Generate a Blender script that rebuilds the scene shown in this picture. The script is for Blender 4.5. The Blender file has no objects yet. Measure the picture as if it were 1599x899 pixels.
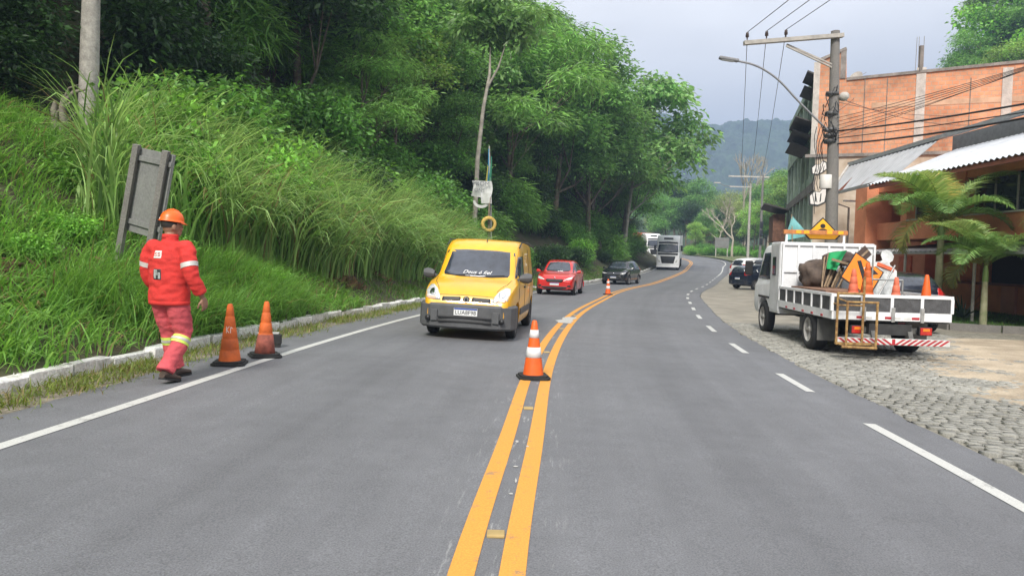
import bpy, bmesh, math, random
import numpy as np
from mathutils import Vector, Matrix, Quaternion
from mathutils.bvhtree import BVHTree
SC = bpy.context.scene
COL = SC.collection
rng = np.random.default_rng(7)
random.seed(7)
PI = math.pi
# ---------------------------------------------------------------- camera
IW, IH, FPX = 1599.0, 899.0, 1155.0
CAM_H, HORIZON, ROLL = 1.58, 397.0, math.radians(1.5)
_p = math.atan((449.5 - HORIZON) / FPX)
_fw = Vector((0, math.cos(_p), -math.sin(_p))); _rt = Vector((1, 0, 0)); _up = _rt.cross(_fw)
C_R = _rt * math.cos(ROLL) + _up * math.sin(ROLL)
C_U = -_rt * math.sin(ROLL) + _up * math.cos(ROLL)
C_F = _fw
C_O = Vector((0, 0, CAM_H))
cd = bpy.data.cameras.new('camera'); cam = bpy.data.objects.new('camera', cd); COL.objects.link(cam)
m = Matrix.Identity(4)
for i, a in enumerate((C_R, C_U, -C_F, C_O)):
    for k in range(3): m[k][i] = a[k]
cam.matrix_world = m
cd.sensor_width = 36.0; cd.lens = 36.0 * FPX / IW; cd.clip_end = 6000; cd.clip_start = 0.05
SC.camera = cam
# ---------------------------------------------------------------- world + sun
wd = bpy.data.worlds.new('World'); SC.world = wd; wd.use_nodes = True
nt = wd.node_tree; nt.nodes.clear()
def N(nt, t, **kw):
    n = nt.nodes.new(t)
    for k, v in kw.items():
        if k == 'i':
            for a, b in v.items(): n.inputs[a].default_value = b
        else: setattr(n, k, v)
    return n
SUN_EL, SUN_AZ = math.radians(42), math.radians(194)      # azimuth clockwise from +y: behind the camera
sky = N(nt, 'ShaderNodeTexSky', sky_type='NISHITA', sun_disc=False, sun_elevation=SUN_EL, sun_rotation=SUN_AZ, air_density=1.0, dust_density=3.0)
tc = N(nt, 'ShaderNodeTexCoord'); sep = N(nt, 'ShaderNodeSeparateXYZ')
nt.links.new(tc.outputs['Generated'], sep.inputs[0])
mz = N(nt, 'ShaderNodeMapRange', i={1: 0.0, 2: 1.0, 3: 0.0, 4: 1.0}); nt.links.new(sep.outputs[2], mz.inputs[0])
ramp = N(nt, 'ShaderNodeValToRGB'); nt.links.new(mz.outputs[0], ramp.inputs[0])
def setramp(r, pts):
    e = r.color_ramp.elements
    while len(e) < len(pts): e.new(0.5)
    for q, (p, c) in zip(e, pts): q.position = p; q.color = (*c, 1)
# overcast layer: dim near the horizon, brightest overhead
setramp(ramp, [(0.0, (.285, .278, .278)), (0.13, (.38, .370, .370)), (0.30, (.67, .655, .65)), (1.0, (1.04, 1.03, 1.04))])
mp = N(nt, 'ShaderNodeMapping', i={3: (1.0, 1.0, 3.2)}); nt.links.new(tc.outputs['Generated'], mp.inputs[0])
nz = N(nt, 'ShaderNodeTexNoise', i={'Scale': 2.3, 'Detail': 7.0, 'Roughness': .55}); nt.links.new(mp.outputs[0], nz.inputs['Vector'])
mr = N(nt, 'ShaderNodeMapRange', i={1: .3, 2: .72, 3: .83, 4: 1.15}); nt.links.new(nz.outputs['Fac'], mr.inputs[0])
mul = N(nt, 'ShaderNodeMix', data_type='RGBA', blend_type='MULTIPLY', i={0: 1.0}); nt.links.new(ramp.outputs[0], mul.inputs[6]); nt.links.new(mr.outputs[0], mul.inputs[7])
sc10 = N(nt, 'ShaderNodeVectorMath', operation='SCALE', i={3: 11.0}); nt.links.new(mul.outputs[2], sc10.inputs[0])
mx = N(nt, 'ShaderNodeMix', data_type='RGBA', i={0: .95}); nt.links.new(sky.outputs[0], mx.inputs[6]); nt.links.new(sc10.outputs[0], mx.inputs[7])
bg = N(nt, 'ShaderNodeBackground', i={1: 0.1}); nt.links.new(mx.outputs[2], bg.inputs[0])
wo = N(nt, 'ShaderNodeOutputWorld'); nt.links.new(bg.outputs[0], wo.inputs[0])
sl = bpy.data.lights.new('sun', 'SUN'); sun = bpy.data.objects.new('sun', sl); COL.objects.link(sun)
sl.energy = 3.0; sl.angle = math.radians(14); sl.color = (1.0, .95, .87)
_sd = Vector((math.sin(SUN_AZ) * math.cos(SUN_EL), math.cos(SUN_AZ) * math.cos(SUN_EL), math.sin(SUN_EL)))
sun.rotation_euler = _sd.to_track_quat('Z', 'Y').to_euler(); sun.location = _sd * 60
vs = SC.view_settings; vs.view_transform = 'Standard'; vs.look = 'None'; vs.exposure = 0.76; vs.gamma = 1.0; vs.use_curve_mapping = False
SC.render.engine = 'CYCLES'
SC.cycles.use_denoising = True
SC.cycles.max_bounces = 6; SC.cycles.transparent_max_bounces = 6; SC.cycles.volume_bounces = 0
SC.cycles.caustics_reflective = False; SC.cycles.caustics_refractive = False
# ---------------------------------------------------------------- helpers
def ray(px, py):
    return C_R * ((px - 799.5) / FPX) - C_U * ((py - 449.5) / FPX) + C_F
def at(px, py, Y):
    d = ray(px, py); return C_O + d * (Y / d.y)
def link(o, parent=None):
    COL.objects.link(o)
    if parent is not None: o.parent = parent
    return o
def tag(o, label=None, cat=None, group=None, kind=None):
    if label: o['label'] = label
    if cat: o['category'] = cat
    if group: o['group'] = group
    if kind: o['kind'] = kind
    return o
def thing(name, label, cat, loc=(0, 0, 0), rotz=0, group=None, rot=None):
    o = bpy.data.objects.new(name, None); link(o); o.location = loc
    o.rotation_euler = rot if rot else (0, 0, rotz); o.empty_display_size = .2
    return tag(o, label, cat, group)
class MB:
    def __init__(s): s.v = []; s.f = []; s.sm = []
    def add(s, vs, fs, smooth=False):
        b = len(s.v); s.v += [tuple(v) for v in vs]; s.f += [tuple(b + i for i in f) for f in fs]; s.sm += [smooth] * len(fs); return s
    def box(s, c, d, rot=None, taper=1.0):
        hx, hy, hz = d[0] / 2, d[1] / 2, d[2] / 2; c = Vector(c); vs = []
        for z, t in ((-hz, 1), (hz, taper)):
            for x, y in ((-hx, -hy), (hx, -hy), (hx, hy), (-hx, hy)):
                p = Vector((x * t, y * t, z)); p = rot @ p if rot else p; vs.append(c + p)
        return s.add(vs, [(0, 3, 2, 1), (4, 5, 6, 7), (0, 1, 5, 4), (1, 2, 6, 5), (2, 3, 7, 6), (3, 0, 4, 7)])
    def bbox(s, c, d, b=.01, rot=None):      # chamfered box
        bm = bmesh.new(); bmesh.ops.create_cube(bm, size=1.0)
        for v in bm.verts: v.co = Vector((v.co.x * d[0], v.co.y * d[1], v.co.z * d[2]))
        bmesh.ops.bevel(bm, geom=bm.edges[:], offset=b, segments=2, profile=.6, affect='EDGES')
        c = Vector(c); bm.verts.index_update()
        vs = [c + (rot @ v.co if rot else v.co) for v in bm.verts]
        s.add(vs, [[v.index for v in f.verts] for f in bm.faces]); bm.free(); return s
    def tube(s, pts, rad, n=8, cap=True, smooth=True):
        pts = [Vector(p) for p in pts]; k = len(pts)
        rad = [rad] * k if isinstance(rad, (int, float)) else rad
        vs = []; up = None
        for i, p in enumerate(pts):
            t = (pts[min(i + 1, k - 1)] - pts[max(i - 1, 0)]).normalized()
            if up is None:
                up = Vector((0, 0, 1)) if abs(t.z) < .9 else Vector((1, 0, 0))
            a = t.cross(up).normalized(); up = a.cross(t).normalized()
            for j in range(n):
                q = 2 * PI * j / n; vs.append(p + (a * math.cos(q) + up * math.sin(q)) * rad[i])
        fs = [(i * n + j, i * n + (j + 1) % n, (i + 1) * n + (j + 1) % n, (i + 1) * n + j) for i in range(k - 1) for j in range(n)]
        s.add(vs, fs, smooth)
        if cap:
            s.add(vs[:n], [tuple(reversed(range(n)))]); s.add(vs[-n:], [tuple(range(n))])
        return s
    def bar(s, p0, p1, w, h, up=(0, 0, 1)):
        p0, p1 = Vector(p0), Vector(p1); d = p1 - p0; z = d.normalized(); u = Vector(up)
        if abs(z.dot(u)) > .98: u = Vector((1, 0, 0))
        x = z.cross(u).normalized(); y = x.cross(z)
        R = Matrix((x, y, z)).transposed()
        return s.box((p0 + p1) / 2, (w, h, d.length), R)
    def lathe(s, prof, n=24, axis='Z', c=(0, 0, 0), smooth=True, sx=1, sy=1):
        vs = []; c = Vector(c)
        for r, z in prof:
            for j in range(n):
                q = 2 * PI * j / n; x, y = r * math.cos(q) * sx, r * math.sin(q) * sy
                p = (x, y, z) if axis == 'Z' else ((x, z, y) if axis == 'Y' else (z, x, y))
                vs.append(c + Vector(p))
        fs = [(i * n + j, i * n + (j + 1) % n, (i + 1) * n + (j + 1) % n, (i + 1) * n + j) for i in range(len(prof) - 1) for j in range(n)]
        if axis == 'Y': fs = [tuple(reversed(f)) for f in fs]
        return s.add(vs, fs, smooth)
    def prism(s, poly, t, M=None, smooth=False):   # poly (x,y) extruded 0..t in z, transformed by M
        n = len(poly); M = M or Matrix.Identity(4)
        vs = [M @ Vector((x, y, 0)) for x, y in poly] + [M @ Vector((x, y, t)) for x, y in poly]
        s.add(vs, [tuple(reversed(range(n))), tuple(range(n, 2 * n))] + [(i, (i + 1) % n, n + (i + 1) % n, n + i) for i in range(n)]); return s
    def grid(s, P, smooth=True, flip=False):       # P[i][j]
        a, b = len(P), len(P[0]); vs = [p for r in P for p in r]
        fs = [(i * b + j, (i + 1) * b + j, (i + 1) * b + j + 1, i * b + j + 1) for i in range(a - 1) for j in range(b - 1)]
        if flip: fs = [tuple(reversed(f)) for f in fs]
        return s.add(vs, fs, smooth)
    def mesh(s, name):
        me = bpy.data.meshes.new(name); me.from_pydata(s.v, [], s.f)
        me.polygons.foreach_set('use_smooth', s.sm); me.update(); return me
    def build(s, name, mat, parent=None, loc=None, rot=None):
        me = s.mesh(name); o = bpy.data.objects.new(name, me)
        if mat is not None: me.materials.append(mat)
        link(o, parent)
        if loc is not None: o.location = loc
        if rot is not None: o.rotation_euler = rot
        return o
def npmesh(name, V, Q, mat, cols=None, smooth=False, uv=None):
    """numpy vertices + quad faces, per-face colour attribute 'Col'"""
    V = np.asarray(V, np.float32); Q = np.asarray(Q, np.int32); k = Q.shape[1]
    me = bpy.data.meshes.new(name); me.vertices.add(len(V)); me.vertices.foreach_set('co', V.ravel())
    me.loops.add(Q.size); me.loops.foreach_set('vertex_index', Q.ravel())
    me.polygons.add(len(Q)); me.polygons.foreach_set('loop_start', np.arange(0, Q.size, k, dtype=np.int32))
    me.polygons.foreach_set('loop_total', np.full(len(Q), k, np.int32))
    me.polygons.foreach_set('use_smooth', np.full(len(Q), smooth, bool))
    if cols is not None:
        a = me.color_attributes.new('Col', 'FLOAT_COLOR', 'CORNER')
        c4 = np.ones((len(Q), k, 4), np.float32); c4[:, :, :3] = np.asarray(cols, np.float32)[:, None, :]
        a.data.foreach_set('color', c4.ravel())
    if uv is not None:
        l = me.uv_layers.new(name='UVMap'); l.data.foreach_set('uv', np.asarray(uv, np.float32)[Q.ravel()].ravel())
    me.materials.append(mat); me.update(calc_edges=True); me.validate()
    return me
def mobj(name, me, parent=None, loc=None, rotz=None):
    o = bpy.data.objects.new(name, me); link(o, parent)
    if loc is not None: o.location = loc
    if rotz is not None: o.rotation_euler = (0, 0, rotz)
    return o
def copy_tree(o, parent=None):
    c = o.copy(); link(c); c.parent = parent
    for ch in o.children: copy_tree(ch, c)
    return c
def text(name, body, size, mat, parent, M, extrude=.001, shear=0, align='CENTER'):
    cu = bpy.data.curves.new(name, 'FONT'); cu.body = body; cu.size = size; cu.extrude = extrude; cu.shear = shear
    cu.align_x = align; cu.align_y = 'CENTER'; cu.resolution_u = 3; cu.materials.append(mat)
    t = bpy.data.objects.new(name, cu); COL.objects.link(t); dg = bpy.context.evaluated_depsgraph_get(); dg.update()
    me = bpy.data.meshes.new_from_object(t.evaluated_get(dg)); bpy.data.objects.remove(t); bpy.data.curves.remove(cu)
    me.name = name; me.materials.clear(); me.materials.append(mat)
    o = bpy.data.objects.new(name, me); link(o, parent); o.matrix_local = M; return o
def frame_matrix(o, x, y):
    x = Vector(x).normalized(); y = Vector(y); z = x.cross(y).normalized(); y = z.cross(x)
    m = Matrix.Identity(4)
    for i, a in enumerate((x, y, z, Vector(o))):
        for k in range(3): m[k][i] = a[k]
    return m
# ---------------------------------------------------------------- materials
_mc = {}
def mat(name, col, rough=.6, var=.15, scale=6.0, bump=0.0, bscale=60.0, metal=0.0, col2=None, lo=.35, hi=.65, coat=0.0, spec=.5, detail=6.0, rnd=0.0, fine=0.0):
    if name in _mc: return _mc[name]
    M = bpy.data.materials.new(name); M.use_nodes = True; t = M.node_tree; b = t.nodes['Principled BSDF']
    b.inputs['Roughness'].default_value = rough; b.inputs['Metallic'].default_value = metal
    b.inputs['Coat Weight'].default_value = coat; b.inputs['Specular IOR Level'].default_value = spec
    tcn = N(t, 'ShaderNodeTexCoord')
    nz = N(t, 'ShaderNodeTexNoise', i={'Scale': scale, 'Detail': detail, 'Roughness': .6}); t.links.new(tcn.outputs['Object'], nz.inputs['Vector'])
    mr = N(t, 'ShaderNodeMapRange', i={1: lo, 2: hi}); t.links.new(nz.outputs['Fac'], mr.inputs[0])
    c1 = [max(0, c * (1 - var)) for c in col]; c2 = col2 or [min(1, c * (1 + var)) for c in col]
    mx = N(t, 'ShaderNodeMix', data_type='RGBA', i={6: (*c1, 1), 7: (*c2, 1)}); t.links.new(mr.outputs[0], mx.inputs[0])
    out = mx.outputs[2]
    if fine:
        n2 = N(t, 'ShaderNodeTexNoise', i={'Scale': bscale, 'Detail': 3.0}); t.links.new(tcn.outputs['Object'], n2.inputs['Vector'])
        m2 = N(t, 'ShaderNodeMapRange', i={1: .3, 2: .7, 3: 1 - fine, 4: 1 + fine}); t.links.new(n2.outputs['Fac'], m2.inputs[0])
        mm = N(t, 'ShaderNodeMix', data_type='RGBA', blend_type='MULTIPLY', i={0: 1.0}); t.links.new(out, mm.inputs[6]); t.links.new(m2.outputs[0], mm.inputs[7]); out = mm.outputs[2]
    if rnd:
        oi = N(t, 'ShaderNodeObjectInfo'); m3 = N(t, 'ShaderNodeMapRange', i={3: 1 - rnd, 4: 1 + rnd}); t.links.new(oi.outputs['Random'], m3.inputs[0])
        mm = N(t, 'ShaderNodeMix', data_type='RGBA', blend_type='MULTIPLY', i={0: 1.0}); t.links.new(out, mm.inputs[6]); t.links.new(m3.outputs[0], mm.inputs[7]); out = mm.outputs[2]
    t.links.new(out, b.inputs['Base Color'])
    if bump:
        nb = N(t, 'ShaderNodeTexNoise', i={'Scale': bscale, 'Detail': 4.0}); t.links.new(tcn.outputs['Object'], nb.inputs['Vector'])
        bp = N(t, 'ShaderNodeBump', i={'Strength': bump, 'Distance': .02}); t.links.new(nb.outputs['Fac'], bp.inputs['Height']); t.links.new(bp.outputs[0], b.inputs['Normal'])
    _mc[name] = M; return M
def leafmat(name, trans=.35, rough=.55, rnd=.18, spec=.35):
    M = bpy.data.materials.new(name); M.use_nodes = True; t = M.node_tree; b = t.nodes['Principled BSDF']; o = t.nodes['Material Output']
    a = N(t, 'ShaderNodeVertexColor', layer_name='Col'); oi = N(t, 'ShaderNodeObjectInfo')
    mr = N(t, 'ShaderNodeMapRange', i={3: 1 - rnd, 4: 1 + rnd}); t.links.new(oi.outputs['Random'], mr.inputs[0])
    mm = N(t, 'ShaderNodeMix', data_type='RGBA', blend_type='MULTIPLY', i={0: 1.0}); t.links.new(a.outputs[0], mm.inputs[6]); t.links.new(mr.outputs[0], mm.inputs[7])
    t.links.new(mm.outputs[2], b.inputs['Base Color']); b.inputs['Roughness'].default_value = rough; b.inputs['Specular IOR Level'].default_value = spec
    tr = N(t, 'ShaderNodeBsdfTranslucent'); hs = N(t, 'ShaderNodeHueSaturation', i={0: .485, 1: 1.1, 2: 1.5}); t.links.new(mm.outputs[2], hs.inputs['Color']); t.links.new(hs.outputs[0], tr.inputs[0])
    ms = N(t, 'ShaderNodeMixShader', i={0: trans}); t.links.new(b.outputs[0], ms.inputs[1]); t.links.new(tr.outputs[0], ms.inputs[2]); t.links.new(ms.outputs[0], o.inputs[0])
    return M
LEAF = leafmat('leaf', .38, .42, .2, .5)
GRASS = leafmat('grass_blade', .4, .5, 0)
BARK = mat('bark', (.16, .125, .095), .9, .4, 5, .6, 30)
PALE_BARK = mat('pale_bark', (.36, .33, .28), .9, .3, 4, .5, 25)
# ---------------------------------------------------------------- road geometry
CTRL = [(-.55, -30), (-.38, -12), (-.2, 0), (-.1, 3.6), (.1, 6), (.3, 9), (.6, 12.1), (1.0, 15.3), (1.5, 18.7), (2.2, 22.7), (3.5, 29), (5.1, 36.4), (6.9, 42.8), (9.9, 51.7),
        (14.1, 65), (17.8, 76.9), (21.9, 91.6), (24.2, 100.4), (25.5, 109), (25.2, 118), (22.5, 129), (16, 140), (6, 149), (-8, 155)]
def catmull(P, n):
    P = [Vector(p) for p in P]; out = []
    for i in range(len(P) - 1):
        p0, p1, p2, p3 = P[max(i - 1, 0)], P[i], P[i + 1], P[min(i + 2, len(P) - 1)]
        L = (p2 - p1).length
        t1 = (p2 - p0) * (L / max((p2 - p0).length, 1e-6)); t2 = (p3 - p1) * (L / max((p3 - p1).length, 1e-6))
        for k in range(n):
            u = k / n; u2, u3 = u * u, u * u * u
            out.append(p1 * (2 * u3 - 3 * u2 + 1) + t1 * (u3 - 2 * u2 + u) + p2 * (-2 * u3 + 3 * u2) + t2 * (u3 - u2))
    out.append(P[-1]); return out
_c = np.array([(v.x, v.y) for v in catmull([(a, b, 0) for a, b in CTRL], 40)])
_ds = np.r_[0, np.cumsum(np.hypot(*np.diff(_c, axis=0).T))]
RS = np.arange(0, _ds[-1], .25)
CL = np.c_[np.interp(RS, _ds, _c[:, 0]), np.interp(RS, _ds, _c[:, 1])]
for _ in range(30):
    CL[1:-1] = .25 * CL[:-2] + .5 * CL[1:-1] + .25 * CL[2:]
TG = np.gradient(CL, axis=0); TG /= np.hypot(*TG.T)[:, None]
NR = np.c_[TG[:, 1], -TG[:, 0]]            # to the right
S0 = RS[np.argmin(np.abs(CL[:, 1]))]; RS = RS - S0     # s = 0 beside the camera
PY = [0, 18, 35, 50, 65, 80, 95, 110, 125, 150]; PZ = [0, 0, -.18, -.22, -.02, .32, .85, 1.5, 2.2, 3.3]
_fy = np.arange(-60, 400, .5); _fz = np.interp(_fy, PY, PZ); _k = np.ones(17) / 17
_fz = np.convolve(np.pad(_fz, 8, 'edge'), _k, 'valid')
def prof(Y): return np.interp(Y, _fy, _fz)
def sup(Y): return .03 * np.clip((42 - np.asarray(Y)) / 26, 0, 1)
def offs(X, Y):
    X = np.atleast_1d(X).astype(float); Y = np.atleast_1d(Y).astype(float); d = np.empty(len(X)); s = np.empty(len(X))
    sub = slice(None, None, 4); c, n = CL[sub], NR[sub]; r = RS[sub]
    for a in range(0, len(X), 4000):
        dx = X[a:a + 4000, None] - c[None, :, 0]; dy = Y[a:a + 4000, None] - c[None, :, 1]
        i = np.argmin(dx * dx + dy * dy, axis=1); k = np.arange(len(i))
        d[a:a + 4000] = dx[k, i] * n[i, 0] + dy[k, i] * n[i, 1]; s[a:a + 4000] = r[i]
    return d, s
def G(X, Y):
    d, s = offs(X, Y); return prof(np.atleast_1d(Y)) - sup(np.atleast_1d(Y)) * np.clip(d, -6, 5)
def g1(x, y): return float(G(x, y)[0])
def road_pt(s, d):
    """vectorised point at arc s, offset d (right +)"""
    s = np.asarray(s, float); x = np.interp(s, RS, CL[:, 0]); y = np.interp(s, RS, CL[:, 1])
    nx = np.interp(s, RS, NR[:, 0]); ny = np.interp(s, RS, NR[:, 1])
    X = x + nx * d; Y = y + ny * d
    return X, Y, prof(Y) - sup(Y) * np.clip(d, -6, 5)
def f_left(s): return -np.interp(s, [0, 18, 45, 70], [3.75, 3.4, 3.3, 3.25])          # white line
def f_kerb(s): return -np.interp(s, [0, 8, 16, 24, 50, 70], [5.05, 4.98, 4.72, 4.75, 4.1, 3.75])
def f_right(s): return np.interp(s, [0, 8, 18, 40, 70, 95, 112], [3.66, 3.58, 3.45, 3.45, 3.6, 4.0, 5.0])
def f_pave(s): return f_right(s) + np.interp(s, [0, 8, 30, 60, 90], [.55, .58, .62, .6, .8])
def strip(name, f0, f1, s0, s1, zo, material, ds=.5, nd=2, parent=None, kind='structure', jit=0.0, thick=0):
    n = max(2, int((s1 - s0) / ds) + 1); ss = np.linspace(s0, s1, n)
    a = f0(ss) if callable(f0) else np.full(n, f0); b = f1(ss) if callable(f1) else np.full(n, f1)
    V = []; UV = []
    for k in range(nd):
        w = k / (nd - 1); d = a + (b - a) * w
        if jit and k in (0, nd - 1): d = d + rng.normal(0, jit, n)
        X, Y, Z = road_pt(ss, d); V.append(np.c_[X, Y, Z + zo]); UV.append(np.c_[d, ss])
    V = np.stack(V, 1).reshape(-1, 3); UV = np.stack(UV, 1).reshape(-1, 2)
    i, k = np.meshgrid(np.arange(n - 1), np.arange(nd - 1), indexing='ij'); b0 = (i * nd + k).ravel()
    Q = np.c_[b0, b0 + 1, b0 + nd + 1, b0 + nd]
    me = npmesh(name, V, Q, material, smooth=True, uv=UV)
    o = mobj(name, me, parent)
    if kind and parent is None: o['kind'] = kind
    return o
# ================================================================ road, pavement, ground
from mathutils import noise as mnoise
def asphalt_mat():
    M = bpy.data.materials.new('asphalt'); M.use_nodes = True; t = M.node_tree; b = t.nodes['Principled BSDF']
    uv = N(t, 'ShaderNodeUVMap'); sp = N(t, 'ShaderNodeSeparateXYZ'); t.links.new(uv.outputs[0], sp.inputs[0])
    tcn = N(t, 'ShaderNodeTexCoord')
    def noise(sc, de, src=None, ro=.6):
        n = N(t, 'ShaderNodeTexNoise', i={'Scale': sc, 'Detail': de, 'Roughness': ro}); t.links.new((src or tcn.outputs['Object']), n.inputs['Vector']); return n.outputs['Fac']
    def rngm(v, a, b_, c, d):
        n = N(t, 'ShaderNodeMapRange', i={1: a, 2: b_, 3: c, 4: d}); t.links.new(v, n.inputs[0]); return n.outputs[0]
    def math_(op, a, b_=None):
        n = N(t, 'ShaderNodeMath', operation=op)
        for k, v in ((0, a), (1, b_)):
            if v is None: continue
            if isinstance(v, (int, float)): n.inputs[k].default_value = v
            else: t.links.new(v, n.inputs[k])
        return n.outputs[0]
    def mulc(c, f):
        n = N(t, 'ShaderNodeMix', data_type='RGBA', blend_type='MULTIPLY', i={0: 1.0}); t.links.new(c, n.inputs[6]); t.links.new(f, n.inputs[7]); return n.outputs[2]
    def mixc(f, c, col):
        n = N(t, 'ShaderNodeMix', data_type='RGBA', i={7: (*col, 1)}); t.links.new(f, n.inputs[0]); t.links.new(c, n.inputs[6]); return n.outputs[2]
    base = N(t, 'ShaderNodeRGB'); base.outputs[0].default_value = (.155, .158, .167, 1); c = base.outputs[0]
    c = mulc(c, rngm(noise(.35, 4), .3, .7, .88, 1.1))
    c = mulc(c, rngm(noise(3.0, 5), .3, .7, .93, 1.07))
    c = mulc(c, rngm(noise(95, 3), .25, .75, .6, 1.45))          # aggregate
    # long faint wear streaks along the traffic direction
    st = N(t, 'ShaderNodeMapping', i={3: (2.2, .05, 1)}); t.links.new(uv.outputs[0], st.inputs[0])
    c = mulc(c, rngm(noise(1.6, 4, st.outputs[0]), .3, .7, .92, 1.07))
    # oil drip line in the lane middles
    for ctr in (-1.85, 1.8):
        a = math_('ABSOLUTE', math_('SUBTRACT', sp.outputs[0], ctr)); k = rngm(a, 0, .55, .90, 1.0); c = mulc(c, k)
    # pale scuffs beside the centre lines
    ax = math_('ABSOLUTE', sp.outputs[0])
    near = rngm(ax, .05, .5, 1.0, 0.0)
    sm = N(t, 'ShaderNodeMapping', i={3: (11, 1.3, 1)}); t.links.new(uv.outputs[0], sm.inputs[0])
    sc = math_('MULTIPLY', rngm(noise(1.7, 9, sm.outputs[0], .78), .56, .64, 0, 1), near)
    c = mixc(math_('MULTIPLY', sc, .55), c, (.5, .5, .48))
    # dark dusty edge strip on both sides
    c = mulc(c, rngm(ax, 4.0, 4.6, 1.0, .72))
    # thin cracks
    v = N(t, 'ShaderNodeTexVoronoi', feature='DISTANCE_TO_EDGE', i={'Scale': .55}); wv = N(t, 'ShaderNodeMix', data_type='RGBA', blend_type='LINEAR_LIGHT', i={0: .35})
    t.links.new(tcn.outputs['Object'], wv.inputs[6]); nn = N(t, 'ShaderNodeTexNoise', i={'Scale': 1.1, 'Detail': 5.0}); t.links.new(tcn.outputs['Object'], nn.inputs['Vector']); t.links.new(nn.outputs['Color'], wv.inputs[7]); t.links.new(wv.outputs[2], v.inputs['Vector'])
    ck = math_('MULTIPLY', rngm(v.outputs['Distance'], .001, .004, .16, 0), rngm(noise(.5, 2), .48, .6, 0, 1))
    c = mixc(ck, c, (.035, .035, .036))
    t.links.new(c, b.inputs['Base Color']); b.inputs['Roughness'].default_value = .72; b.inputs['Specular IOR Level'].default_value = .32
    bp = N(t, 'ShaderNodeBump', i={'Strength': .35, 'Distance': .01}); t.links.new(noise(150, 3), bp.inputs['Height']); t.links.new(bp.outputs[0], b.inputs['Normal'])
    return M
ASPHALT = asphalt_mat()
def paint_mat(name, col, wear=.35):
    M = bpy.data.materials.new(name); M.use_nodes = True; t = M.node_tree; b = t.nodes['Principled BSDF']; tcn = N(t, 'ShaderNodeTexCoord')
    n = N(t, 'ShaderNodeTexNoise', i={'Scale': 6.0, 'Detail': 9.0, 'Roughness': .72}); t.links.new(tcn.outputs['Object'], n.inputs['Vector'])
    r = N(t, 'ShaderNodeMapRange', i={1: .58, 2: .66, 3: 0.0, 4: wear}); t.links.new(n.outputs['Fac'], r.inputs[0])
    n3 = N(t, 'ShaderNodeTexNoise', i={'Scale': 90.0, 'Detail': 2.0}); t.links.new(tcn.outputs['Object'], n3.inputs['Vector'])
    r3 = N(t, 'ShaderNodeMapRange', i={1: .3, 2: .7, 3: .82, 4: 1.08}); t.links.new(n3.outputs['Fac'], r3.inputs[0])
    mx = N(t, 'ShaderNodeMix', data_type='RGBA', i={6: (*col, 1), 7: (.16, .155, .15, 1)}); t.links.new(r.outputs[0], mx.inputs[0])
    mm = N(t, 'ShaderNodeMix', data_type='RGBA', blend_type='MULTIPLY', i={0: 1.0}); t.links.new(mx.outputs[2], mm.inputs[6]); t.links.new(r3.outputs[0], mm.inputs[7])
    t.links.new(mm.outputs[2], b.inputs['Base Color']); b.inputs['Roughness'].default_value = .6; return M
YPAINT = paint_mat('yellow_road_paint', (.72, .325, .05), .6); WPAINT = paint_mat('white_road_paint', (.56, .56, .53), .75)
road = strip('road', lambda s: f_kerb(s) + np.interp(s, [0, 20, 40], [.75, .55, .25]), f_pave, -28, 158, 0, ASPHALT, .3, 13, jit=.03)
SHOULDER = mat('shoulder_soil', (.21, .185, .14), .95, .35, 7, .8, 45, fine=.3)
strip('road_shoulder', lambda s: f_kerb(s) - .1, lambda s: f_kerb(s) + np.interp(s, [0, 20, 40], [.8, .6, .3]), -28, 130, -.006, SHOULDER, .4, 4, jit=.03)
# painted lines: each continuous line or dash its own sheet under the road
for a in (-.125, .125):
    o = strip('centre_line', a - .066, a + .066, -28, 150, .005, YPAINT, .4, 3, parent=road)
strip('edge_line', lambda s: f_left(s) - .06, lambda s: f_left(s) + .06, -28, 118, .005, WPAINT, .4, 3, parent=road)
strip('edge_line', lambda s: f_right(s) - .065, lambda s: f_right(s) + .065, -28, 8.0, .005, WPAINT, .4, 3, parent=road)
strip('edge_line', lambda s: f_right(s) - .06, lambda s: f_right(s) + .06, 72, 128, .005, WPAINT, .4, 3, parent=road)
for k in range(16):
    s0 = 9.9 + 3.98 * k
    strip('lane_dash', lambda s: f_right(s) - .06, lambda s: f_right(s) + .06, s0, s0 + 1.55, .005, WPAINT, .3, 3, parent=road)
# reflective studs between the yellow lines
SCUFF = mat('stud_body', (.42, .30, .12), .5)
for s0, dd in ((4.1, .0), (7.55, .0), (12, 0), (16, 0), (20, 0)):
    X, Y, Z = road_pt(s0, dd); q = MB(); q.bbox((0, 0, .009), (.10, .09, .018), .006)
    q.build('road_stud', SCUFF, road, (float(X), float(Y), float(Z)))
# white scraped patch over the double line ahead of the cone
WORN = paint_mat('scraped_paint', (.50, .49, .46), 1.0)
strip('scraped_patch', -.20, .13, 17.4, 19.3, .009, WORN, .3, 3, parent=road, jit=.05)
for k in range(5):
    s0 = random.uniform(3.6, 7.4); dd = random.gauss(.0, .035); L = random.uniform(.04, .16); w = random.uniform(.008, .028)
    X, Y, Z = road_pt(s0, dd); n = 7; P = [(w * random.uniform(.4, 1.1) * math.cos(6.283 * i / n), L * random.uniform(.5, 1.1) * math.sin(6.283 * i / n) * .5) for i in range(n)]
    q = MB(); q.add([(a, b, 0) for a, b in P], [tuple(range(n))]); q.build('paint_flake', WORN, road, (float(X), float(Y), float(Z) + .006))
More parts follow.
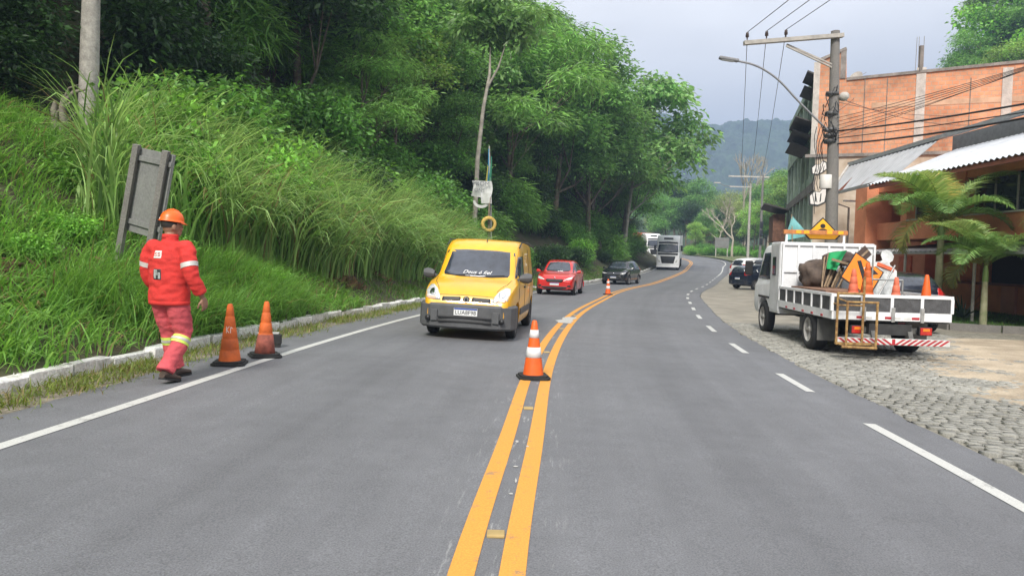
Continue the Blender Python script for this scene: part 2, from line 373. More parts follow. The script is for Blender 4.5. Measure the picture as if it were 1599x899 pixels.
# pavement of stone setts on the right
JOINT = mat('sett_joint_sand', (.25, .235, .19), .95, .3, 9, .8, 60, fine=.3)
def sett_far_mat():
    M = bpy.data.materials.new('sett_paving_far'); M.use_nodes = True; t = M.node_tree; b = t.nodes['Principled BSDF']; uv = N(t, 'ShaderNodeUVMap')
    br = N(t, 'ShaderNodeTexBrick', i={'Color1': (.27, .25, .205, 1), 'Color2': (.34, .31, .255, 1), 'Mortar': (.19, .175, .14, 1), 'Scale': 1.0, 'Mortar Size': .013, 'Brick Width': .19, 'Row Height': .15, 'Mortar Smooth': .4})
    t.links.new(uv.outputs[0], br.inputs['Vector'])
    n = N(t, 'ShaderNodeTexNoise', i={'Scale': 1.2, 'Detail': 6.0}); tcn = N(t, 'ShaderNodeTexCoord'); t.links.new(tcn.outputs['Object'], n.inputs['Vector'])
    r = N(t, 'ShaderNodeMapRange', i={1: .3, 2: .7, 3: .78, 4: 1.2}); t.links.new(n.outputs['Fac'], r.inputs[0])
    mm = N(t, 'ShaderNodeMix', data_type='RGBA', blend_type='MULTIPLY', i={0: 1.0}); t.links.new(br.outputs[0], mm.inputs[6]); t.links.new(r.outputs[0], mm.inputs[7]); t.links.new(mm.outputs[2], b.inputs['Base Color'])
    b.inputs['Roughness'].default_value = .9
    return M
SETT = mat('sett_stone', (.295, .288, .255), .88, .22, 5, .5, 40, rnd=.17, fine=.18)
pav = strip('pavement', f_pave, lambda s: f_pave(s) + 9.5, -20, 21, -.011, JOINT, .5, 14)
strip('pavement_far', f_pave, lambda s: f_pave(s) + np.interp(s, [25, 40, 70, 100], [9.5, 9.5, 6, 4]), 21, 105, -.012, sett_far_mat(), .5, 8)
def sett_mesh(i):
    r = np.random.default_rng(50 + i); n = 6; pts = []
    base = [(-.5, -.46), (0, -.52), (.5, -.46), (.52, .45), (0, .52), (-.5, .46)]
    base = [(x * (1 + r.normal(0, .05)), y * (1 + r.normal(0, .06))) for x, y in base]
    V = [(x, y, -.06) for x, y in base] + [(x * .985, y * .985, -.008) for x, y in base] + [(x * .90, y * .90, .003 + r.normal(0, .002)) for x, y in base]
    F = [(k, (k + 1) % n, n + (k + 1) % n, n + k) for k in range(n)] + [(n + k, n + (k + 1) % n, 2 * n + (k + 1) % n, 2 * n + k) for k in range(n)] + [tuple(range(2 * n, 3 * n))]
    me = bpy.data.meshes.new('sett'); me.from_pydata(V, [], F); me.materials.append(SETT); me.polygons.foreach_set('use_smooth', [True] * len(F)); me.update(); return me, np.array(V), F
SM = [sett_mesh(i) for i in range(5)]
cells = []
for i, s in enumerate(np.arange(3.4, 21.0, .128)):
    dmax = 3.0 if s < 8 else (3.4 if s < 13 else 5.2)
    f0 = float(f_pave(s))
    for d in np.arange(f0 + .09 + (i % 2) * .075 + rng.normal(0, .02), f0 + dmax, .150):
        X, Y, Z = road_pt(s + rng.normal(0, .008), d + rng.normal(0, .008)); cells.append((float(X), float(Y), float(Z), float(s)))
cells = [c for c in cells if c[0] / c[1] < .74]
cells.sort(key=lambda c: c[1] ** 2 + c[0] ** 2)
bigV = []; bigF = []
for k, (x, y, z, s) in enumerate(cells):
    i = int(rng.integers(5)); tg = np.interp(s, RS, TG[:, 0]); a = -math.atan2(tg, 1) + rng.normal(0, .05); sx = .146 * rng.uniform(.82, 1.06); sy = .122 * rng.uniform(.84, 1.06); zz = z + rng.normal(.003, .005) + .012 * math.sin(x * 2.1 + 1.3 * y) * math.sin(y * 1.7)
    if k < 300:
        o = mobj('sett', SM[i][0], pav, (x, y, zz), a); o.scale = (sx, sy, 1); o.rotation_euler = (rng.normal(0, .02), rng.normal(0, .02), a)
    else:
        V = SM[i][1]; c, sn = math.cos(a), math.sin(a); b = len(bigV)
        for p in V: bigV.append((x + c * p[0] * sx - sn * p[1] * sy, y + sn * p[0] * sx + c * p[1] * sy, zz + p[2]))
        bigF += [tuple(b + q for q in f) for f in SM[i][2]]
me = bpy.data.meshes.new('sett_field'); me.from_pydata(bigV, [], bigF); me.polygons.foreach_set('use_smooth', [True] * len(bigF))
SETT2 = mat('sett_stone_field', (.295, .288, .255), .88, .25, 3.3, .5, 40, fine=.22); me.materials.append(SETT2)
o = mobj('sett_field', me, pav); o['kind'] = 'stuff'
# bare dirt yard over the setts, sandy
DIRT = mat('dirt', (.40, .32, .225), .95, .22, 1.1, .9, 30, fine=.18, col2=(.54, .45, .33))
def blob_sheet(name, ctr, rx, ry, z, material, kind='structure', rot=0, n=40, wob=.18, parent=None):
    q = MB(); r0 = random.Random(sum(map(ord, name)))
    ph = [r0.uniform(0, 6.28) for _ in range(6)]; rings = 7; P = []
    for j in range(rings):
        w = (j + .02) / (rings - 1); row = []
        for k in range(n + 1):
            a = 2 * PI * k / n; rr = 1 + wob * (math.sin(2 * a + ph[0]) + .6 * math.sin(5 * a + ph[1]) + .35 * math.sin(11 * a + ph[2])) / 1.5
            x, y = rx * rr * w * math.cos(a), ry * rr * w * math.sin(a)
            X = ctr[0] + x * math.cos(rot) - y * math.sin(rot); Y = ctr[1] + x * math.sin(rot) + y * math.cos(rot); row.append((X, Y))
        P.append(row)
    fl = np.array(P).reshape(-1, 2); Z = G(fl[:, 0], fl[:, 1]) + z
    P3 = [[(fl[j * (n + 1) + k][0], fl[j * (n + 1) + k][1], Z[j * (n + 1) + k] - (.03 if j == rings - 1 else 0)) for k in range(n + 1)] for j in range(rings)]
    q.grid(P3, flip=False); o = q.build(name, material, parent)
    if parent is None: o['kind'] = kind
    return o
_dj = lambda s: f_pave(s) + np.interp(s, [-10, 4, 8, 11, 14, 17, 20], [1.0, 1.1, 1.35, 1.6, 2.1, 3.2, 5.0]) + .16 * np.sin(s * 2.3) + .1 * np.sin(s * 5.9 + 1) + .06 * np.sin(s * 13)
_do = strip('dirt_yard', _dj, lambda s: f_pave(s) + 10.5, -8, 19.2, .02, DIRT, .12, 22)
for i, v in enumerate(_do.data.vertices):
    k = i % 22; v.co.z += (-.05, -.024, -.012, -.004)[k] + .010 * mnoise.noise(v.co * 2.5) if k < 4 else .012 * mnoise.noise(v.co * 1.3)
# big ground sheet to the horizon
GROUND = mat('ground_earth', (.12, .115, .06), .95, .4, .08, .5, 3, col2=(.08, .12, .045))
gx = np.r_[-800, -500, -300, -180, -100, -60, np.arange(-40, 81, 4), 100, 140, 200, 300, 500, 800]; gy = np.r_[-240, -100, -60, -30, np.arange(-20, 161, 4), 180, 220, 300, 450, 700, 1000, 1500]
XX, YY = np.meshgrid(gx, gy, indexing='xy'); d, _ = offs(XX.ravel(), YY.ravel()); ZZ = prof(YY.ravel()) - sup(YY.ravel()) * np.clip(d, -6, 5) - .14
nx = len(gx); i, k = np.meshgrid(np.arange(len(gy) - 1), np.arange(nx - 1), indexing='ij'); b0 = (i * nx + k).ravel()
o = mobj('ground', npmesh('ground', np.c_[XX.ravel(), YY.ravel(), ZZ], np.c_[b0, b0 + 1, b0 + nx + 1, b0 + nx], GROUND, smooth=True)); o['kind'] = 'structure'
# ---------------------------------------------------------------- left bank and steep forest slope
from mathutils import noise as mnoise
HD = [0, .35, 1.0, 2.2, 5, 8, 14, 25, 60]; HZ = [.10, .20, .46, 1.15, 3.1, 6.0, 17, 30, 55]
def bank_h(s, d):
    h = np.interp(d, HD, HZ); hn = np.interp(d, HD, [.10, .20, .46, 1.15, 3.15, 4.3, 6.0, 15, 40]); w = np.clip((np.asarray(s) - 11) / 8, 0, 1); h = h * w + hn * (1 - w)
    k = np.interp(s, [-10, 4, 12, 30, 60, 110], [.9, .95, 1.0, .95, 1.0, 1.0])
    return h * k
def bump2(x, y, f, a):
    return a * (np.sin(x * f * 1.3 + 1.7 * np.sin(y * f * .7)) + np.sin(y * f * 1.1 + 2.1 * np.sin(x * f * .9 + 1)) + .5 * np.sin((x + y) * f * 2.7)) / 2.5
def bank_pt(s, d):
    X, Y, Z = road_pt(s, f_kerb(s) - d)
    n = bump2(X, Y, .9, 1) * np.clip(d * .08, 0, .25) + bump2(X, Y, .25, 1) * np.clip((d - 5) * .12, 0, 2.0)
    return X, Y, Z + bank_h(s, d) + n
SOIL = mat('bank_soil', (.115, .085, .05), .95, .4, .8, .9, 14, col2=(.06, .075, .03), fine=.3)
ss = np.arange(-26, 118, .6); dd = np.r_[0, .15, .35, .7, 1.0, 1.4, 1.8, 2.2, 2.8, 3.5, 4.2, 5, 6, 7, 8, 9.5, 11, 12.5, 14, 17, 20, 25, 32, 45]
S2, D2 = np.meshgrid(ss, dd, indexing='ij'); Dl = np.where(S2 > 88, np.minimum(D2, 25), D2)
X, Y, Z = bank_pt(S2.ravel(), Dl.ravel()); nd = len(dd)
i, k = np.meshgrid(np.arange(len(ss) - 1), np.arange(nd - 1), indexing='ij'); b0 = (i * nd + k).ravel()
o = mobj('hillside', npmesh('hillside', np.c_[X, Y, Z], np.c_[b0, b0 + nd, b0 + nd + 1, b0 + 1], SOIL, smooth=True)); o['kind'] = 'structure'
# white-painted kerb stones, each its own block
KERB = mat('kerb_paint_worn', (.78, .77, .74), .9, .08, 4, .7, 28, col2=(.42, .40, .36), lo=.56, hi=.76, rnd=.14, fine=.2)
kerb = bpy.data.objects.new('kerb', None); link(kerb); kerb['kind'] = 'structure'
def kerb_mesh(i):
    r = np.random.default_rng(90 + i); q = MB(); q.bbox((0, 0, .03), (.16, 1.0, .34), .02); me = q.mesh('kerb_stone')
    for v in me.vertices: v.co.x += r.normal(0, .006); v.co.z += r.normal(0, .008) - (.03 if (v.co.z > 0 and r.random() < .25) else 0); v.co.y += r.normal(0, .012)
    me.materials.append(KERB); return me
KM = [kerb_mesh(i) for i in range(4)]
s = -4.0; 
while s < 104:
    L = .62 + rng.uniform(-.12, .22) if s < 40 else 1.0
    X, Y, Z = road_pt(s + L / 2, float(f_kerb(s + L / 2)) + .02); tx = np.interp(s + L / 2, RS, TG[:, 0]); ty = np.interp(s + L / 2, RS, TG[:, 1])
    o = mobj('kerb_stone', KM[int(rng.integers(4))], kerb, (float(X), float(Y), float(Z) - .062 + rng.normal(0, .018)), -math.atan2(tx, ty) + rng.normal(0, .025)); o.scale = (1, L - .015, 1)
    o.rotation_euler.y = rng.normal(0, .04); s += L
# ================================================================ grasses
def blades(S, D, L, W, lean, nseg, colA, colB, ptfun, toward=0.7, dry=.03, jit=.9, curl=1.0, out=None, cmul=None, ex=1.25):
    """S,D arrays of positions on the bank; returns V,Q,cols. lean: how far blades arch over"""
    n = len(S); X, Y, Z = ptfun(S, D)
    nx = np.interp(S, RS, NR[:, 0]); ny = np.interp(S, RS, NR[:, 1])
    a = np.arctan2(ny, nx) + rng.normal(0, jit, n) * 1.0
    if out is not None: a = np.where(rng.random(n) < .55, out, a)
    a = np.where(rng.random(n) < toward, a, rng.uniform(0, 2 * PI, n))
    dx, dy = np.cos(a), np.sin(a); wx, wy = -dy, dx
    tw = rng.normal(0, .5, n)
    le = lean * rng.uniform(.45, 1.45, n)
    th = np.zeros(n); P = np.stack([X, Y, Z - .02], 1); rows = []
    for k in range(nseg + 1):
        u = k / nseg; ang = np.clip(.08 + le * u ** ex * curl, 0, 2.75)
        if k:
            st = (L / nseg)[:, None]
            P = P + st * np.stack([dx * np.sin(ang), dy * np.sin(ang), np.cos(ang)], 1)
        w = W * (np.minimum(1, .5 + 2.2 * u) * (1 - u ** 2.2) + .06)
        wz = np.sin(tw)[:, None] * np.array([[0, 0, 1.0]]) ; wv = np.stack([wx * np.cos(tw), wy * np.cos(tw), np.zeros(n)], 1) + wz * .5
        rows.append(P - wv * w[:, None] / 2); rows.append(P + wv * w[:, None] / 2)
    R_ = np.stack(rows, 1); m_ = R_.shape[1]; V = R_.reshape(-1, 3); b = np.arange(n) * m_
    Q = np.concatenate([np.c_[b + 2 * k, b + 2 * k + 1, b + 2 * k + 3, b + 2 * k + 2] for k in range(nseg)]) 
    t = rng.random(n)[:, None]; c = np.array(colA) * (1 - t) + np.array(colB) * t; c = c * rng.uniform(.62, 1.4, n)[:, None]
    if cmul is not None: c = c * cmul[:, None]
    dr = rng.random(n) < dry; c[dr] = np.array((.30, .24, .11)) * rng.uniform(.6, 1.2, dr.sum())[:, None]
    return V, Q, np.tile(c, (nseg, 1))
def clumped(n, s0, s1, d0, d1, sig, nc):
    cs = rng.uniform(s0, s1, nc); cd_ = rng.uniform(d0, d1, nc); i = rng.integers(nc, size=n)
    return np.clip(cs[i] + rng.normal(0, sig, n), s0 - .3, s1 + .6), np.maximum(.03, cd_[i] + rng.normal(0, sig, n)), i
def grass_obj(name, label, parts):
    V = []; Q = []; Cc = []; b = 0
    for v, q, c in parts: V.append(v); Q.append(q + b); Cc.append(c); b += len(v)
    o = mobj(name, npmesh(name, np.concatenate(V), np.concatenate(Q), GRASS, np.concatenate(Cc), smooth=True))
    tag(o, label, 'grass', kind='stuff'); return o
# tall arching grass along the top of the bank
def tall_ok(S, D): return D > np.interp(S, [5, 8, 12, 14.5, 17, 30, 40], [6.3, 5.0, 2.5, 1.7, 1.25, 1.1, 1.1])
parts = []
for n, s0, s1, d0, d1, L0, L1, nc in ((24000, 9.5, 36, 1.1, 4.2, 1.9, 3.1, 320), (3600, 10.8, 17, 2.8, 4.8, .8, 1.4, 80)):
    S, D, ci = clumped(n, s0, s1, d0, d1, .22, nc); Xt, Yt, _z = bank_pt(S, D); k = tall_ok(S, D) & (Xt / Yt > -.565 + rng.normal(0, .012, len(S))); S, D = S[k], D[k]; n = len(S)
    ci = ci[k]; ch = rng.uniform(.72, 1.18, nc)[ci]; cm = rng.uniform(.7, 1.25, nc)[ci]
    L = rng.uniform(L0, L1, n) * np.interp(S, [8, 13, 30, 36], [.8, 1.0, .95, .6]) * ch
    parts.append(blades(S, D, L, rng.uniform(.028, .068, n) * np.interp(S, [8, 20, 36], [.85, 1.1, 1.35]), 1.75, 6, (.17, .32, .09), (.38, .54, .19), bank_pt, .55, .055, 1.0, cmul=cm, ex=2.0))
grass_obj('tall_grass', 'mass of tall arching green grass hanging over the roadside bank', parts)
# shorter grass on the near bank and along the kerb
parts = []
S, D, ci = clumped(54000, 1.5, 17.5, .05, 8.2, .22, 800); k = (D < np.interp(S, [5, 10, 12, 14, 16, 17.5], [9, 9, 8, 6.5, 2.5, 1.5])) & (rng.random(len(S)) < np.interp(D, [0, .5, 1.5], [.5, .8, 1])); S, D = S[k], D[k]
parts.append(blades(S, D, rng.uniform(.22, .62, len(S)), rng.uniform(.014, .034, len(S)), 1.5, 3, (.125, .29, .055), (.25, .46, .105), bank_pt, .6, .05, .9))
S, D, ci = clumped(9000, 9.2, 14.2, .15, 1.5, .16, 120)
parts.append(blades(S, D, rng.uniform(.45, 1.0, len(S)), rng.uniform(.011, .022, len(S)), 1.35, 4, (.11, .26, .05), (.22, .40, .09), bank_pt, .6, .03, .9))
grass_obj('bank_grass', 'bright green knee-high grass covering the near bank behind the kerb', parts)
parts = []
S, D, ci = clumped(26000, 13.5, 62, .05, 1.9, .22, 700); k = rng.random(len(S)) < np.interp(D, [0, .8, 1.3, 1.9], [1, .9, .45, .2]); S, D = S[k], D[k]
parts.append(blades(S, D, rng.uniform(.10, .30, len(S)), rng.uniform(.012, .028, len(S)), 1.2, 2, (.09, .20, .04), (.18, .32, .075), bank_pt, .5, .10, 1.2))
def sh_pt(S, D):
    X, Y, Z = road_pt(S, f_kerb(S) + D); return X, Y, Z - .005
S, D, ci = clumped(24000, 1.0, 46, .06, .62, .13, 520)
parts.append(blades(S, D, rng.uniform(.05, .2, len(S)), rng.uniform(.008, .018, len(S)), 1.2, 2, (.12, .19, .035), (.22, .27, .06), sh_pt, .5, .2, 1.5))
grass_obj('verge_grass', 'sparse low grass growing along both sides of the white kerb stones', parts)
# ================================================================ trees
def leaf_quads(cen, per, spread, L, W, colA, colB, cvar=.5, lvar=.35, tilt=.55, flat=.6, droop=.25, r=None):
    r = r or rng; n = len(cen) * per; ci = np.repeat(np.arange(len(cen)), per)
    off = r.normal(0, 1, (n, 3)) * np.array([1, 1, flat]) * spread
    P = cen[ci] + off
    d = off / (np.linalg.norm(off, axis=1)[:, None] + 1e-6) + r.normal(0, .45, (n, 3)); d[:, 2] = d[:, 2] * .5 - droop
    d /= np.linalg.norm(d, axis=1)[:, None]
    up = np.array([0, 0, 1.0]) + r.normal(0, tilt, (n, 3)); side = np.cross(d, up); side /= np.linalg.norm(side, axis=1)[:, None] + 1e-6
    nn = np.cross(side, d); l = (L * r.uniform(.6, 1.3, n))[:, None]; w = l * (W / L) * .5
    mid = P + d * l * .45 + nn * l * .06
    V = np.stack([P, mid - side * w, P + d * l, mid + side * w], 1).reshape(-1, 3)
    b = np.arange(n) * 4; Q = np.c_[b, b + 1, b + 2, b + 3]
    cv = r.uniform(1 - cvar, 1 + cvar, len(cen))[ci][:, None]; t = np.clip(r.random(n)[:, None] * .6 + r.random(len(cen))[ci][:, None] * .4, 0, 1)
    c = (np.array(colA) * (1 - t) + np.array(colB) * t) * cv * r.uniform(1 - lvar, 1 + lvar, n)[:, None]
    return V, Q, c
def crown_mesh(name, lobes, ncl, per, spread, L, W, colA, colB, seed, shell=.7, low=-.35, **kw):
    r = np.random.default_rng(seed); lob = np.array(lobes, float); vol = lob[:, 3] ** 2; pk = r.choice(len(lob), ncl, p=vol / vol.sum())
    u = r.normal(0, 1, (ncl, 3)); u /= np.linalg.norm(u, axis=1)[:, None]; u[:, 2] = np.where(u[:, 2] < low, -u[:, 2] * .6, u[:, 2])
    rad = lob[pk, 3] * r.uniform(shell, 1.08, ncl); cen = lob[pk, :3] + u * rad[:, None] * np.array([1, 1, .78])
    V, Q, c = leaf_quads(cen, per, spread, L, W, colA, colB, r=r, **kw)
    return npmesh(name, V, Q, LEAF, c)
def trunk_mesh(name, H, r0, lobes, material, seed, bend=.5, sub=2):
    r = random.Random(seed); q = MB(); k = 7; pts = []; bx, by = r.uniform(-bend, bend), r.uniform(-bend, bend)
    for i in range(k):
        u = i / (k - 1); pts.append(Vector((bx * math.sin(u * 2.2) + r.uniform(-.06, .06) * H * .05, by * math.sin(u * 1.8), -.4 + (H + .4) * u)))
    q.tube(pts, [r0 * (1.25 if i == 0 else 1 - .7 * i / (k - 1)) for i in range(k)], 8)
    for x, y, z, R_ in lobes:
        u = min(.95, max(.3, (z - R_ * .9) / H)); i = int(u * (k - 1)); st = pts[i]; en = Vector((x, y, z + R_ * .2)); md = (st + en) / 2 + Vector((r.uniform(-.3, .3), r.uniform(-.3, .3), -.12 * (en - st).length))
        q.tube([st, md, en], [r0 * .45, r0 * .3, r0 * .08], 6)
        for _ in range(sub):
            e2 = en + Vector((r.uniform(-1, 1), r.uniform(-1, 1), r.uniform(-.2, .8))) * R_ * .7
            q.tube([md, (md + e2) / 2 + Vector((0, 0, -.1)), e2], [r0 * .2, r0 * .13, r0 * .04], 5)
    me = q.mesh(name); me.materials.append(material); return me
def rlobes(seed, n, H0, H1, spread, r0, r1):
    r = random.Random(seed); out = []
    for i in range(n):
        z = H0 + (H1 - H0) * (i + .5) / n; k = spread * (1.0 - .55 * abs((i + .5) / n - .35)); a = i * 2.4 + r.uniform(-.5, .5); rr = k * r.uniform(.35, 1.0)
        out.append((rr * math.cos(a), rr * math.sin(a), z, r.uniform(r0, r1)))
    return out
TREES = {}
def proto(key, lobes, H, r0, ncl, per, spread, L, W, ca, cb, seed, bark=BARK, **kw):
    TREES[key] = (trunk_mesh('trunk', H, r0, lobes, bark, seed), crown_mesh('crown', lobes, ncl, per, spread, L, W, ca, cb, seed, **kw))
proto('dark', rlobes(1, 9, 4.5, 11, 3.2, 1.5, 2.3), 9.5, .22, 560, 24, .40, .32, .14, (0.027, 0.068, 0.019), (0.055, 0.122, 0.032), 11)  # very dark leaf colour, also standing in for shade under the near canopy
proto('mid', rlobes(2, 9, 4.2, 11.5, 3.0, 1.4, 2.2), 9.5, .2, 580, 24, .38, .30, .135, (0.125, 0.289, 0.073), (0.236, 0.420, 0.122), 12)
proto('light', rlobes(3, 8, 4.8, 11, 2.8, 1.3, 2.0), 9, .17, 520, 22, .34, .27, .13, (0.181, 0.414, 0.078), (0.336, 0.420, 0.118), 13)
proto('large', rlobes(4, 9, 5.5, 12, 2.9, 1.0, 1.7), 10.5, .15, 330, 20, .34, .44, .20, (0.157, 0.362, 0.102), (0.284, 0.420, 0.153), 14, PALE_BARK, droop=.5)
proto('feather', rlobes(5, 10, 4.5, 10.5, 3.4, 1.1, 1.8), 9, .16, 560, 24, .40, .40, .07, (0.144, 0.318, 0.073), (0.251, 0.420, 0.119), 15, droop=.4, flat=.4)
proto('olive', rlobes(6, 9, 4, 10, 3.2, 1.4, 2.1), 8.5, .2, 560, 24, .36, .25, .11, (0.220, 0.350, 0.092), (0.414, 0.420, 0.156), 16)
def bush_mesh(seed, R_, H, ncl, per, L, W, ca, cb, **kw):
    r = random.Random(seed); lob = [(r.uniform(-.5, .5) * R_, r.uniform(-.5, .5) * R_, H * r.uniform(.35, .8), R_ * r.uniform(.45, .7)) for _ in range(6)]
    return crown_mesh('foliage', lob, ncl, per, .24, L, W, ca, cb, seed, shell=.55, low=-.9, **kw)
def stem_mesh(seed, H):
    q = MB(); r = random.Random(seed)
    for i in range(5):
        a = r.uniform(0, 6.28); t = r.uniform(.3, .9); q.tube([(0, 0, -.3), (math.cos(a) * t * .3, math.sin(a) * t * .3, H * .4), (math.cos(a) * t, math.sin(a) * t, H * .8)], [.04, .03, .01], 5)
    me = q.mesh('stem'); me.materials.append(BARK); return me
BUSH = {'dark': bush_mesh(21, 1.7, 2.2, 210, 24, .19, .09, (0.024, 0.062, 0.018), (0.050, 0.111, 0.028)), 'mid': bush_mesh(22, 1.6, 2.3, 220, 24, .17, .085, (0.083, 0.211, 0.044), (0.156, 0.338, 0.070)),  # dark foliage colour also stands in for canopy shade on the near bank
        'light': bush_mesh(23, 1.5, 2.0, 200, 24, .18, .10, (0.137, 0.320, 0.055), (0.248, 0.486, 0.091)), 'reed': bush_mesh(24, 1.5, 2.6, 150, 26, .55, .05, (0.110, 0.256, 0.055), (0.220, 0.403, 0.091), droop=.35)}
STEM = stem_mesh(5, 2.0)
def tree(kind, loc, sc, label, group, rz=None, tilt=(0, 0), name='forest_tree', szx=1.0):
    o = thing(name, label, 'tree', loc, random.uniform(0, 6.28) if rz is None else rz, group); o.scale = (sc * szx, sc * szx, sc); o.rotation_euler.x, o.rotation_euler.y = tilt
    a, b = TREES[kind]; mobj('trunk', a, o); mobj('crown', b, o); return o
def bush(kind, loc, sc, label, group, name='shrub', sz=1.0):
    o = thing(name, label, 'shrub', loc, random.uniform(0, 6.28), group); o.scale = (sc, sc, sc * sz)
    mobj('stem', STEM, o); mobj('foliage', BUSH[kind], o); return o
def bank3(s, d):
    X, Y, Z = bank_pt(np.array([float(s)]), np.array([float(d)])); return float(X[0]), float(Y[0]), float(Z[0])
def beside(s, d):
    w = ['above the leaning road sign', 'above the yellow van', 'above the red hatchback', 'above the black car', 'between black car and lorry', 'beside the white lorry'][int(np.searchsorted([19, 28, 40, 55, 72], s))]
    return w
def rowname(d): return 'low on the slope ' if d < 7.5 else ('midway up the slope ' if d < 13 else 'high on the slope ')
LBL = {'dark': 'dark broad-leaved tree ', 'mid': 'mid green bushy tree ', 'light': 'light yellow-green tree ', 'large': 'large-leaved pale-trunked tree ', 'feather': 'feathery fern-leaved tree ', 'olive': 'olive green tree '}
BL = {'dark': 'dark green undergrowth shrub ', 'mid': 'mid green undergrowth shrub ', 'light': 'bright green leafy shrub ', 'reed': 'long-leaved reedy shrub '}
def bank_z_(x, y):
    d, s = offs(x, y); return float(bank_pt(np.array([s[0]]), np.array([max(float(f_kerb(s[0])) - d[0], 0)]))[2][0])
r = random.Random(3)
n_t = 0
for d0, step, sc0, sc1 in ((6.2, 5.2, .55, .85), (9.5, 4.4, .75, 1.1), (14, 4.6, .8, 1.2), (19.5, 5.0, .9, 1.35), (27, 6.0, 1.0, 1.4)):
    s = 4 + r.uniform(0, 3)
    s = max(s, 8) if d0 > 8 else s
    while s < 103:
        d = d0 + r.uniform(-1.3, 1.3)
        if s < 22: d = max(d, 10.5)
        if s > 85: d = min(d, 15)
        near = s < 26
        k = r.choices(['dark', 'mid', 'light', 'large', 'feather', 'olive'], [6, 2, .3, .6, 1, .2] if near else [1.0, 3.6, 1.5, 2.0, 1.8, 1.0])[0]  # near stretch favours the dark leaves: canopy shade put into leaf colour
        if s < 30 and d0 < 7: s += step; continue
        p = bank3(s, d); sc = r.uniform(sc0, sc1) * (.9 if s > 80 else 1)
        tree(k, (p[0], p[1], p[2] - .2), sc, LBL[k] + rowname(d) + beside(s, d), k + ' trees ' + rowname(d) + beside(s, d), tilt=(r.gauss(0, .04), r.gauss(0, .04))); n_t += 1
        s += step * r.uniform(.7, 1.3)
for d0, step, lo, hi, s0, s1 in ((2.6, 2.6, .5, .95, 36, 102), (4.6, 2.5, .7, 1.2, 17, 102), (6.6, 2.5, .8, 1.4, 18, 102), (9.6, 2.6, .9, 1.5, 6, 100), (12, 4.0, 1.0, 1.7, 0, 98)):
    s = s0 + r.uniform(0, 1)
    while s < s1:
        near = s < 24 and d0 > 6
        k = r.choices(['dark', 'mid', 'light', 'reed'], [6, 1.6, .1, .4] if near else ([2, 3, 1.8, 1.2] if d0 < 6 else [1.6, 3, 1.3, .8]))[0]  # near shrubs mostly dark-leaved, painting the shade below the canopy
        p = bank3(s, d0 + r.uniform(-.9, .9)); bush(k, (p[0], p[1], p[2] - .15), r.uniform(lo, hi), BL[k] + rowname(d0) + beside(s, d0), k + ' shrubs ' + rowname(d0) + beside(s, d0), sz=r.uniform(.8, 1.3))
        s += step * r.uniform(.75, 1.3)

for i in range(30):
    px = -60 + 11 * (i % 16); Y = r.uniform(19.5, 25) if i < 16 else r.uniform(15.5, 18)
    if i >= 16 and px > -5: continue
    x = (px - 800) / FPX * Y; z = bank_z_(x, Y)
    bush('dark', (x, Y, z - .2), r.uniform(1.0, 1.35) if i < 16 else r.uniform(.6, .8), 'dark green undergrowth shrub crowding behind the ringed palm trunk', 'dark shrubs behind the palm trunk', sz=r.uniform(1, 1.4))  # dark leaf colour paints the shaded gap behind the grass
for px, Y, sc in ((-20, 22, .9), (60, 25, 1.0), (110, 21, .8), (20, 28, 1.2), (170, 26, 1.0)):
    x = (px - 800) / FPX * Y; tree('dark', (x, Y, bank_z_(x, Y) - .3), sc, 'dark broad-leaved tree rising behind the ringed palm trunk', 'dark trees behind the palm trunk')

for i in range(16):
    s_ = r.uniform(13, 34); d_ = r.uniform(2.4, 4.8); p = bank3(s_, d_); k = r.choice(['light', 'mid', 'light'])
    bush(k, (p[0], p[1], p[2] - .1), r.uniform(.5, .85), {'light': 'bright green', 'mid': 'mid green'}[k] + ' leafy shrub growing up through the tall bank grass', k + ' shrubs inside the tall grass', sz=1.5)
for i in range(9):
    s_ = r.uniform(7, 14); d_ = r.uniform(.8, 4.0); p = bank3(s_, d_)
    bush('light', (p[0], p[1], p[2] - .25), r.uniform(.22, .36), 'low broad-leaved weed in the knee-high grass of the near bank', 'broad-leaved weeds on the near bank', name='weed_clump')
# ================================================================ modelling helpers for figures and vehicles
def temp_eval(me, mods):
    """evaluate modifiers on a mesh and return a clean mesh (no bpy.ops)"""
    o = bpy.data.objects.new('tmp', me); COL.objects.link(o)
    for typ, kw in mods:
        m_ = o.modifiers.new(typ, typ)
        for k, v in kw.items(): setattr(m_, k, v)
    dg = bpy.context.evaluated_depsgraph_get(); dg.update()
    out = bpy.data.meshes.new_from_object(o.evaluated_get(dg)); bpy.data.objects.remove(o); return out
def remesh(q, name, voxel, mat_, smooth=4, wrinkle=0.0, wf=9.0, seed=0.0):
    me = temp_eval(q.mesh(name), [('REMESH', dict(mode='VOXEL', voxel_size=voxel)), ('SMOOTH', dict(factor=.5, iterations=smooth))])
    if wrinkle:
        me.update(); ns = [v.normal.copy() for v in me.vertices]
        for v, n in zip(me.vertices, ns):
            p = v.co; a = mnoise.noise(Vector((p.x * wf + seed, p.y * wf, p.z * wf * 2.2))) + .5 * mnoise.noise(Vector((p.x * wf * 2.5, p.y * wf * 2.5 + seed, p.z * wf * 4)))
            v.co = p + n * a * wrinkle
    me.name = name; me.materials.clear(); me.materials.append(mat_); me.polygons.foreach_set('use_smooth', [True] * len(me.polygons)); me.update(); return me
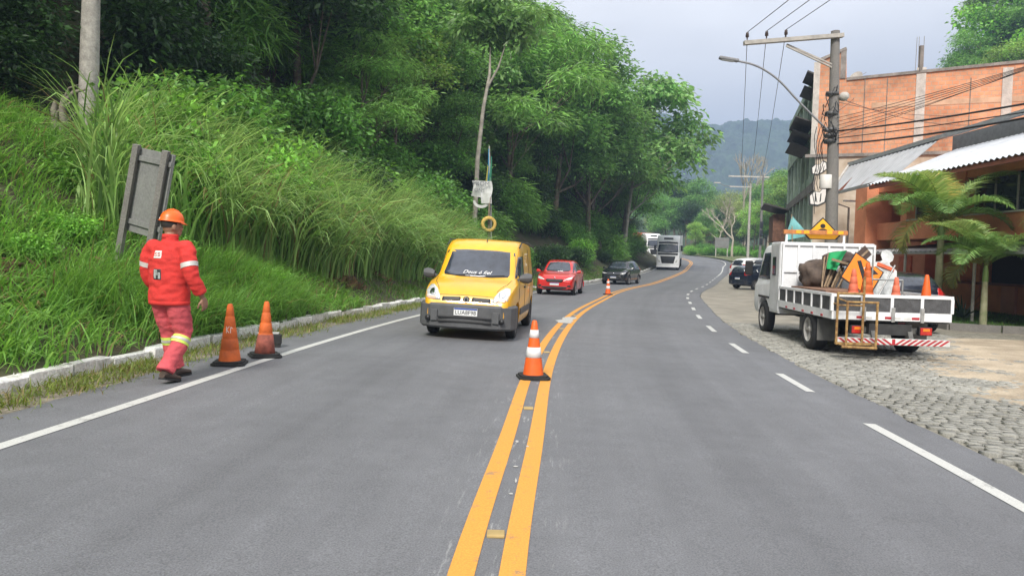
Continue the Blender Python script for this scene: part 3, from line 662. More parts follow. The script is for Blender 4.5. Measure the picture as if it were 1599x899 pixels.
def rings(q, secs, n=16):
    """closed loft of horizontal elliptical rings: (x,y,z,rx,ry)"""
    vs = []
    for x, y, z, rx, ry in secs:
        for j in range(n):
            a = 2 * PI * j / n; vs.append((x + rx * math.cos(a), y + ry * math.sin(a), z))
    k = len(secs); up = secs[-1][2] > secs[0][2]
    fs = [(i * n + j, i * n + (j + 1) % n, (i + 1) * n + (j + 1) % n, (i + 1) * n + j) for i in range(k - 1) for j in range(n)]
    fs += [tuple(reversed(range(n))), tuple(range((k - 1) * n, k * n))]
    if not up: fs = [tuple(reversed(f)) for f in fs]
    q.add(vs, fs, True)
def ball(q, c, r, n=14):
    rx, ry, rz = (r, r, r) if isinstance(r, (int, float)) else r
    pr = [(c[0], c[1], c[2] + rz * math.sin(a), max(1e-4, rx * math.cos(a)), max(1e-4, ry * math.cos(a))) for a in np.linspace(-PI / 2 * .98, PI / 2 * .98, n // 2 + 3)]
    rings(q, pr, n)
def bvh_of(me): return BVHTree.FromPolygons([v.co.copy() for v in me.vertices], [tuple(p.vertices) for p in me.polygons])
def panel(bvh, M, poly, off=.004, rim=.012, nr=4, sub=3, smooth=True, holes=None):
    """patch laid on a surface: polygon (u,v) in frame M, cast along -z of M onto the surface and lifted by off"""
    pts = []
    for i in range(len(poly)):
        a, b = poly[i], poly[(i + 1) % len(poly)]
        for k in range(sub): pts.append((a[0] + (b[0] - a[0]) * k / sub, a[1] + (b[1] - a[1]) * k / sub))
    cx = sum(p[0] for p in pts) / len(pts); cy = sum(p[1] for p in pts) / len(pts); dz = (M.to_3x3() @ Vector((0, 0, -1))).normalized()
    q = MB(); n = len(pts); V = []
    def cast(u, v, o):
        st = M @ Vector((u, v, 0)); h = bvh.ray_cast(st, dz)
        p = h[0]
        if p is None: h = bvh.find_nearest(st + dz * 1.0); p = h[0]
        return p - dz * o
    V.append(cast(cx, cy, off))
    for r_ in range(1, nr + 1):
        w = r_ / nr
        for p in pts: V.append(cast(cx + (p[0] - cx) * w, cy + (p[1] - cy) * w, off))
    for p in pts: V.append(cast(p[0], p[1], -rim))
    F = [(0, 1 + k, 1 + (k + 1) % n) for k in range(n)]
    for r_ in range(nr):
        b0 = 1 + r_ * n; F += [(b0 + k, b0 + n + k, b0 + n + (k + 1) % n, b0 + (k + 1) % n) for k in range(n)]
    q.add(V, F, smooth)
    # orientation: make first face look along +z of M
    a, b, c = (V[i] for i in F[0])
    if (b - a).cross(c - a).dot(-dz) < 0: q.f = [tuple(reversed(f)) for f in q.f]
    return q
def rrect(u0, u1, v0, v1, r=.03, k=3):
    out = []
    for cx, cy, a0 in ((u1 - r, v1 - r, 0), (u0 + r, v1 - r, 90), (u0 + r, v0 + r, 180), (u1 - r, v0 + r, 270)):
        for i in range(k + 1):
            a = math.radians(a0 + 90 * i / k); out.append((cx + r * math.cos(a), cy + r * math.sin(a)))
    return out
def ringband(bvh, c, axis, h, off=.004, n=24, rmax=.25, levels=3):
    c = Vector(c); ax = Vector(axis).normalized(); u = ax.orthogonal().normalized(); v = ax.cross(u); P = []
    for k in range(levels):
        o = c + ax * (h * (k / (levels - 1) - .5)); row = []
        for j in range(n + 1):
            a = 2 * PI * j / n; d = u * math.cos(a) + v * math.sin(a); hit = bvh.ray_cast(o, d, rmax)
            row.append((hit[0] if hit[0] else o + d * .084) + d * off)
        P.append(row)
    q = MB(); q.grid(P, True, True); return q
# ================================================================ the road worker
SKIN = mat('skin', (.30, .16, .10), .55, .08, 8)
RED = mat('red_jacket_cloth', (.62, .035, .028), .85, .14, 7, .35, 130, fine=.08)
PINK = mat('faded_red_trousers', (.56, .085, .10), .88, .18, 5, .4, 120, fine=.1)
ORANGE_P = mat('orange_helmet_plastic', (.85, .13, .012), .35, .06, 6)
SILVER = mat('reflective_silver', (.52, .50, .47), .4, .08, 20); LIME = mat('reflective_yellow', (.62, .78, .12), .5, .06, 20)
BOOT = mat('worn_boot_leather', (.075, .05, .038), .7, .35, 10, .4, 60); HAIR = mat('dark_hair', (.02, .016, .013), .7); WHITE = mat('white_print', (.75, .72, .68), .6, .05); BLACKP = mat('dark_print', (.03, .035, .035), .6); GREYP = mat('grey_print', (.35, .37, .36), .6)
W = thing('person', 'worker in red jacket and faded red trousers with orange hard hat walking beside the kerb', 'person', (-3.70, 7.98, g1(-3.7, 7.98)), math.radians(-16))
W.scale = (1.06, 1.04, 1.02)
rk, ra = Vector((.11, .07, .49)), Vector((.10, -.17, .125)); lk, la = Vector((-.085, .11, .49)), Vector((-.075, .19, .09))
rs, re_, rw = Vector((.205, -.01, 1.415)), Vector((.30, -.045, 1.13)), Vector((.35, .06, .90)); lsh, le_, lw = Vector((-.205, 0, 1.415)), Vector((-.275, .01, 1.13)), Vector((-.25, .13, .91))
def limb(q, pts, rad, n=14):
    P = catmull(pts, 5); R_ = np.interp(np.linspace(0, 1, len(P)), np.linspace(0, 1, len(rad)), rad); q.tube(P, list(map(float, R_)), n)
# body: one continuous skin surface
b = MB()
rings(b, [(0, 0, .86, .13, .09), (0, 0, 1.0, .15, .10), (0, 0, 1.2, .16, .10), (0, -.005, 1.36, .17, .09), (0, -.005, 1.44, .10, .07), (0, 0, 1.48, .06, .062), (.004, .01, 1.56, .058, .062)])
hd = Vector((.008, .022, 1.635)); hr = Matrix.Rotation(math.radians(-28), 3, 'Z')
hq = MB(); ball(hq, (0, 0, .01), (.076, .096, .115), 18); ball(hq, (0, .035, -.065), (.055, .062, .055), 14); ball(hq, (0, .098, -.018), (.014, .02, .024), 10); ball(hq, (0, .088, .03), (.05, .018, .012), 10)
for sx in (-1, 1): ball(hq, (sx * .078, -.008, -.012), (.012, .022, .034), 10); ball(hq, (sx * .04, .082, -.03), (.022, .016, .016), 8)
ball(hq, (0, .092, -.062), (.026, .012, .008), 8)
b.add([hd + hr @ Vector(v) for v in hq.v], hq.f, True)
limb(b, [(.12, -.01, 1.40), rs, re_, rw], [.06, .05, .042, .028]); limb(b, [(-.12, 0, 1.40), lsh, le_, lw], [.06, .05, .042, .028])
limb(b, [(.09, 0, .93), (.10, .02, .75), rk, ra], [.085, .08, .055, .04]); limb(b, [(-.09, 0, .93), (-.10, .06, .75), lk, la], [.085, .08, .055, .04])
limb(b, [ra, ra + Vector((0, .06, -.06)), ra + Vector((.005, .15, -.095))], [.035, .035, .03]); limb(b, [la, la + Vector((0, .08, -.04)), la + Vector((0, .18, -.055))], [.035, .035, .03])
def hand(q, wr, fdir, palm, thumb):
    f = Vector(fdir).normalized(); p = Vector(palm).normalized(); s = f.cross(p).normalized() * thumb; o = Vector(wr)
    vs = MB(); 
    for k in range(5):     # palm as overlapping chains
        t = (k - 2) / 2; q.tube([o + s * t * .012, o + f * .045 + s * t * .03, o + f * .088 + s * t * .033], [.016, .015, .012], 8)
    for k, (t, L) in enumerate(((1.0, .068), (.35, .078), (-.35, .073), (-1.0, .056))):
        a = o + f * .083 + s * t * .031; d1 = (f + p * .25).normalized(); d2 = (f + p * .95).normalized(); d3 = (f * .5 + p * 1.1).normalized()
        q.tube([a, a + d1 * L * .45, a + d1 * L * .45 + d2 * L * .32, a + d1 * L * .45 + d2 * L * .32 + d3 * L * .26], [.0098, .0095, .0088, .0072], 8)
    a = o + f * .025 + s * .026; d1 = (f * .6 + s * .8 + p * .3).normalized(); d2 = (f * .95 + s * .25 + p * .45).normalized()
    q.tube([a, a + d1 * .042, a + d1 * .042 + d2 * .032, a + d1 * .042 + d2 * .055], [.0135, .0115, .0105, .008], 8)
hand(b, rw + Vector((.003, .008, -.01)), (.05, .28, -1), (-1, .1, -.1), -1); hand(b, lw + Vector((0, .005, -.01)), (.0, .3, -1), (1, .1, -.1), 1)
body = mobj('body', remesh(b, 'body', .0062, SKIN, 3), W)
for sx in (-1, 1):
    q = MB(); ball(q, hd + hr @ Vector((sx * .031, .084, .008)), .0115, 10); q.build('eye', mat('eye_white_dark', (.25, .22, .2), .2), body)
q = MB(); hq = MB(); ball(hq, (0, -.012, .02), (.081, .094, .108), 18); hq.v = [(x, y, z) for x, y, z in hq.v]
q.add([hd + hr @ Vector((v[0], v[1] - .006, v[2] + .012)) for v in hq.v], [f for f in hq.f if all(hq.v[i][2] > -.035 for i in f)], True); q.build('hair', HAIR, body)
# jacket
j = MB()
rings(j, [(0, 0, .815, .215, .150), (0, 0, .86, .222, .156), (0, 0, 1.0, .218, .152), (0, -.004, 1.16, .222, .150), (0, -.008, 1.29, .222, .140), (0, -.008, 1.39, .196, .118), (0, -.006, 1.455, .135, .095), (.002, 0, 1.485, .088, .085), (.003, .002, 1.525, .078, .080)], 28)
limb(j, [(.10, -.005, 1.385), rs + Vector((.005, 0, -.015)), re_, rw + Vector((-.002, -.012, .035))], [.088, .082, .078, .062], 18); limb(j, [(-.10, 0, 1.385), lsh + Vector((-.005, 0, -.015)), le_, lw + Vector((0, -.015, .035))], [.088, .082, .078, .062], 18)
jme = remesh(j, 'jacket', .0115, RED, 4, .0125, 7.5); jacket = mobj('jacket', jme, W); jb = bvh_of(jme)
back = frame_matrix((0, -.6, 0), (1, 0, 0), (0, 0, 1))       # seen from behind
o = panel(jb, back, rrect(-.075, .02, 1.295, 1.375, .008), .004).build('back_patch', WHITE, jacket)
REDP = mat('red_print', (.55, .06, .05), .6)
q = MB()
for x0, z0, pts in ((-.062, 1.32, [(0, 0), (.022, 0), (.022, .016), (.004, .018), (.004, .034), (.024, .034)]), (-.026, 1.32, [(.03, .034), (.006, .032), (.008, .018), (.03, .016), (.03, .002), (.004, 0)])):
    P = []
    for u, v in pts:
        h = jb.ray_cast(Vector((x0 + u, -.6, z0 + v)), Vector((0, 1, 0))); P.append(h[0] + Vector((0, -.006, 0)))
    q.tube(P, .0035, 5)
q.build('patch_lettering', REDP, o)
o = panel(jb, back, rrect(-.066, .026, 1.075, 1.185, .006), .004).build('back_emblem', BLACKP, jacket)
for u0, u1, v0, v1 in ((-.058, -.036, 1.082, 1.178), (-.006, .018, 1.082, 1.15), (-.032, -.014, 1.12, 1.178)): panel(jb, back, rrect(u0, u1, v0, v1, .004), .007, .006).build('emblem_bar', GREYP, o)
for c, ax in ((rs.lerp(re_, .66) + Vector((.003, 0, 0)), re_ - rs), (lsh.lerp(le_, .66), le_ - lsh)): ringband(jb, c, ax, .05, .005, rmax=.118).build('arm_band', SILVER, jacket)
q = MB(); rings(q, [(.003, .002, 1.50, .080, .082), (.004, .004, 1.535, .078, .080), (.004, .006, 1.552, .074, .078), (.004, .006, 1.552, .064, .068), (.003, .004, 1.50, .066, .070)], 22); q.build('collar', RED, jacket)
q = MB(); rings(q, [(0, 0, .806, .206, .142), (0, 0, .812, .219, .154), (0, 0, .842, .2235, .1575), (0, 0, .848, .218, .152)], 30); q.build('hem', RED, jacket)
# trousers
p = MB()
rings(p, [(0, 0, .80, .185, .135), (0, 0, .88, .185, .13), (0, 0, .98, .17, .115)], 24)
limb(p, [(.092, 0, .90), (.102, .02, .72), rk, rk.lerp(ra, .55), ra + Vector((0, -.005, .0))], [.118, .112, .088, .086, .088], 18)
limb(p, [(-.092, 0, .90), (-.10, .05, .72), lk, lk.lerp(la, .55), la + Vector((0, -.005, .015))], [.118, .112, .088, .086, .088], 18)
pme = remesh(p, 'trousers', .0105, PINK, 3, .012, 8.5, 3.1); tr = mobj('trousers', pme, W); pb = bvh_of(pme)
for a, k, e in (((.102, .02, .72), rk, ra), ((-.10, .05, .72), lk, la)):
    ax = (e - k); c = k + ax * .17
    ringband(pb, c, ax, .085, .006, rmax=.14).build('knee_band', LIME, tr); ringband(pb, c, ax, .03, .010, rmax=.14).build('silver_stripe', SILVER, tr)
# boots
def boot(heel, toe, w, name):
    q = MB(); h, t_ = Vector(heel), Vector(toe); d = (t_ - h); up = Vector((0, 0, 1)); s = d.cross(up).normalized(); up = s.cross(d).normalized()
    prof_ = [(0, .036, .075), (.08, .042, .092), (.3, .043, .098), (.5, .046, .075), (.75, .052, .055), (.93, .044, .045), (1.0, .022, .03)]; P = []
    for u, hw, ht in prof_:
        c = h + d * u; P.append([c + s * hw * math.cos(a) + up * (ht * .5 + ht * .5 * math.sin(a)) for a in np.linspace(0, 2 * PI, 15)])
    q.grid(P, True); q.add(P[0][:-1], [tuple(range(14))]); q.add(P[-1][:-1], [tuple(reversed(range(14)))])
    o = q.build('boot', BOOT, W); z = MB(); P = []
    for u, hw, ht in prof_:
        c = h + d * u - up * .012; P.append([c + s * hw * 1.06, c + s * hw * 1.06 + up * .022, c - s * hw * 1.06 + up * .022, c - s * hw * 1.06, c + s * hw * 1.06])
    z.grid(P, False); z.add(P[0][:4], [(0, 1, 2, 3)]); z.add(P[-1][:4], [(3, 2, 1, 0)]); z.build('sole', mat('black_rubber', (.02, .02, .02), .8, .3, 12), o)
boot(ra + Vector((.0, -.055, -.062)), ra + Vector((.01, .185, -.118)), .05, 'boot'); boot(la + Vector((0, -.06, -.075)), la + Vector((-.005, .215, -.075)), .05, 'boot')
# helmet
h = MB(); prof_ = [(.135, -.002), (.137, .006), (.124, .014), (.122, .03), (.117, .06), (.098, .098), (.068, .122), (.03, .134), (.001, .137)]
h.lathe(prof_, 28, sx=.92, sy=1.08); h.lathe([(.133, -.002), (.118, .008), (.112, .05), (.07, .11), (.001, .125)], 28, sx=.92, sy=1.08)
h.v = [(x * .86, y * .9, z * .93) for x, y, z in h.v]; hp = h.build('helmet', ORANGE_P, W, hd + Vector((-.002, .0, .045)), (math.radians(-7), 0, math.radians(-28)))
q = MB(); q.tube([(0, -.118, .035), (0, -.095, .085), (0, -.05, .125), (0, 0, .138), (0, .05, .128), (0, .1, .085), (0, .122, .035)], [.010, .014, .016, .016, .016, .014, .010], 8); q.build('helmet_ridge', ORANGE_P, hp).scale = (.86, .9, .93)
q = MB(); q.grid([[( .125 * math.sin(a) * (1 if k == 0 else .96), .136 * math.cos(a) + (.0 if k == 0 else .052 * max(0, math.cos(a)) ** .6), .004 - (.012 if k else 0)) for a in np.linspace(-1.25, 1.25, 13)] for k in (0, 1)]); q.build('helmet_peak', ORANGE_P, hp).scale = (.86, .9, .93)
q = MB(); q.box((-.01, -.1275, .022), (.05, .006, .022)); q.build('helmet_sticker', WHITE, hp).scale = (.86, .9, .93)
# ================================================================ traffic cones
CONE = mat('cone_orange', (.80, .125, .015), .5, .12, 6, .15, 40); CONE_D = mat('cone_orange_dirty', (.62, .13, .03), .7, .3, 5, .2, 30, col2=(.74, .15, .022)); CONE_F = mat('cone_faded_pink', (.72, .17, .09), .65, .15, 6)
CONE_G = mat('cone_grimy', (.27, .075, .05), .8, .4, 9); RUB = mat('black_rubber', (.02, .02, .02), .8); CWHITE = mat('cone_white_band', (.74, .74, .74), .45, .06, 12)
def cone_r(z, H=.72): return .032 + (.140 - .032) * (1 - z / H)
def traffic_cone(label, loc, kind, group=None, H=.72, tilt=(0, 0), rz=0, stack=1, base=True):
    o = thing('traffic_cone', label, 'traffic cone', loc, rz, group); o.rotation_euler = (tilt[0], tilt[1], rz)
    m_ = {'new': CONE, 'dirty': CONE_D, 'faded': CONE_F}[kind]
    if base:
        q = MB(); pr = [(-.20, -.15), (-.15, -.20), (.15, -.20), (.20, -.15), (.20, .15), (.15, .20), (-.15, .20), (-.20, .15)]
        q.prism(pr, .028); q.prism([(x * .88, y * .88) for x, y in pr], .022, Matrix.Translation((0, 0, .028))); q.build('rubber_base', RUB, o)
    prof_ = [(cone_r(.03, H), .03)]
    for k in range(1, 5):                     # moulded step rings
        z = .05 + (H - .06) * k / 5; prof_ += [(cone_r(z - .012, H), z - .012), (cone_r(z, H) - .007, z), (cone_r(z + .01, H), z + .01)] if kind != 'new' else [(cone_r(z, H), z)]
    prof_ += [(cone_r(H - .03, H), H - .03), (cone_r(H - .02, H) - .004, H - .02), (.030, H - .008), (.018, H), (.001, H)]
    q = MB(); q.lathe(prof_, 24); body_ = q.build('cone_body', m_, o)
    return o, body_
def cone_band(body_, z0, z1, m_, H=.72, name='white_band', off=.004):
    q = MB(); q.lathe([(cone_r(z0, H) + off - .004, z0), (cone_r(z0, H) + off, z0 + .001), (cone_r(z1, H) + off, z1 - .001), (cone_r(z1, H) + off - .004, z1)], 24); return q.build(name, m_, body_)
def gl(x, y): return (x, y, g1(x, y) + .005)
o, bd = traffic_cone('all-orange cone on black base standing closest to the worker on the white edge line', gl(-3.50, 9.18), 'dirty', H=.755, rz=.2)
q = MB(); bv = bvh_of(bd.data); Mf = frame_matrix((0, -.5, 0), (1, 0, 0), (0, 0, 1))
for a, c in (((-.028, .40), (-.028, .48)), ((-.028, .44), (.005, .48)), ((-.028, .44), (.004, .40)), ((.02, .40), (.02, .47)), ((.02, .47), (.04, .455))):
    P = [bv.ray_cast(Vector((u, -.5, v)), Vector((0, 1, 0)))[0] + Vector((0, -.002, 0)) for u, v in (a, c)]; q.tube(P, .004, 4)
q.build('scratched_mark', WHITE, bd)
o, bd = traffic_cone('orange cone with grimy dark lower half beside the kerb grass', gl(-3.32, 9.95), 'dirty', H=.745, rz=.5, tilt=(0, math.radians(1.5)))
cone_band(bd, .035, .30, CONE_G, .745, 'grime_band', .003)
o, bd = traffic_cone('orange cone with two white bands standing on the double yellow line', gl(.30, 9.42), 'new', H=.74, rz=.15)
cone_band(bd, .27, .40, CWHITE, .74); cone_band(bd, .52, .62, CWHITE, .74)
o, bd = traffic_cone('small far orange white-banded cone on the yellow line beside the red car', gl(4.42, 34.0), 'new', H=.72, rz=.1)
cone_band(bd, .27, .40, CWHITE); cone_band(bd, .52, .62, CWHITE)
# small black plastic box with a pale bar behind the second cone
o = thing('black_box', 'small black lamp box with pale top tray in the grass behind the grimy cone', 'lamp', gl(-3.52, 10.9), .2)
q = MB(); q.bbox((.06, 0, .11), (.13, .12, .15), .015); q.build('box_body', RUB, o); q = MB(); q.bbox((-.06, 0, .2), (.3, .1, .025), .008); q.build('tray', mat('dull_pale_plastic', (.42, .42, .40), .7), o)
q = MB(); q.box((.06, 0, .03), (.1, .1, .08)); q.build('foot', RUB, o)
# ================================================================ left-hand roadside things
def bank_z(x, y):
    d, s = offs(x, y); s = s[0]; dk = float(f_kerb(s)) - d[0]
    return float(bank_pt(np.array([s]), np.array([max(dk, 0)]))[2][0])
def hit_bank(px, py, t0=4.0, t1=80):
    dr = ray(px, py); t = t0
    while t < t1:
        P = C_O + dr * t
        if P.z < bank_z(P.x, P.y): return P
        t += .05
    return C_O + dr * t1
CONC = mat('weathered_concrete', (.30, .285, .26), .92, .25, 5, .6, 40, col2=(.19, .18, .165), fine=.15); PLY = mat('weathered_sign_back', (.31, .315, .30), .8, .25, 3, .3, 25, col2=(.19, .19, .185), fine=.12)
pR = hit_bank(222, 455); Ys = pR.y; pL = at(180, 430, Ys + .35); tL = at(213, 232, Ys + .05); tR = at(259, 242, Ys - .3)
S = thing('road_sign', 'back of a grey rectangular road sign leaning on two concrete posts in the bank grass', 'road sign', pR)
def rel(p): return Vector(p) - pR
for a, c in ((pL, tL), (pR, tR)):
    d = (c - a).normalized(); q = MB(); q.bar(rel(a - d * .5), rel(c + d * .06), .085, .10, (0, 1, 0)); q.build('post', CONC, S)
ux = (tR - tL); ux = ux.normalized(); uy = ((tL - pL).normalized() + (tR - pR).normalized()).normalized(); nrm = ux.cross(uy).normalized()
if nrm.y < 0: nrm = -nrm
ctr = rel((tL + tR) / 2) + nrm * .075; Wp = (tR - tL).length + .24; Hp = 1.32
Rm = Matrix((ux, uy, ux.cross(uy))).transposed()
o = MB().bbox(ctr - uy * (Hp / 2 - .02), (Wp, Hp, .02), .005, Rm).build('sign_panel', PLY, S)
for f in (.10, .86): MB().box(ctr - uy * (Hp * f) - nrm * .022, (Wp - .02, .075, .04), Rm).build('cross_rail', PLY, S)
for sx in (-1, 1): MB().box(ctr - uy * (Hp / 2 - .02) + ux * sx * (Wp / 2 - .02) - nrm * .016, (.03, Hp - .02, .03), Rm).build('edge_frame', PLY, S)
# palm trunk on the bank top, broken fence stakes
# ================================================================ cars
def pchip(x, y, xi):
    x = np.asarray(x, float); y = np.asarray(y, float); h = np.diff(x); dl = np.diff(y) / h; m_ = np.zeros(len(x))
    m_[0], m_[-1] = dl[0], dl[-1]
    for i in range(1, len(x) - 1):
        if dl[i - 1] * dl[i] > 0: w1, w2 = 2 * h[i] + h[i - 1], h[i] + 2 * h[i - 1]; m_[i] = (w1 + w2) / (w1 / dl[i - 1] + w2 / dl[i])
    k = np.clip(np.searchsorted(x, xi) - 1, 0, len(h) - 1); t = (xi - x[k]) / h[k]
    return y[k] * (2 * t ** 3 - 3 * t ** 2 + 1) + m_[k] * h[k] * (t ** 3 - 2 * t ** 2 + t) + y[k + 1] * (-2 * t ** 3 + 3 * t ** 2) + m_[k + 1] * h[k] * (t ** 3 - t ** 2)
def section(zb, w, zbelt, wr, zt):
    e = min(.09, (zt - zbelt) * .45); a = (w * .97, zbelt); r_ = (wr, zt - e)
    L = lambda t: (a[0] + (r_[0] - a[0]) * t, a[1] + (r_[1] - a[1]) * t)
    return [(0, zb), (w * .80, zb), (w * .95, zb + .04), (w * .99, zb + .14), (w, (zb + zbelt) / 2), (w * .995, zbelt - .08), (w * .985, zbelt - .03), a, L(.33), L(.66), r_, (wr - .035, zt - e * .5), (wr - .10, zt - e * .2), (wr * .5, zt - .004), (0, zt)]
def car_loft(st, step=.06):
    st = np.array(st); xs = np.unique(np.r_[np.arange(st[0, 0], st[-1, 0], step), st[:, 0]])
    prm = [pchip(st[:, 0], st[:, k], xs) for k in range(1, 6)]; q = MB(); P = []
    for i, x in enumerate(xs):
        s = section(*[float(a[i]) for a in prm]); P.append([(x, y, z) for y, z in s] + [(x, -y, z) for y, z in reversed(s[1:-1])] + [(x, s[0][0], s[0][1])])
    q.grid(P, True, True); n = len(P[0]) - 1
    q.add(P[0][:n], [tuple(range(n))]); q.add(P[-1][:n], [tuple(reversed(range(n)))]); return q
def clean_closed(me):
    bm = bmesh.new(); bm.from_mesh(me); bmesh.ops.remove_doubles(bm, verts=bm.verts, dist=1e-4); bmesh.ops.recalc_face_normals(bm, faces=bm.faces); bm.to_mesh(me); bm.free(); return me
def cut_arches(me, axles, r, W_, mat_, wide=.3):
    me = clean_closed(me); q = MB()
    for x in axles:
        for sy in (-1, 1):
            z = [(x + r * math.cos(2 * PI * k / 20), r * .96 * math.sin(2 * PI * k / 20)) for k in range(20)]
            M_ = frame_matrix((0, sy * (W_ + .1), .0), (1, 0, 0), (0, 0, 1)); t = (wide + .1) * (1 if sy > 0 else -1)
            q.prism([(a, b + r * .93) for a, b in z], t, M_)
    cme = q.mesh('cut'); clean_closed(cme); co = bpy.data.objects.new('cut', cme); COL.objects.link(co)
    out = temp_eval(me, [('BOOLEAN', dict(operation='DIFFERENCE', object=co, solver='EXACT'))]); bpy.data.objects.remove(co)
    out.materials.clear(); out.materials.append(mat_)
    return out
def shade(me, ang=35):
    me.polygons.foreach_set('use_smooth', [True] * len(me.polygons))
    try: me.set_sharp_from_angle(angle=math.radians(ang))
    except Exception: pass
    me.update()
TYRE = mat('tyre_rubber', (.022, .022, .023), .85, .2, 14); RIM = mat('alloy_rim', (.42, .42, .43), .35, .1, 8, metal=.7); RIM_D = mat('steel_wheel_dark', (.05, .05, .052), .5)
GLASS = mat('sky_toned_car_glass', (.035, .043, .060), .05, .35, 3, spec=1.0); PLASTIC = mat('grey_bumper_plastic', (.085, .087, .09), .62, .12, 8, .1, 80); BLACK = mat('black_trim', (.015, .015, .016), .5); LAMP = mat('headlamp_glass', (.62, .63, .62), .12, .25, 16, metal=.25, spec=.8)  # opaque car glass: bluish base colour paints in sky reflections
CHROME = mat('chrome', (.75, .75, .76), .15, .03, 5, metal=1.0); PLATE = mat('number_plate_white', (.74, .75, .74), .45, .03); PLATEB = mat('number_plate_blue', (.02, .06, .30), .5); INK = mat('plate_ink', (.02, .02, .025), .6); REDL = mat('red_tail_lamp', (.45, .015, .012), .2, .15, 10, spec=.8); AMBER = mat('amber_lamp', (.75, .22, .02), .25)
YEL = mat('yellow_car_paint', (.80, .42, .012), .34, .09, 1.5, coat=.5, fine=.03); REDC = mat('red_car_paint', (.55, .018, .016), .28, .05, 2, coat=.8); BLKC = mat('black_car_paint', (.010, .011, .014), .22, .1, 2, coat=.8); NAVY = mat('dark_navy_car_paint', (.012, .016, .030), .25, .1, 2, coat=.8); WHC = mat('white_vehicle_paint', (.80, .81, .82), .4, .04, 3, coat=.3)
def wheel(parent, x, y, r, w, rim_m=RIM, side=1, spokes=5, rimr=.64):
    q = MB(); q.lathe([(r * rimr, -w / 2), (r * .86, -w / 2), (r * .96, -w * .42), (r, -w * .25), (r, w * .25), (r * .96, w * .42), (r * .86, w / 2), (r * rimr, w / 2), (r * rimr, -w / 2)], 28, 'Y'); t_ = q.build('wheel', TYRE, parent, (x, y, r))
    q = MB(); s = side; ww = s * w / 2
    q.lathe([(r * rimr * 1.01, ww * .98), (r * rimr * .92, ww * .9), (r * rimr * .88, ww * .35), (.001, ww * .35)], 24, 'Y')
    for k in range(spokes):
        a = 2 * PI * k / spokes; q.bar((0, ww * .62, 0), (math.cos(a) * r * rimr * .93, ww * .75, math.sin(a) * r * rimr * .93), r * .13, w * .12, (0, 1, 0))
    q.lathe([(r * .14, ww * .5), (r * .14, ww * .85), (.001, ww * .88)], 12, 'Y'); q.build('rim', rim_m, t_)
    return t_
FRONT = frame_matrix((4, 0, 0), (0, 1, 0), (0, 0, 1)); REAR = frame_matrix((-4, 0, 0), (0, -1, 0), (0, 0, 1)); LSIDE = frame_matrix((0, 3, 0), (-1, 0, 0), (0, 0, 1)); RSIDE = frame_matrix((0, -3, 0), (1, 0, 0), (0, 0, 1))
def mirx(poly): return [(-a, b) for a, b in reversed(poly)]
def plan_bar(q, pts, z0, z1, th=.03, cham=.03):
    """band following a plan curve: vertical strip with rounded top and bottom"""
    P = []; k = len(pts)
    for i, (x, y) in enumerate(pts):
        a, b = Vector((*pts[max(i - 1, 0)], 0)), Vector((*pts[min(i + 1, k - 1)], 0)); t_ = (b - a).normalized(); n = Vector((t_.y, -t_.x, 0)); c = Vector((x, y, 0))
        P.append([c - n * th + Vector((0, 0, z0)), c + n * 0 + Vector((0, 0, z0)), c + n * cham + Vector((0, 0, z0 + cham)), c + n * cham + Vector((0, 0, z1 - cham)), c + Vector((0, 0, z1)), c - n * th + Vector((0, 0, z1))])
    q.grid(P, False); q.add(P[0], [tuple(range(6))]); q.add(P[-1], [tuple(reversed(range(6)))]); return q
def mirror(parent, x, y, z, m_, s, sc=1.0):
    q = MB(); P = []
    for u, hh in ((0, .05), (.25, .075), (.7, .085), (1, .06)):
        c = Vector((x - .03 * u, y + s * (.02 + .19 * u) * sc, z + .02 * u)); P.append([c + Vector((.07 * sc * math.cos(a) * (1 - .3 * u), 0, hh * sc * math.sin(a))) for a in np.linspace(0, 2 * PI, 13)])
    q.grid(P, True, s < 0); q.add(P[-1][:-1], [tuple(range(12))]); q.bar((x + .02, y - s * .03, z - .03), (x, y + s * .05, z), .05, .04); return q.build('mirror', m_, parent)
def plate(bv, parent, u0, u1, v0, v1, M_, txt=None):
    o = panel(bv, M_, rrect(u0, u1, v0, v1, .01), .012).build('number_plate', PLATE, parent); panel(bv, M_, rrect(u0 + .004, u1 - .004, v1 - .034, v1 - .004, .004), .016, .006).build('plate_band', PLATEB, o)
    if txt:
        dz = M_.to_3x3() @ Vector((0, 0, -1)); c = M_ @ Vector(((u0 + u1) / 2, (v0 + v1) / 2 - .016, 0)); h = bv.ray_cast(c, dz)
        text('plate_text', txt, .105, INK, o, frame_matrix(h[0] - dz * .022, M_.to_3x3() @ Vector((1, 0, 0)), M_.to_3x3() @ Vector((0, 0, 0)) + Vector((0, 0, 1))), .001)
    return o
def veh(name, label, cat, front_axle, axle_x, yaw, z=None, group=None):
    """yaw: heading angle (direction of +x) in radians; origin placed so that the local front axle sits over front_axle"""
    c, s = math.cos(yaw), math.sin(yaw); x = front_axle[0] - c * axle_x; y = front_axle[1] - s * axle_x
    o = thing(name, label, cat, (x, y, 0), yaw, group); zs = [g1(x + c * a - s * b_, y + s * a + c * b_) for a in (axle_x, -axle_x) for b_ in (-.7, .7)]
    fz = (zs[0] + zs[1]) / 2; rz_ = (zs[2] + zs[3]) / 2; o.location.z = sum(zs) / 4 + .003
    o.rotation_euler = (math.atan2(((zs[1] + zs[3]) - (zs[0] + zs[2])) / 2, 1.4), -math.atan2(fz - rz_, 2 * axle_x), yaw); return o
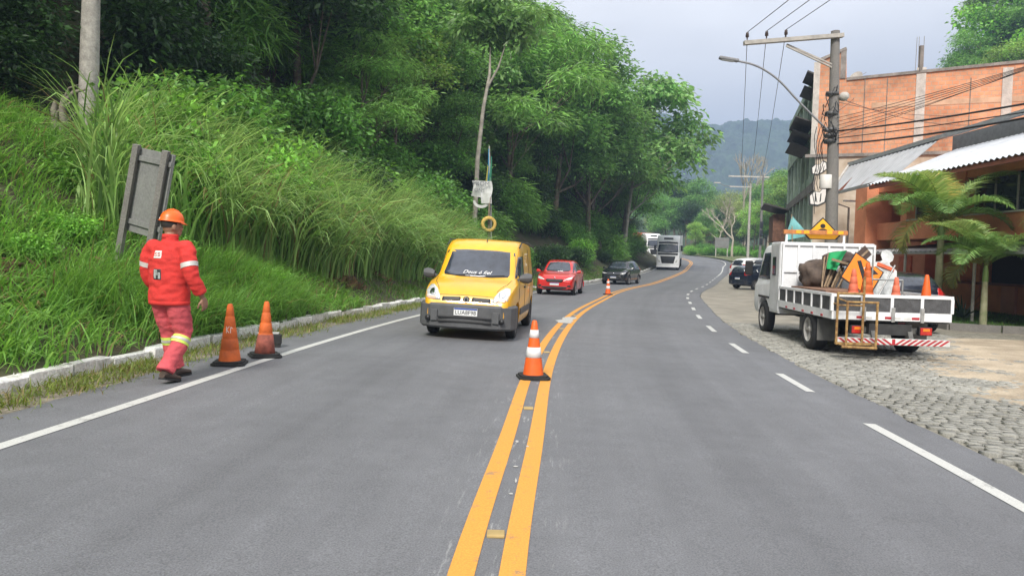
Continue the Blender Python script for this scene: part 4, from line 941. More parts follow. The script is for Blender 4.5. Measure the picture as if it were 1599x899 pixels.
def seam(bv, M_, parent, pts, w=.008, name='seam'):
    q = MB(); dz = M_.to_3x3() @ Vector((0, 0, -1)); P = []
    for i in range(len(pts) - 1):
        n = 8
        for k in range(n + (i == len(pts) - 2)):
            u = pts[i][0] + (pts[i + 1][0] - pts[i][0]) * k / n; v = pts[i][1] + (pts[i + 1][1] - pts[i][1]) * k / n; h = bv.ray_cast(M_ @ Vector((u, v, 0)), dz)
            if h[0]: P.append(h[0] - dz * .0005)
    if len(P) > 1: q.tube(P, w / 2, 5); return q.build(name, BLACK, parent)
# ---------------------------------------------------------------- yellow delivery van
V = veh('delivery_van', 'yellow small delivery van with grey bumper driving towards the double yellow line', 'van', (-.73, 13.8), 1.2, math.radians(-90 - 7))
st = [(-1.98, .34, .74, 1.00, .62, 1.56), (-1.94, .28, .80, 1.02, .69, 1.72), (-1.5, .22, .83, 1.04, .72, 1.80), (-.2, .20, .835, 1.04, .725, 1.825), (.15, .20, .835, 1.04, .715, 1.80), (.42, .20, .835, 1.03, .71, 1.70), (.58, .20, .835, 1.02, .70, 1.585), (1.14, .20, .835, 1.00, .74, 1.09), (1.5, .20, .815, .93, .72, 1.005), (1.78, .20, .785, .84, .66, .90), (1.93, .22, .74, .74, .60, .78), (1.985, .26, .68, .60, .52, .64)]
me = cut_arches(car_loft(st).mesh('body'), (1.2, -1.4), .36, .83, YEL); shade(me); B = mobj('body', me, V); bv = bvh_of(me)
q = MB(); q.box((-.1, 0, .42), (3.2, 1.30, .3)); q.build('underbody', BLACK, V)
panel(bv, FRONT, [(-.745, 1.125), (-.30, 1.09), (.30, 1.09), (.745, 1.125), (.72, 1.25), (.685, 1.45), (.655, 1.575), (.30, 1.60), (-.30, 1.60), (-.655, 1.575), (-.685, 1.45), (-.72, 1.25)], .006, .01, 6).build('windscreen', GLASS, V)
h0 = bv.ray_cast(Vector((4, .0, 1.18)), Vector((-1, 0, 0)))[0]; h1 = bv.ray_cast(Vector((4, .0, 1.28)), Vector((-1, 0, 0)))[0]; sl_ = (h1 - h0).normalized()
text('windscreen_lettering', 'Deus é fiel', .125, mat('white_sticker', (.8, .8, .8), .6), V, frame_matrix(h0 + Vector((.022, -.0, -.005)), (0, 1, 0), sl_), .001, .35)
for k in (-1, 1):
    P = [(-.05 + k * .0, 1.105), (.0, 1.13)]; a = bv.ray_cast(Vector((4, -.1 + k * .28, 1.105)), Vector((-1, 0, 0)))[0]; c = bv.ray_cast(Vector((4, .32 + k * .22, 1.135)), Vector((-1, 0, 0)))[0]; d = Vector((.02, 0, .008)); MB().tube([a + d, c + d], .009, 5).build('wiper', BLACK, V)
hl = [(.46, .685), (.60, .69), (.735, .72), (.76, .84), (.735, .93), (.66, .945), (.56, .88), (.49, .78)]
for P in (hl, mirx(hl)):
    o = panel(bv, FRONT, P, .008, .012, 4).build('headlight', LAMP, V); cx = sum(a for a, _ in P) / len(P)
    panel(bv, FRONT, rrect(cx - .075, cx + .075, .70, .745, .015), .011, .008).build('turn_signal', AMBER if False else mat('peach_lamp', (.62, .36, .26), .2), o); panel(bv, FRONT, rrect(cx - .06, cx + .06, .77, .88, .05), .011, .006).build('reflector', CHROME, o)
for s in (-1, 1):
    P = [(.09, .69), (.44, .675), (.43, .745), (.11, .755)]; P = P if s > 0 else mirx(P); o = panel(bv, FRONT, P, .005).build('grille', BLACK, V)
    for z_ in (.70, .722): MB().tube([bv.ray_cast(Vector((4, s * y, z_)), Vector((-1, 0, 0)))[0] + Vector((.008, 0, 0)) for y in (.12, .2, .3, .42)], .005, 4).build('grille_bar', PLASTIC, o)
c = bv.ray_cast(Vector((4, 0, .705)), Vector((-1, 0, 0)))[0]; o = MB().lathe([(.062, -.01), (.062, .008), (.045, .012), (.001, .012)], 20, 'X', c).build('badge', BLACK, V)
q = MB()
di = [(0, .062), (.040, 0), (0, -.062), (-.040, 0)]
for i in range(4): a, b_ = di[i], di[(i + 1) % 4]; q.bar(c + Vector((.016, a[0], a[1])), c + Vector((.016, b_[0], b_[1])), .017, .012, (1, 0, 0))
q.build('badge_diamond', CHROME, o)
bp = [(1.50, -.845), (1.72, -.84), (1.88, -.78), (1.98, -.62), (2.03, -.3), (2.04, 0), (2.03, .3), (1.98, .62), (1.88, .78), (1.72, .84), (1.50, .845)]
bp = list(reversed(bp)); o = plan_bar(MB(), [(x, y) for x, y in reversed(bp)], .195, .63, .10, .035).build('bumper', PLASTIC, V)
for z_, h_ in ((.40, .035), (.325, .035)): MB().bbox((2.072, 0, z_), (.03, .95, h_), .008).build('air_slot', BLACK, o)
for s in (-1, 1): MB().lathe([(.05, 0), (.05, .02), (.001, .024)], 14, 'X', (2.03, s * .66, .36)).build('fog_lamp_recess', BLACK, o); MB().bbox((2.05, s * .55, .42), (.03, .12, .2), .01).build('bumper_rib', PLASTIC, o)
pl = MB().bbox((2.085, .02, .50), (.012, .42, .135), .004).build('number_plate', PLATE, V); MB().box((2.093, .02, .553), (.004, .41, .026)).build('plate_band', PLATEB, pl)
text('plate_text', 'LUA8F98', .098, INK, pl, frame_matrix((2.094, .02, .487), (0, 1, 0), (0, 0, 1)), .001)
for s, M_ in ((1, LSIDE), (-1, RSIDE)):
    f = -1 if s > 0 else 1
    sw = [(1.00 * f, 1.09), (.80 * f, 1.28), (.52 * f, 1.50), (.10 * f, 1.52), (.10 * f, 1.08)]; panel(bv, M_, sw, .005, .01, 4).build('side_window', GLASS, V)
    seam(bv, M_, V, [(.06 * f, 1.60), (.06 * f, .30)], .012, 'door_seam'); seam(bv, M_, V, [(1.05 * f, 1.0), (.98 * f, .32)], .012, 'door_seam'); seam(bv, M_, V, [(-.9 * f, 1.66), (-.9 * f, .34)], .012, 'door_seam')
    q = MB(); q.bbox((-.02, s * .842, .47), (1.66, .025, .12), .01); q.build('side_strip', PLASTIC, V); q = MB(); q.bbox((.2, s * .842, .92), (.16, .03, .035), .01); q.build('door_handle', BLACK, V); mirror(V, .93, s * .80, 1.10, PLASTIC, s, 1.15)
    for x in (1.2, -1.4): wheel(V, x, s * .735, .30, .185, RIM_D, s)
    for x0, x1 in ((-.15, 0), ): MB().tube([(-1.9, s * .715, 1.765), (-.9, s * .735, 1.80), (.1, s * .725, 1.79), (.40, s * .715, 1.68)], .014, 6).build('roof_gutter', BLACK, V)
q = MB(); q.tube([(.30, .05, 1.745), (.22, .05, 1.84)], [.012, .005], 6); q.build('aerial', BLACK, V)
for s in (-1, 1): panel(bv, REAR, rrect(min(s * .62, s * .76), max(s * .62, s * .76), .75, 1.15, .03), .006).build('tail_lamp', REDL, V)
panel(bv, REAR, rrect(-.55, .55, 1.1, 1.5, .05), .005).build('rear_window', GLASS, V)
for s in (-1, 1): seam(bv, frame_matrix((0, 0, 4), (1, 0, 0), (0, 1, 0)), V, [(1.16, s * .70), (1.5, s * .66), (1.84, s * .52)], .010, 'bonnet_seam')
seam(bv, FRONT, V, [(-.5, .775), (0, .785), (.5, .775)], .010, 'bonnet_seam')
# ---------------------------------------------------------------- hatchbacks
def hatchback(label, paint, fa, yaw, style, group=None, name='hatchback', txt=None):
    C_ = veh(name, label, 'car', fa, 1.22, yaw, group=group)
    k = 1.06 if style == 'suv' else 1.0
    st = [(-1.95, .42, .68, .80, .48, .98), (-1.90, .30, .77, .90, .54, 1.18), (-1.62, .22, .83, .95, .58, 1.41), (-.9, .18, .845, .935, .60, 1.50), (-.1, .18, .845, .92, .60, 1.52), (.32, .18, .845, .91, .58, 1.46), (1.02, .18, .84, .89, .68, 1.0), (1.5, .20, .81, .81, .66, .91), (1.78, .22, .76, .71, .58, .81), (1.92, .26, .66, .56, .46, .65)]
    st = [(a, b_ * (1.1 if style == 'suv' else 1), c * k, d * k, e * k, f * (1.03 if style == 'suv' else 1)) for a, b_, c, d, e, f in st]
    me = cut_arches(car_loft(st).mesh('body'), (1.22, -1.22), .355, .84 * k, paint); shade(me); mobj('body', me, C_); bv = bvh_of(me); zk = 1.03 if style == 'suv' else 1
    q = MB(); q.box((0, 0, .40), (3.1, 1.3, .3)); q.build('underbody', BLACK, C_)
    panel(bv, FRONT, [(-.68, 1.03 * zk), (0, 1.0 * zk), (.68, 1.03 * zk), (.60, 1.30 * zk), (.52, 1.435 * zk), (0, 1.455 * zk), (-.52, 1.435 * zk), (-.60, 1.30 * zk)], .006, .01, 5).build('windscreen', GLASS, C_)
    hl = [(.42, .66), (.60, .655), (.74, .70), (.765, .79), (.70, .80), (.55, .74)] if style != 'suv' else [(.40, .72), (.62, .70), (.78, .74), (.80, .79), (.62, .77)]
    for P in (hl, mirx(hl)): panel(bv, FRONT, P, .007).build('headlight', LAMP, C_)
    gr = [(-.36, .60), (-.30, .55), (.30, .55), (.36, .60), (.38, .66), (.32, .69), (-.32, .69), (-.38, .66)] if style != 'suv' else [(-.5, .32), (.5, .32), (.58, .45), (.46, .60), (-.46, .60), (-.58, .45)]
    o = panel(bv, FRONT, gr, .008, .012).build('grille', BLACK, C_)
    for z_ in ((.585, .62, .655) if style != 'suv' else (.36, .42, .48)): MB().tube([bv.ray_cast(Vector((4, y, z_)), Vector((-1, 0, 0)))[0] + Vector((.012, 0, 0)) for y in (-.33, -.2, 0, .2, .33)], .006, 4).build('grille_bar', PLASTIC, o)
    panel(bv, FRONT, [(-.6, .26), (.6, .26), (.66, .34), (.5, .37), (-.5, .37), (-.66, .34)], .006).build('lower_intake', BLACK, C_)
    for s in (-1, 1): panel(bv, FRONT, rrect(min(s * .56, s * .70), max(s * .56, s * .70), .36, .44, .03), .008).build('fog_lamp', BLACK, C_)
    plate(bv, C_, -.20, .20, .42, .53, FRONT); plate(bv, C_, -.20, .20, .62, .73, REAR)
    q = MB(); c = bv.ray_cast(Vector((4, 0, .73)), Vector((-1, 0, 0)))[0]; q.lathe([(.04, -.01), (.04, .006), (.001, .01)], 14, 'X', c, sy=1); q.build('badge', CHROME, C_)
    for s, M_ in ((1, LSIDE), (-1, RSIDE)):
        f = -1 if s > 0 else 1
        panel(bv, M_, [(.95 * f, .97 * zk), (.62 * f, 1.20 * zk), (.30 * f, 1.38 * zk), (-.12 * f, 1.40 * zk), (-.12 * f, .96 * zk)], .005, .01, 4).build('side_window', GLASS, C_)
        panel(bv, M_, [(-.19 * f, .96 * zk), (-.19 * f, 1.40 * zk), (-.85 * f, 1.38 * zk), (-1.05 * f, 1.25 * zk), (-1.05 * f, 1.0 * zk)], .005, .01, 4).build('side_window', GLASS, C_)
        panel(bv, M_, [(-1.13 * f, 1.03 * zk), (-1.13 * f, 1.24 * zk), (-1.45 * f, 1.10 * zk), (-1.40 * f, 1.04 * zk)], .005, .01, 4).build('side_window', GLASS, C_)
        for x in (.98, -.155, -1.0): seam(bv, M_, C_, [(x * f, .93 * zk), (x * f * .97, .26)], .010, 'door_seam')
        for x in (.05, -.85): MB().bbox((x, s * .842 * k, .84 * zk), (.16, .03, .03), .01).build('door_handle', paint, C_)
        mirror(C_, .80, s * .80 * k, 1.0 * zk, paint, s, .9)
        for x in (1.22, -1.22): wheel(C_, x, s * .755 * k, .305, .19, RIM, s, 7 if style == 'suv' else 5, .68)
        panel(bv, REAR, [(min(s * .56, s * .76), .86), (max(s * .56, s * .76), .86), (max(s * .56, s * .72), 1.16), (min(s * .56, s * .72), 1.16)], .007).build('tail_lamp', REDL, C_)
        panel(bv, M_, [(-1.62 * f, .90), (-1.62 * f, 1.02), (-1.72 * f, 1.20), (-1.84 * f, 1.14), (-1.90 * f, .90)], .006, .01).build('tail_lamp', REDL, C_)
    panel(bv, REAR, [(-.52, 1.04 * zk), (.52, 1.04 * zk), (.50, 1.28 * zk), (.42, 1.38 * zk), (-.42, 1.38 * zk), (-.50, 1.28 * zk)], .006, .01, 4).build('rear_window', GLASS, C_)
    q = MB(); plan_bar(q, [(-1.60, -.86 * k), (-1.86, -.76 * k), (-1.97, -.4), (-1.98, 0), (-1.97, .4), (-1.86, .76 * k), (-1.60, .86 * k)][::-1], .30, .56, .08, .02); q.build('rear_bumper', paint, C_)
    return C_
hatchback('bright red compact hatchback with oval black grille behind the yellow van', REDC, (1.95, 32.4), math.radians(-90 - 12), 'ka')
hatchback('black compact car following the red hatchback in the oncoming lane', BLKC, (6.85, 48.8), math.radians(-90 - 24), 'suv')
hatchback('dark navy hatchback with tall red tail lamps parked on the pavement beyond the flatbed truck', NAVY, (16.7, 47.2), math.radians(28), 'ka')
# ---------------------------------------------------------------- dark car parked behind the flatbed
hatchback('dark car with sloping rear glass parked behind the flatbed truck near the palms', NAVY, (9.82, 21.4), math.radians(93), 'suv')
hatchback('white car parked behind the dark navy hatchback', WHC, (20.3, 58.3), math.radians(24), 'suv').scale = (1.1, 1.1, 1.22)
# ---------------------------------------------------------------- white lorries
def lorry(label, fa, yaw, topcol, tl=9.0):
    T = veh('lorry', label, 'truck', fa, 1.0, yaw); T.rotation_euler.x *= .5
    st = [(-.9, .55, 1.16, 2.2, 1.10, 3.35), (-.3, .45, 1.235, 2.2, 1.18, 3.72), (.7, .35, 1.245, 2.1, 1.19, 3.70), (1.25, .32, 1.245, 2.0, 1.17, 3.45), (1.55, .32, 1.24, 1.9, 1.16, 3.05), (1.86, .32, 1.22, 1.75, 1.15, 2.05), (1.96, .34, 1.17, 1.5, 1.10, 1.62), (2.02, .40, 1.05, 1.0, .95, 1.15)]
    me = cut_arches(car_loft(st, .1).mesh('cab'), (1.0,), .58, 1.24, WHC, .5); shade(me); mobj('cab', me, T); bv = bvh_of(me)
    panel(bv, FRONT, [(-1.08, 1.92), (0, 1.86), (1.08, 1.92), (1.06, 2.4), (1.0, 2.74), (0, 2.80), (-1.0, 2.74), (-1.06, 2.4)], .008, .01, 5).build('windscreen', GLASS, T)
    panel(bv, FRONT, [(-1.03, 2.82), (0, 2.88), (1.03, 2.82), (1.0, 3.0), (0, 3.06), (-1.0, 3.0)], .03, .02, 4).build('sun_visor', BLACK, T)
    panel(bv, FRONT, rrect(-.5, .5, 3.28, 3.48, .05), .01).build('roof_board', BLACK, T)
    panel(bv, FRONT, [(-1.02, 1.62), (1.02, 1.62), (1.06, 1.84), (-1.06, 1.84)], .008).build('wiper_panel', BLACK, T)
    o = panel(bv, FRONT, [(-.62, .72), (.62, .72), (.80, 1.50), (-.80, 1.50)], .012).build('grille', BLACK, T)
    for z_ in (.85, 1.0, 1.15, 1.3, 1.42): MB().tube([bv.ray_cast(Vector((5, y, z_)), Vector((-1, 0, 0)))[0] + Vector((.02, 0, 0)) for y in (-.6, 0, .6)], .018, 4).build('grille_bar', PLASTIC, o)
    for s in (-1, 1):
        P = [(.78, .82), (.98, .84), (1.05, 1.15), (.90, 1.12)]; P = P if s > 0 else mirx(P); panel(bv, FRONT, P, .012).build('headlight', LAMP, T)
        MB().bbox((1.55, s * 1.40, 2.35), (.12, .2, .62), .04).build('mirror', BLACK, T); MB().bar((1.5, s * 1.18, 2.6), (1.55, s * 1.4, 2.6), .04, .04).build('mirror_arm', BLACK, T)
        M_ = LSIDE if s > 0 else RSIDE; f = -1 if s > 0 else 1; panel(bv, M_, [(1.55 * f, 1.95), (1.40 * f, 2.6), (.5 * f, 2.65), (.5 * f, 1.9)], .008).build('side_window', GLASS, T)
        for x in (1.0, -2.6, -tl + .2, -tl - 1.1): wheel(T, x, s * 1.05, .5, .3, RIM, s)
    MB().bbox((1.95, 0, .38), (.2, 2.4, .16), .04).build('bumper', WHC, T); MB().bbox((2.055, 0, .62), (.01, .5, .13), .003).build('number_plate', PLATE, T)
    MB().bbox((-tl / 2 - 1.6, 0, 2.42), (tl + .6, 2.5, 2.6), .04).build('trailer_box', topcol, T); MB().box((-tl / 2 - 1.2, 0, .95), (tl + 2.0, .9, .35)).build('chassis', BLACK, T)
    return T
lorry('white articulated lorry with dark grille coming round the bend', (16.9, 80.6), math.radians(-90 - 14), mat('trailer_white', (.74, .76, .77), .5))
lorry('white lorry with reddish load half hidden by the bank behind the first lorry', (20.2, 107.5), math.radians(-90 + 12), mat('faded_red_tarp', (.45, .10, .05), .8), 6)
# ================================================================ flatbed works truck
TW = math.radians(86.5)
TRK = thing('flatbed_truck', 'white flatbed works truck with crew cab and striped rear bumper parked on the setts', 'truck', (6.93, 14.62, 0), TW)
TRK.location.z = g1(6.9, 15) - .0
TM = Matrix.Translation(TRK.location) @ Matrix.Rotation(TW, 4, 'Z')
def tw(x, y, z): return TM @ Vector((x, y, z))
TWHITE = mat('truck_white_paint', (.78, .79, .80), .45, .08, 3, .05, 30, fine=.05); BOARD = mat('dark_side_board', (.075, .075, .078), .8, .3, 6, .3, 50, fine=.15); RUST = mat('rusty_pipe', (.30, .15, .055), .85, .35, 14, .4, 60, col2=(.42, .27, .10)); FRAME = mat('truck_chassis_dark', (.03, .03, .03), .7, .3, 8); MUD = mat('mud_flap_grey', (.13, .128, .12), .85, .2, 6); DULLW = mat('dull_grey_white_panel', (.64, .65, .66), .55, .08, 4)
MARKR = mat('reflector_red', (.42, .02, .03), .4); MARKW = mat('reflector_white', (.62, .62, .60), .4)
BW, B0, B1, ZF, ZT = 1.02, -1.30, 1.95, .72, 1.18
def part(q, name, m_, parent=TRK): return q.build(name, m_, parent)
part(MB().box((.33, 0, ZF), (B1 - B0, BW * 2, .07)), 'bed_floor', FRAME)
part(MB().box((1.3, 0, .55), (5.2, .75, .2)), 'chassis', FRAME)
def dropside(p0, p1, nrm, n, name):
    """framed drop side: rails, stiles and dark infill boards"""
    p0, p1 = Vector(p0), Vector(p1); L = (p1 - p0).length; d = (p1 - p0).normalized(); nv = Vector(nrm)
    o = part(MB().bar(p0 + Vector((0, 0, .07)), p1 + Vector((0, 0, .07)), .05, .15), name, TWHITE)
    part(MB().bar(p0 + Vector((0, 0, ZT - ZF - .03)) - d * .02, p1 + Vector((0, 0, ZT - ZF - .03)) + d * .02, .06, .055), 'top_rail', TWHITE, o)
    for k in range(n + 1):
        c = p0 + d * L * k / n; part(MB().bar(c + Vector((0, 0, .145)) + nv * .002, c + Vector((0, 0, ZT - ZF - .058)) + nv * .002, .065, .052, d), 'stile', TWHITE, o)
    for k in range(n):
        a, c = p0 + d * (L * k / n + .03), p0 + d * (L * (k + 1) / n - .03); part(MB().box((a + c) / 2 + Vector((0, 0, .29)), (abs(c.x - a.x) or .025, abs(c.y - a.y) or .025, .30)), 'infill_board', BOARD, o)
    return o
L_ = dropside((B0 + .03, BW, ZF), (B1, BW, ZF), (0, 1, 0), 6, 'left_dropside'); dropside((B0 + .03, -BW, ZF), (B1, -BW, ZF), (0, -1, 0), 6, 'right_dropside')
TB = dropside((B0, BW + .03, ZF), (B0, -BW - .03, ZF), (-1, 0, 0), 4, 'tailboard')
for y, c in ((.55, -1), (.05, -1), (-.42, 1)):
    part(MB().box((B0 - .03, y, ZF + .045), (.012, .13, .04)), 'red_reflector', MARKR, TB); part(MB().box((B0 - .03, y + c * .145, ZF + .045), (.012, .13, .04)), 'white_reflector', MARKW, TB)
for y in (.49, -.02, -.53): part(MB().bbox((B0 - .042, y, ZF + .1), (.03, .06, .26), .006), 'hinge_strap', mat('galvanised', (.36, .36, .35), .5, .2, 12, metal=.5), TB)
for k in range(5): part(MB().box((B0 + .5 + k * .54, BW + .03, ZF + .03), (.10, .012, .035)), 'side_reflector', MARKR, L_)
# crew box, cab
part(MB().bbox((2.36, 0, 1.36), (.74, 2.06, 1.62), .03), 'crew_box', TWHITE)
for s in (-1, 1):
    part(MB().bbox((2.36, s * 1.034, 1.36), (.66, .012, 1.5), .004), 'box_side_panel', DULLW); part(MB().bbox((2.38, s * 1.046, 1.62), (.24, .014, .42), .01), 'box_window_frame', BLACK); part(MB().box((2.38, s * 1.056, 1.62), (.18, .008, .36)), 'box_window', GLASS)
st = [(2.74, .55, .98, 1.25, .90, 2.10), (3.1, .50, 1.0, 1.25, .91, 2.16), (3.6, .45, 1.0, 1.23, .90, 2.14), (3.9, .42, 1.0, 1.20, .88, 2.0), (4.2, .42, .99, 1.15, .88, 1.32), (4.3, .44, .95, 1.0, .84, 1.14), (4.34, .48, .88, .8, .78, .9)]
me = cut_arches(car_loft(st, .1).mesh('cab'), (3.35,), .47, 1.0, TWHITE, .45); shade(me); mobj('cab', me, TRK); bv = bvh_of(me)
panel(bv, FRONT, [(-.84, 1.30), (.84, 1.30), (.80, 1.95), (-.80, 1.95)], .008).build('windscreen', GLASS, TRK)
for s, M_ in ((1, LSIDE), (-1, RSIDE)):
    f = -1 if s > 0 else 1; panel(bv, M_, [(2.95 * f, 1.30), (3.98 * f, 1.30), (3.80 * f, 1.72), (3.66 * f, 1.92), (2.95 * f, 1.94)], .008).build('cab_window', GLASS, TRK)
    seam(bv, M_, TRK, [(2.86 * f, 1.98), (2.86 * f, .75)], .014, 'door_seam'); MB().bbox((3.95, s * 1.22, 1.55), (.10, .18, .36), .03).build('mirror', BLACK, TRK); MB().bar((3.9, s * .95, 1.68), (3.95, s * 1.2, 1.66), .03, .03).build('mirror_arm', BLACK, TRK)
    wheel(TRK, 3.35, s * .90, .385, .22, mat('steel_wheel_grey', (.36, .35, .33), .6, .2, 8), s, 4, .62); wheel(TRK, 0, s * .88, .40, .30, mat('steel_wheel_grey', (.36, .35, .33), .6), s, 4, .6)
    part(MB().bbox((-.52, s * .82, .45), (.03, .40, .42), .006), 'mud_flap', MUD); part(MB().bbox((.62, s * .74, .46), (.5, .36, .32), .03), 'side_locker', MUD)
    part(MB().bbox((3.35, s * .985, .87), (.9, .05, .05), .015), 'wheel_lip', BLACK)
part(MB().bbox((3.6, .0, .52), (.5, 1.9, .2), .04), 'front_bumper', MUD)
part(MB().box((3.35, .98, 1.08), (.3, .02, .10)), 'door_logo', mat('dull_red_print', (.40, .12, .09), .6))
# headboard frame
H = part(MB().bbox((1.955, 0, 1.50), (.03, 1.92, 1.22), .004), 'headboard', TWHITE)
for z in (.95, 1.52, 2.12): part(MB().bar((1.92, -.99, z), (1.92, .99, z), .05, .05), 'headboard_rail', TWHITE, H)
for y in (-.99, -.66, -.33, 0, .33, .66, .99): part(MB().bar((1.918, y, .80), (1.918, y, 2.145), .042, .045, (1, 0, 0)), 'headboard_post', TWHITE, H)
# roof beacon beam
O = part(MB().bbox((2.55, .10, 2.42), (.10, 1.45, .10), .015), 'beacon_bar', mat('rusty_orange_beam', (.42, .16, .05), .7, .25, 8))
for y in (.50, .32, -.2, -.45): part(MB().bbox((2.49, y, 2.42), (.05, .12, .075), .012), 'beacon_lamp', mat('amber_beacon', (.85, .38, .02), .3), O)
for y in (.75, -.55): part(MB().bar((2.55, y, 2.12), (2.55, y, 2.42), .04, .04), 'beacon_post', TWHITE, O)
# rear underbody: cross frame, lamps, striped bumper
part(MB().bbox((-1.12, -.05, .53), (.12, 1.0, .12), .02), 'rear_crossmember', MUD)
for y in (-.35, .3): part(MB().bar((-1.2, y, .68), (-1.35, y, .36), .08, .05), 'bumper_bracket', MUD)
for s in (-1, 1):
    o = part(MB().bbox((-1.30, s * .60, .54), (.10, .23, .16), .015), 'tail_lamp_housing', BLACK); part(MB().bbox((-1.355, s * .60, .54), (.03, .20, .13), .01), 'tail_lamp', REDL, o); part(MB().bbox((-1.36, s * .60, .565), (.03, .12, .05), .008), 'turn_lamp', AMBER, o)
BP = part(MB().bbox((-1.42, 0, .345), (.07, 1.96, .115), .008), 'rear_bumper', MARKW)
q = MB()
for k in range(-8, 9):
    y = k * .11; sk = .075 * (1 if y > 0 else -1) if abs(y) > .05 else 0
    for a in (0,): q.add([(-1.4585, y - .028 - sk, .293), (-1.4585, y + .028 - sk, .293), (-1.4585, y + .028 + sk, .397), (-1.4585, y - .028 + sk, .397)], [(0, 3, 2, 1)])
part(q, 'red_stripes', MARKR, BP)
part(MB().prism([(-.13, 0), (.0, .0), (.05, .07), (-.09, .07)], .006, frame_matrix((-1.19, -.28, .61), (0, -1, 0), (0, 0, 1))), 'striped_scrap', MARKR)
# rusty carrier rack at the rear left
R = part(MB().bar((-1.52, 1.04, .30), (-1.52, .36, .30), .045, .045), 'rack', RUST)
for a, c, w in (((-1.50, 1.02, .28), (-1.50, 1.02, 1.20), .045), ((-1.72, .93, .27), (-1.72, .93, 1.06), .045), ((-1.50, .57, .33), (-1.50, .57, 1.50), .045), ((-1.72, .42, .24), (-1.72, .42, 1.04), .045), ((-1.50, 1.04, 1.19), (-1.50, .55, 1.19), .045), ((-1.50, 1.04, .98), (-1.50, .55, .98), .03), ((-1.72, .95, 1.05), (-1.72, .40, 1.05), .04), ((-1.72, 1.0, .26), (-1.72, .40, .25), .05), ((-1.72, .93, .27), (-1.45, 1.02, .30), .035), ((-1.72, .42, .25), (-1.45, .40, .30), .035), ((-1.72, .93, 1.05), (-1.5, 1.02, 1.10), .03), ((-1.33, 1.02, 1.0), (-1.5, 1.02, 1.0), .03)):
    part(MB().tube([a, c], w / 2, 8), 'rack_pipe', RUST, R)
# ---------------------------------------------------------------- load on the bed
def tthing(name, label, cat, x, y, z, rz=0, group=None):
    p = tw(x, y, z); return thing(name, label, cat, p, TW + rz, group)
ZB = ZF + .036
o = tthing('plywood_stack', 'stack of dark plywood boards lying along the flatbed truck side', 'boards', .55, .48, ZB)
for k in range(6): MB().box((random.uniform(-.03, .03), random.uniform(-.02, .02), .035 + k * .075), (2.1, .86, .068)).build('board', mat('worn_plywood' if k == 5 else 'dark_board_edges', (.22, .12, .075) if k == 5 else (.045, .04, .037), .85, .3, 5, .3, 40), o)
BROWN = mat('brown_canvas', (.105, .078, .062), .9, .3, 5, .5, 40)
def heap(name, label, cat, loc, r3, mat_, seed, rz=0, amp=.22):
    q = MB(); ball(q, (0, 0, 0), 1.0, 28); V = []
    for v in q.v:
        p = Vector(v); n = p.normalized(); a = mnoise.noise(n * 1.7 + Vector((seed, 0, 0))) * amp * 1.6 + mnoise.noise(n * 4.5 + Vector((0, seed, 0))) * amp * .6 + mnoise.noise(n * 11 + Vector((0, 0, seed))) * amp * .2
        p = p * (1 + a); V.append((p.x * r3[0], p.y * r3[1], max(p.z, -.8) * r3[2]))
    q.v = V; o = q.build(name, mat_); o.location = loc; o.rotation_euler = (0, 0, rz); tag(o, label, cat); return o
heap('canvas_bundle', 'crumpled dark brown canvas bundle piled against the white headboard', 'bundle', tw(1.50, .36, 1.46), (.30, .40, .36), BROWN, 2.2, TW)
heap('canvas_bundle', 'flat brown canvas sheet draped on top of the bundle behind the green flag', 'bundle', tw(1.40, -.10, 1.80), (.34, .46, .17), mat('dark_brown_sheet', (.075, .05, .042), .9, .3, 6, .4, 40), 5.4, TW)
WOOD = mat('worn_wood', (.28, .20, .125), .85, .25, 9, .4, 60)
for k, (y0, y1, x0, z1) in enumerate(((.40, .10, .95, 1.74), (.33, .02, 1.0, 1.70), (.26, -.05, .92, 1.66), (.20, -.12, 1.0, 1.62), (.12, -.19, .95, 1.60), (.47, .32, .9, 1.84))):
    a, c = tw(x0, y0, ZB + .45), tw(x0 + .35, y1, z1); o = MB().bar(Vector((0, 0, 0)), c - a, .032, .045).build('wooden_stake', WOOD); o.location = a
    tag(o, 'thin wooden stake leaning in a bundle on the flatbed load', 'stake', 'wooden stakes leaning on the load')
a, c = tw(.88, .30, 1.80), tw(.9, -.18, 1.68); o = MB().bar(Vector((0, 0, 0)), c - a, .03, .05).build('wooden_crosspiece', WOOD); o.location = a; tag(o, 'wooden crosspiece lying over the leaning stakes', 'stake')
def sign_plate(name, label, cat, ctr, half, border, face, M3, thick=.012, rim=.05):
    o = thing(name, label, cat, ctr); D = [(0, half), (-half, 0), (0, -half), (half, 0)]; M_ = M3.to_4x4()
    MB().prism(D, thick, M_).build('sign_back', border, o); k = 1 - rim / half
    MB().prism([(a * k, b_ * k) for a, b_ in D], .002, M_ @ Matrix.Translation((0, 0, thick + .001))).build('sign_face', face, o); return o, M_ @ Matrix.Translation((0, 0, thick + .005))
def face_m(yaw, lean, roll=0):   # plate whose +z faces back towards the road user behind the truck
    return Matrix.Rotation(yaw, 3, 'Z') @ Matrix.Rotation(PI / 2 - lean, 3, 'X') @ Matrix.Rotation(roll, 3, 'Z')
SIGNO = mat('sign_orange', (.86, .22, .008), .5, .08, 6); SIGNY = mat('sign_yellow', (.84, .42, .01), .5, .06, 6); SIGNB = mat('sign_black', (.012, .012, .012), .55)
o, F_ = sign_plate('work_sign', 'orange diamond road works sign with thick black bar lying on the truck load', 'road sign', tw(.66, -.24, 1.50), .50, SIGNB, SIGNO, face_m(math.radians(8), .35, .12), rim=.035)
MB().prism([(-.03, -.26), (.06, -.26), (.06, .30), (-.03, .30)], .003, F_).build('black_bar', SIGNB, o); MB().prism([(.19, -.03), (.36, -.03), (.22, .17), (.16, .14)], .003, F_).build('black_mark', SIGNB, o)
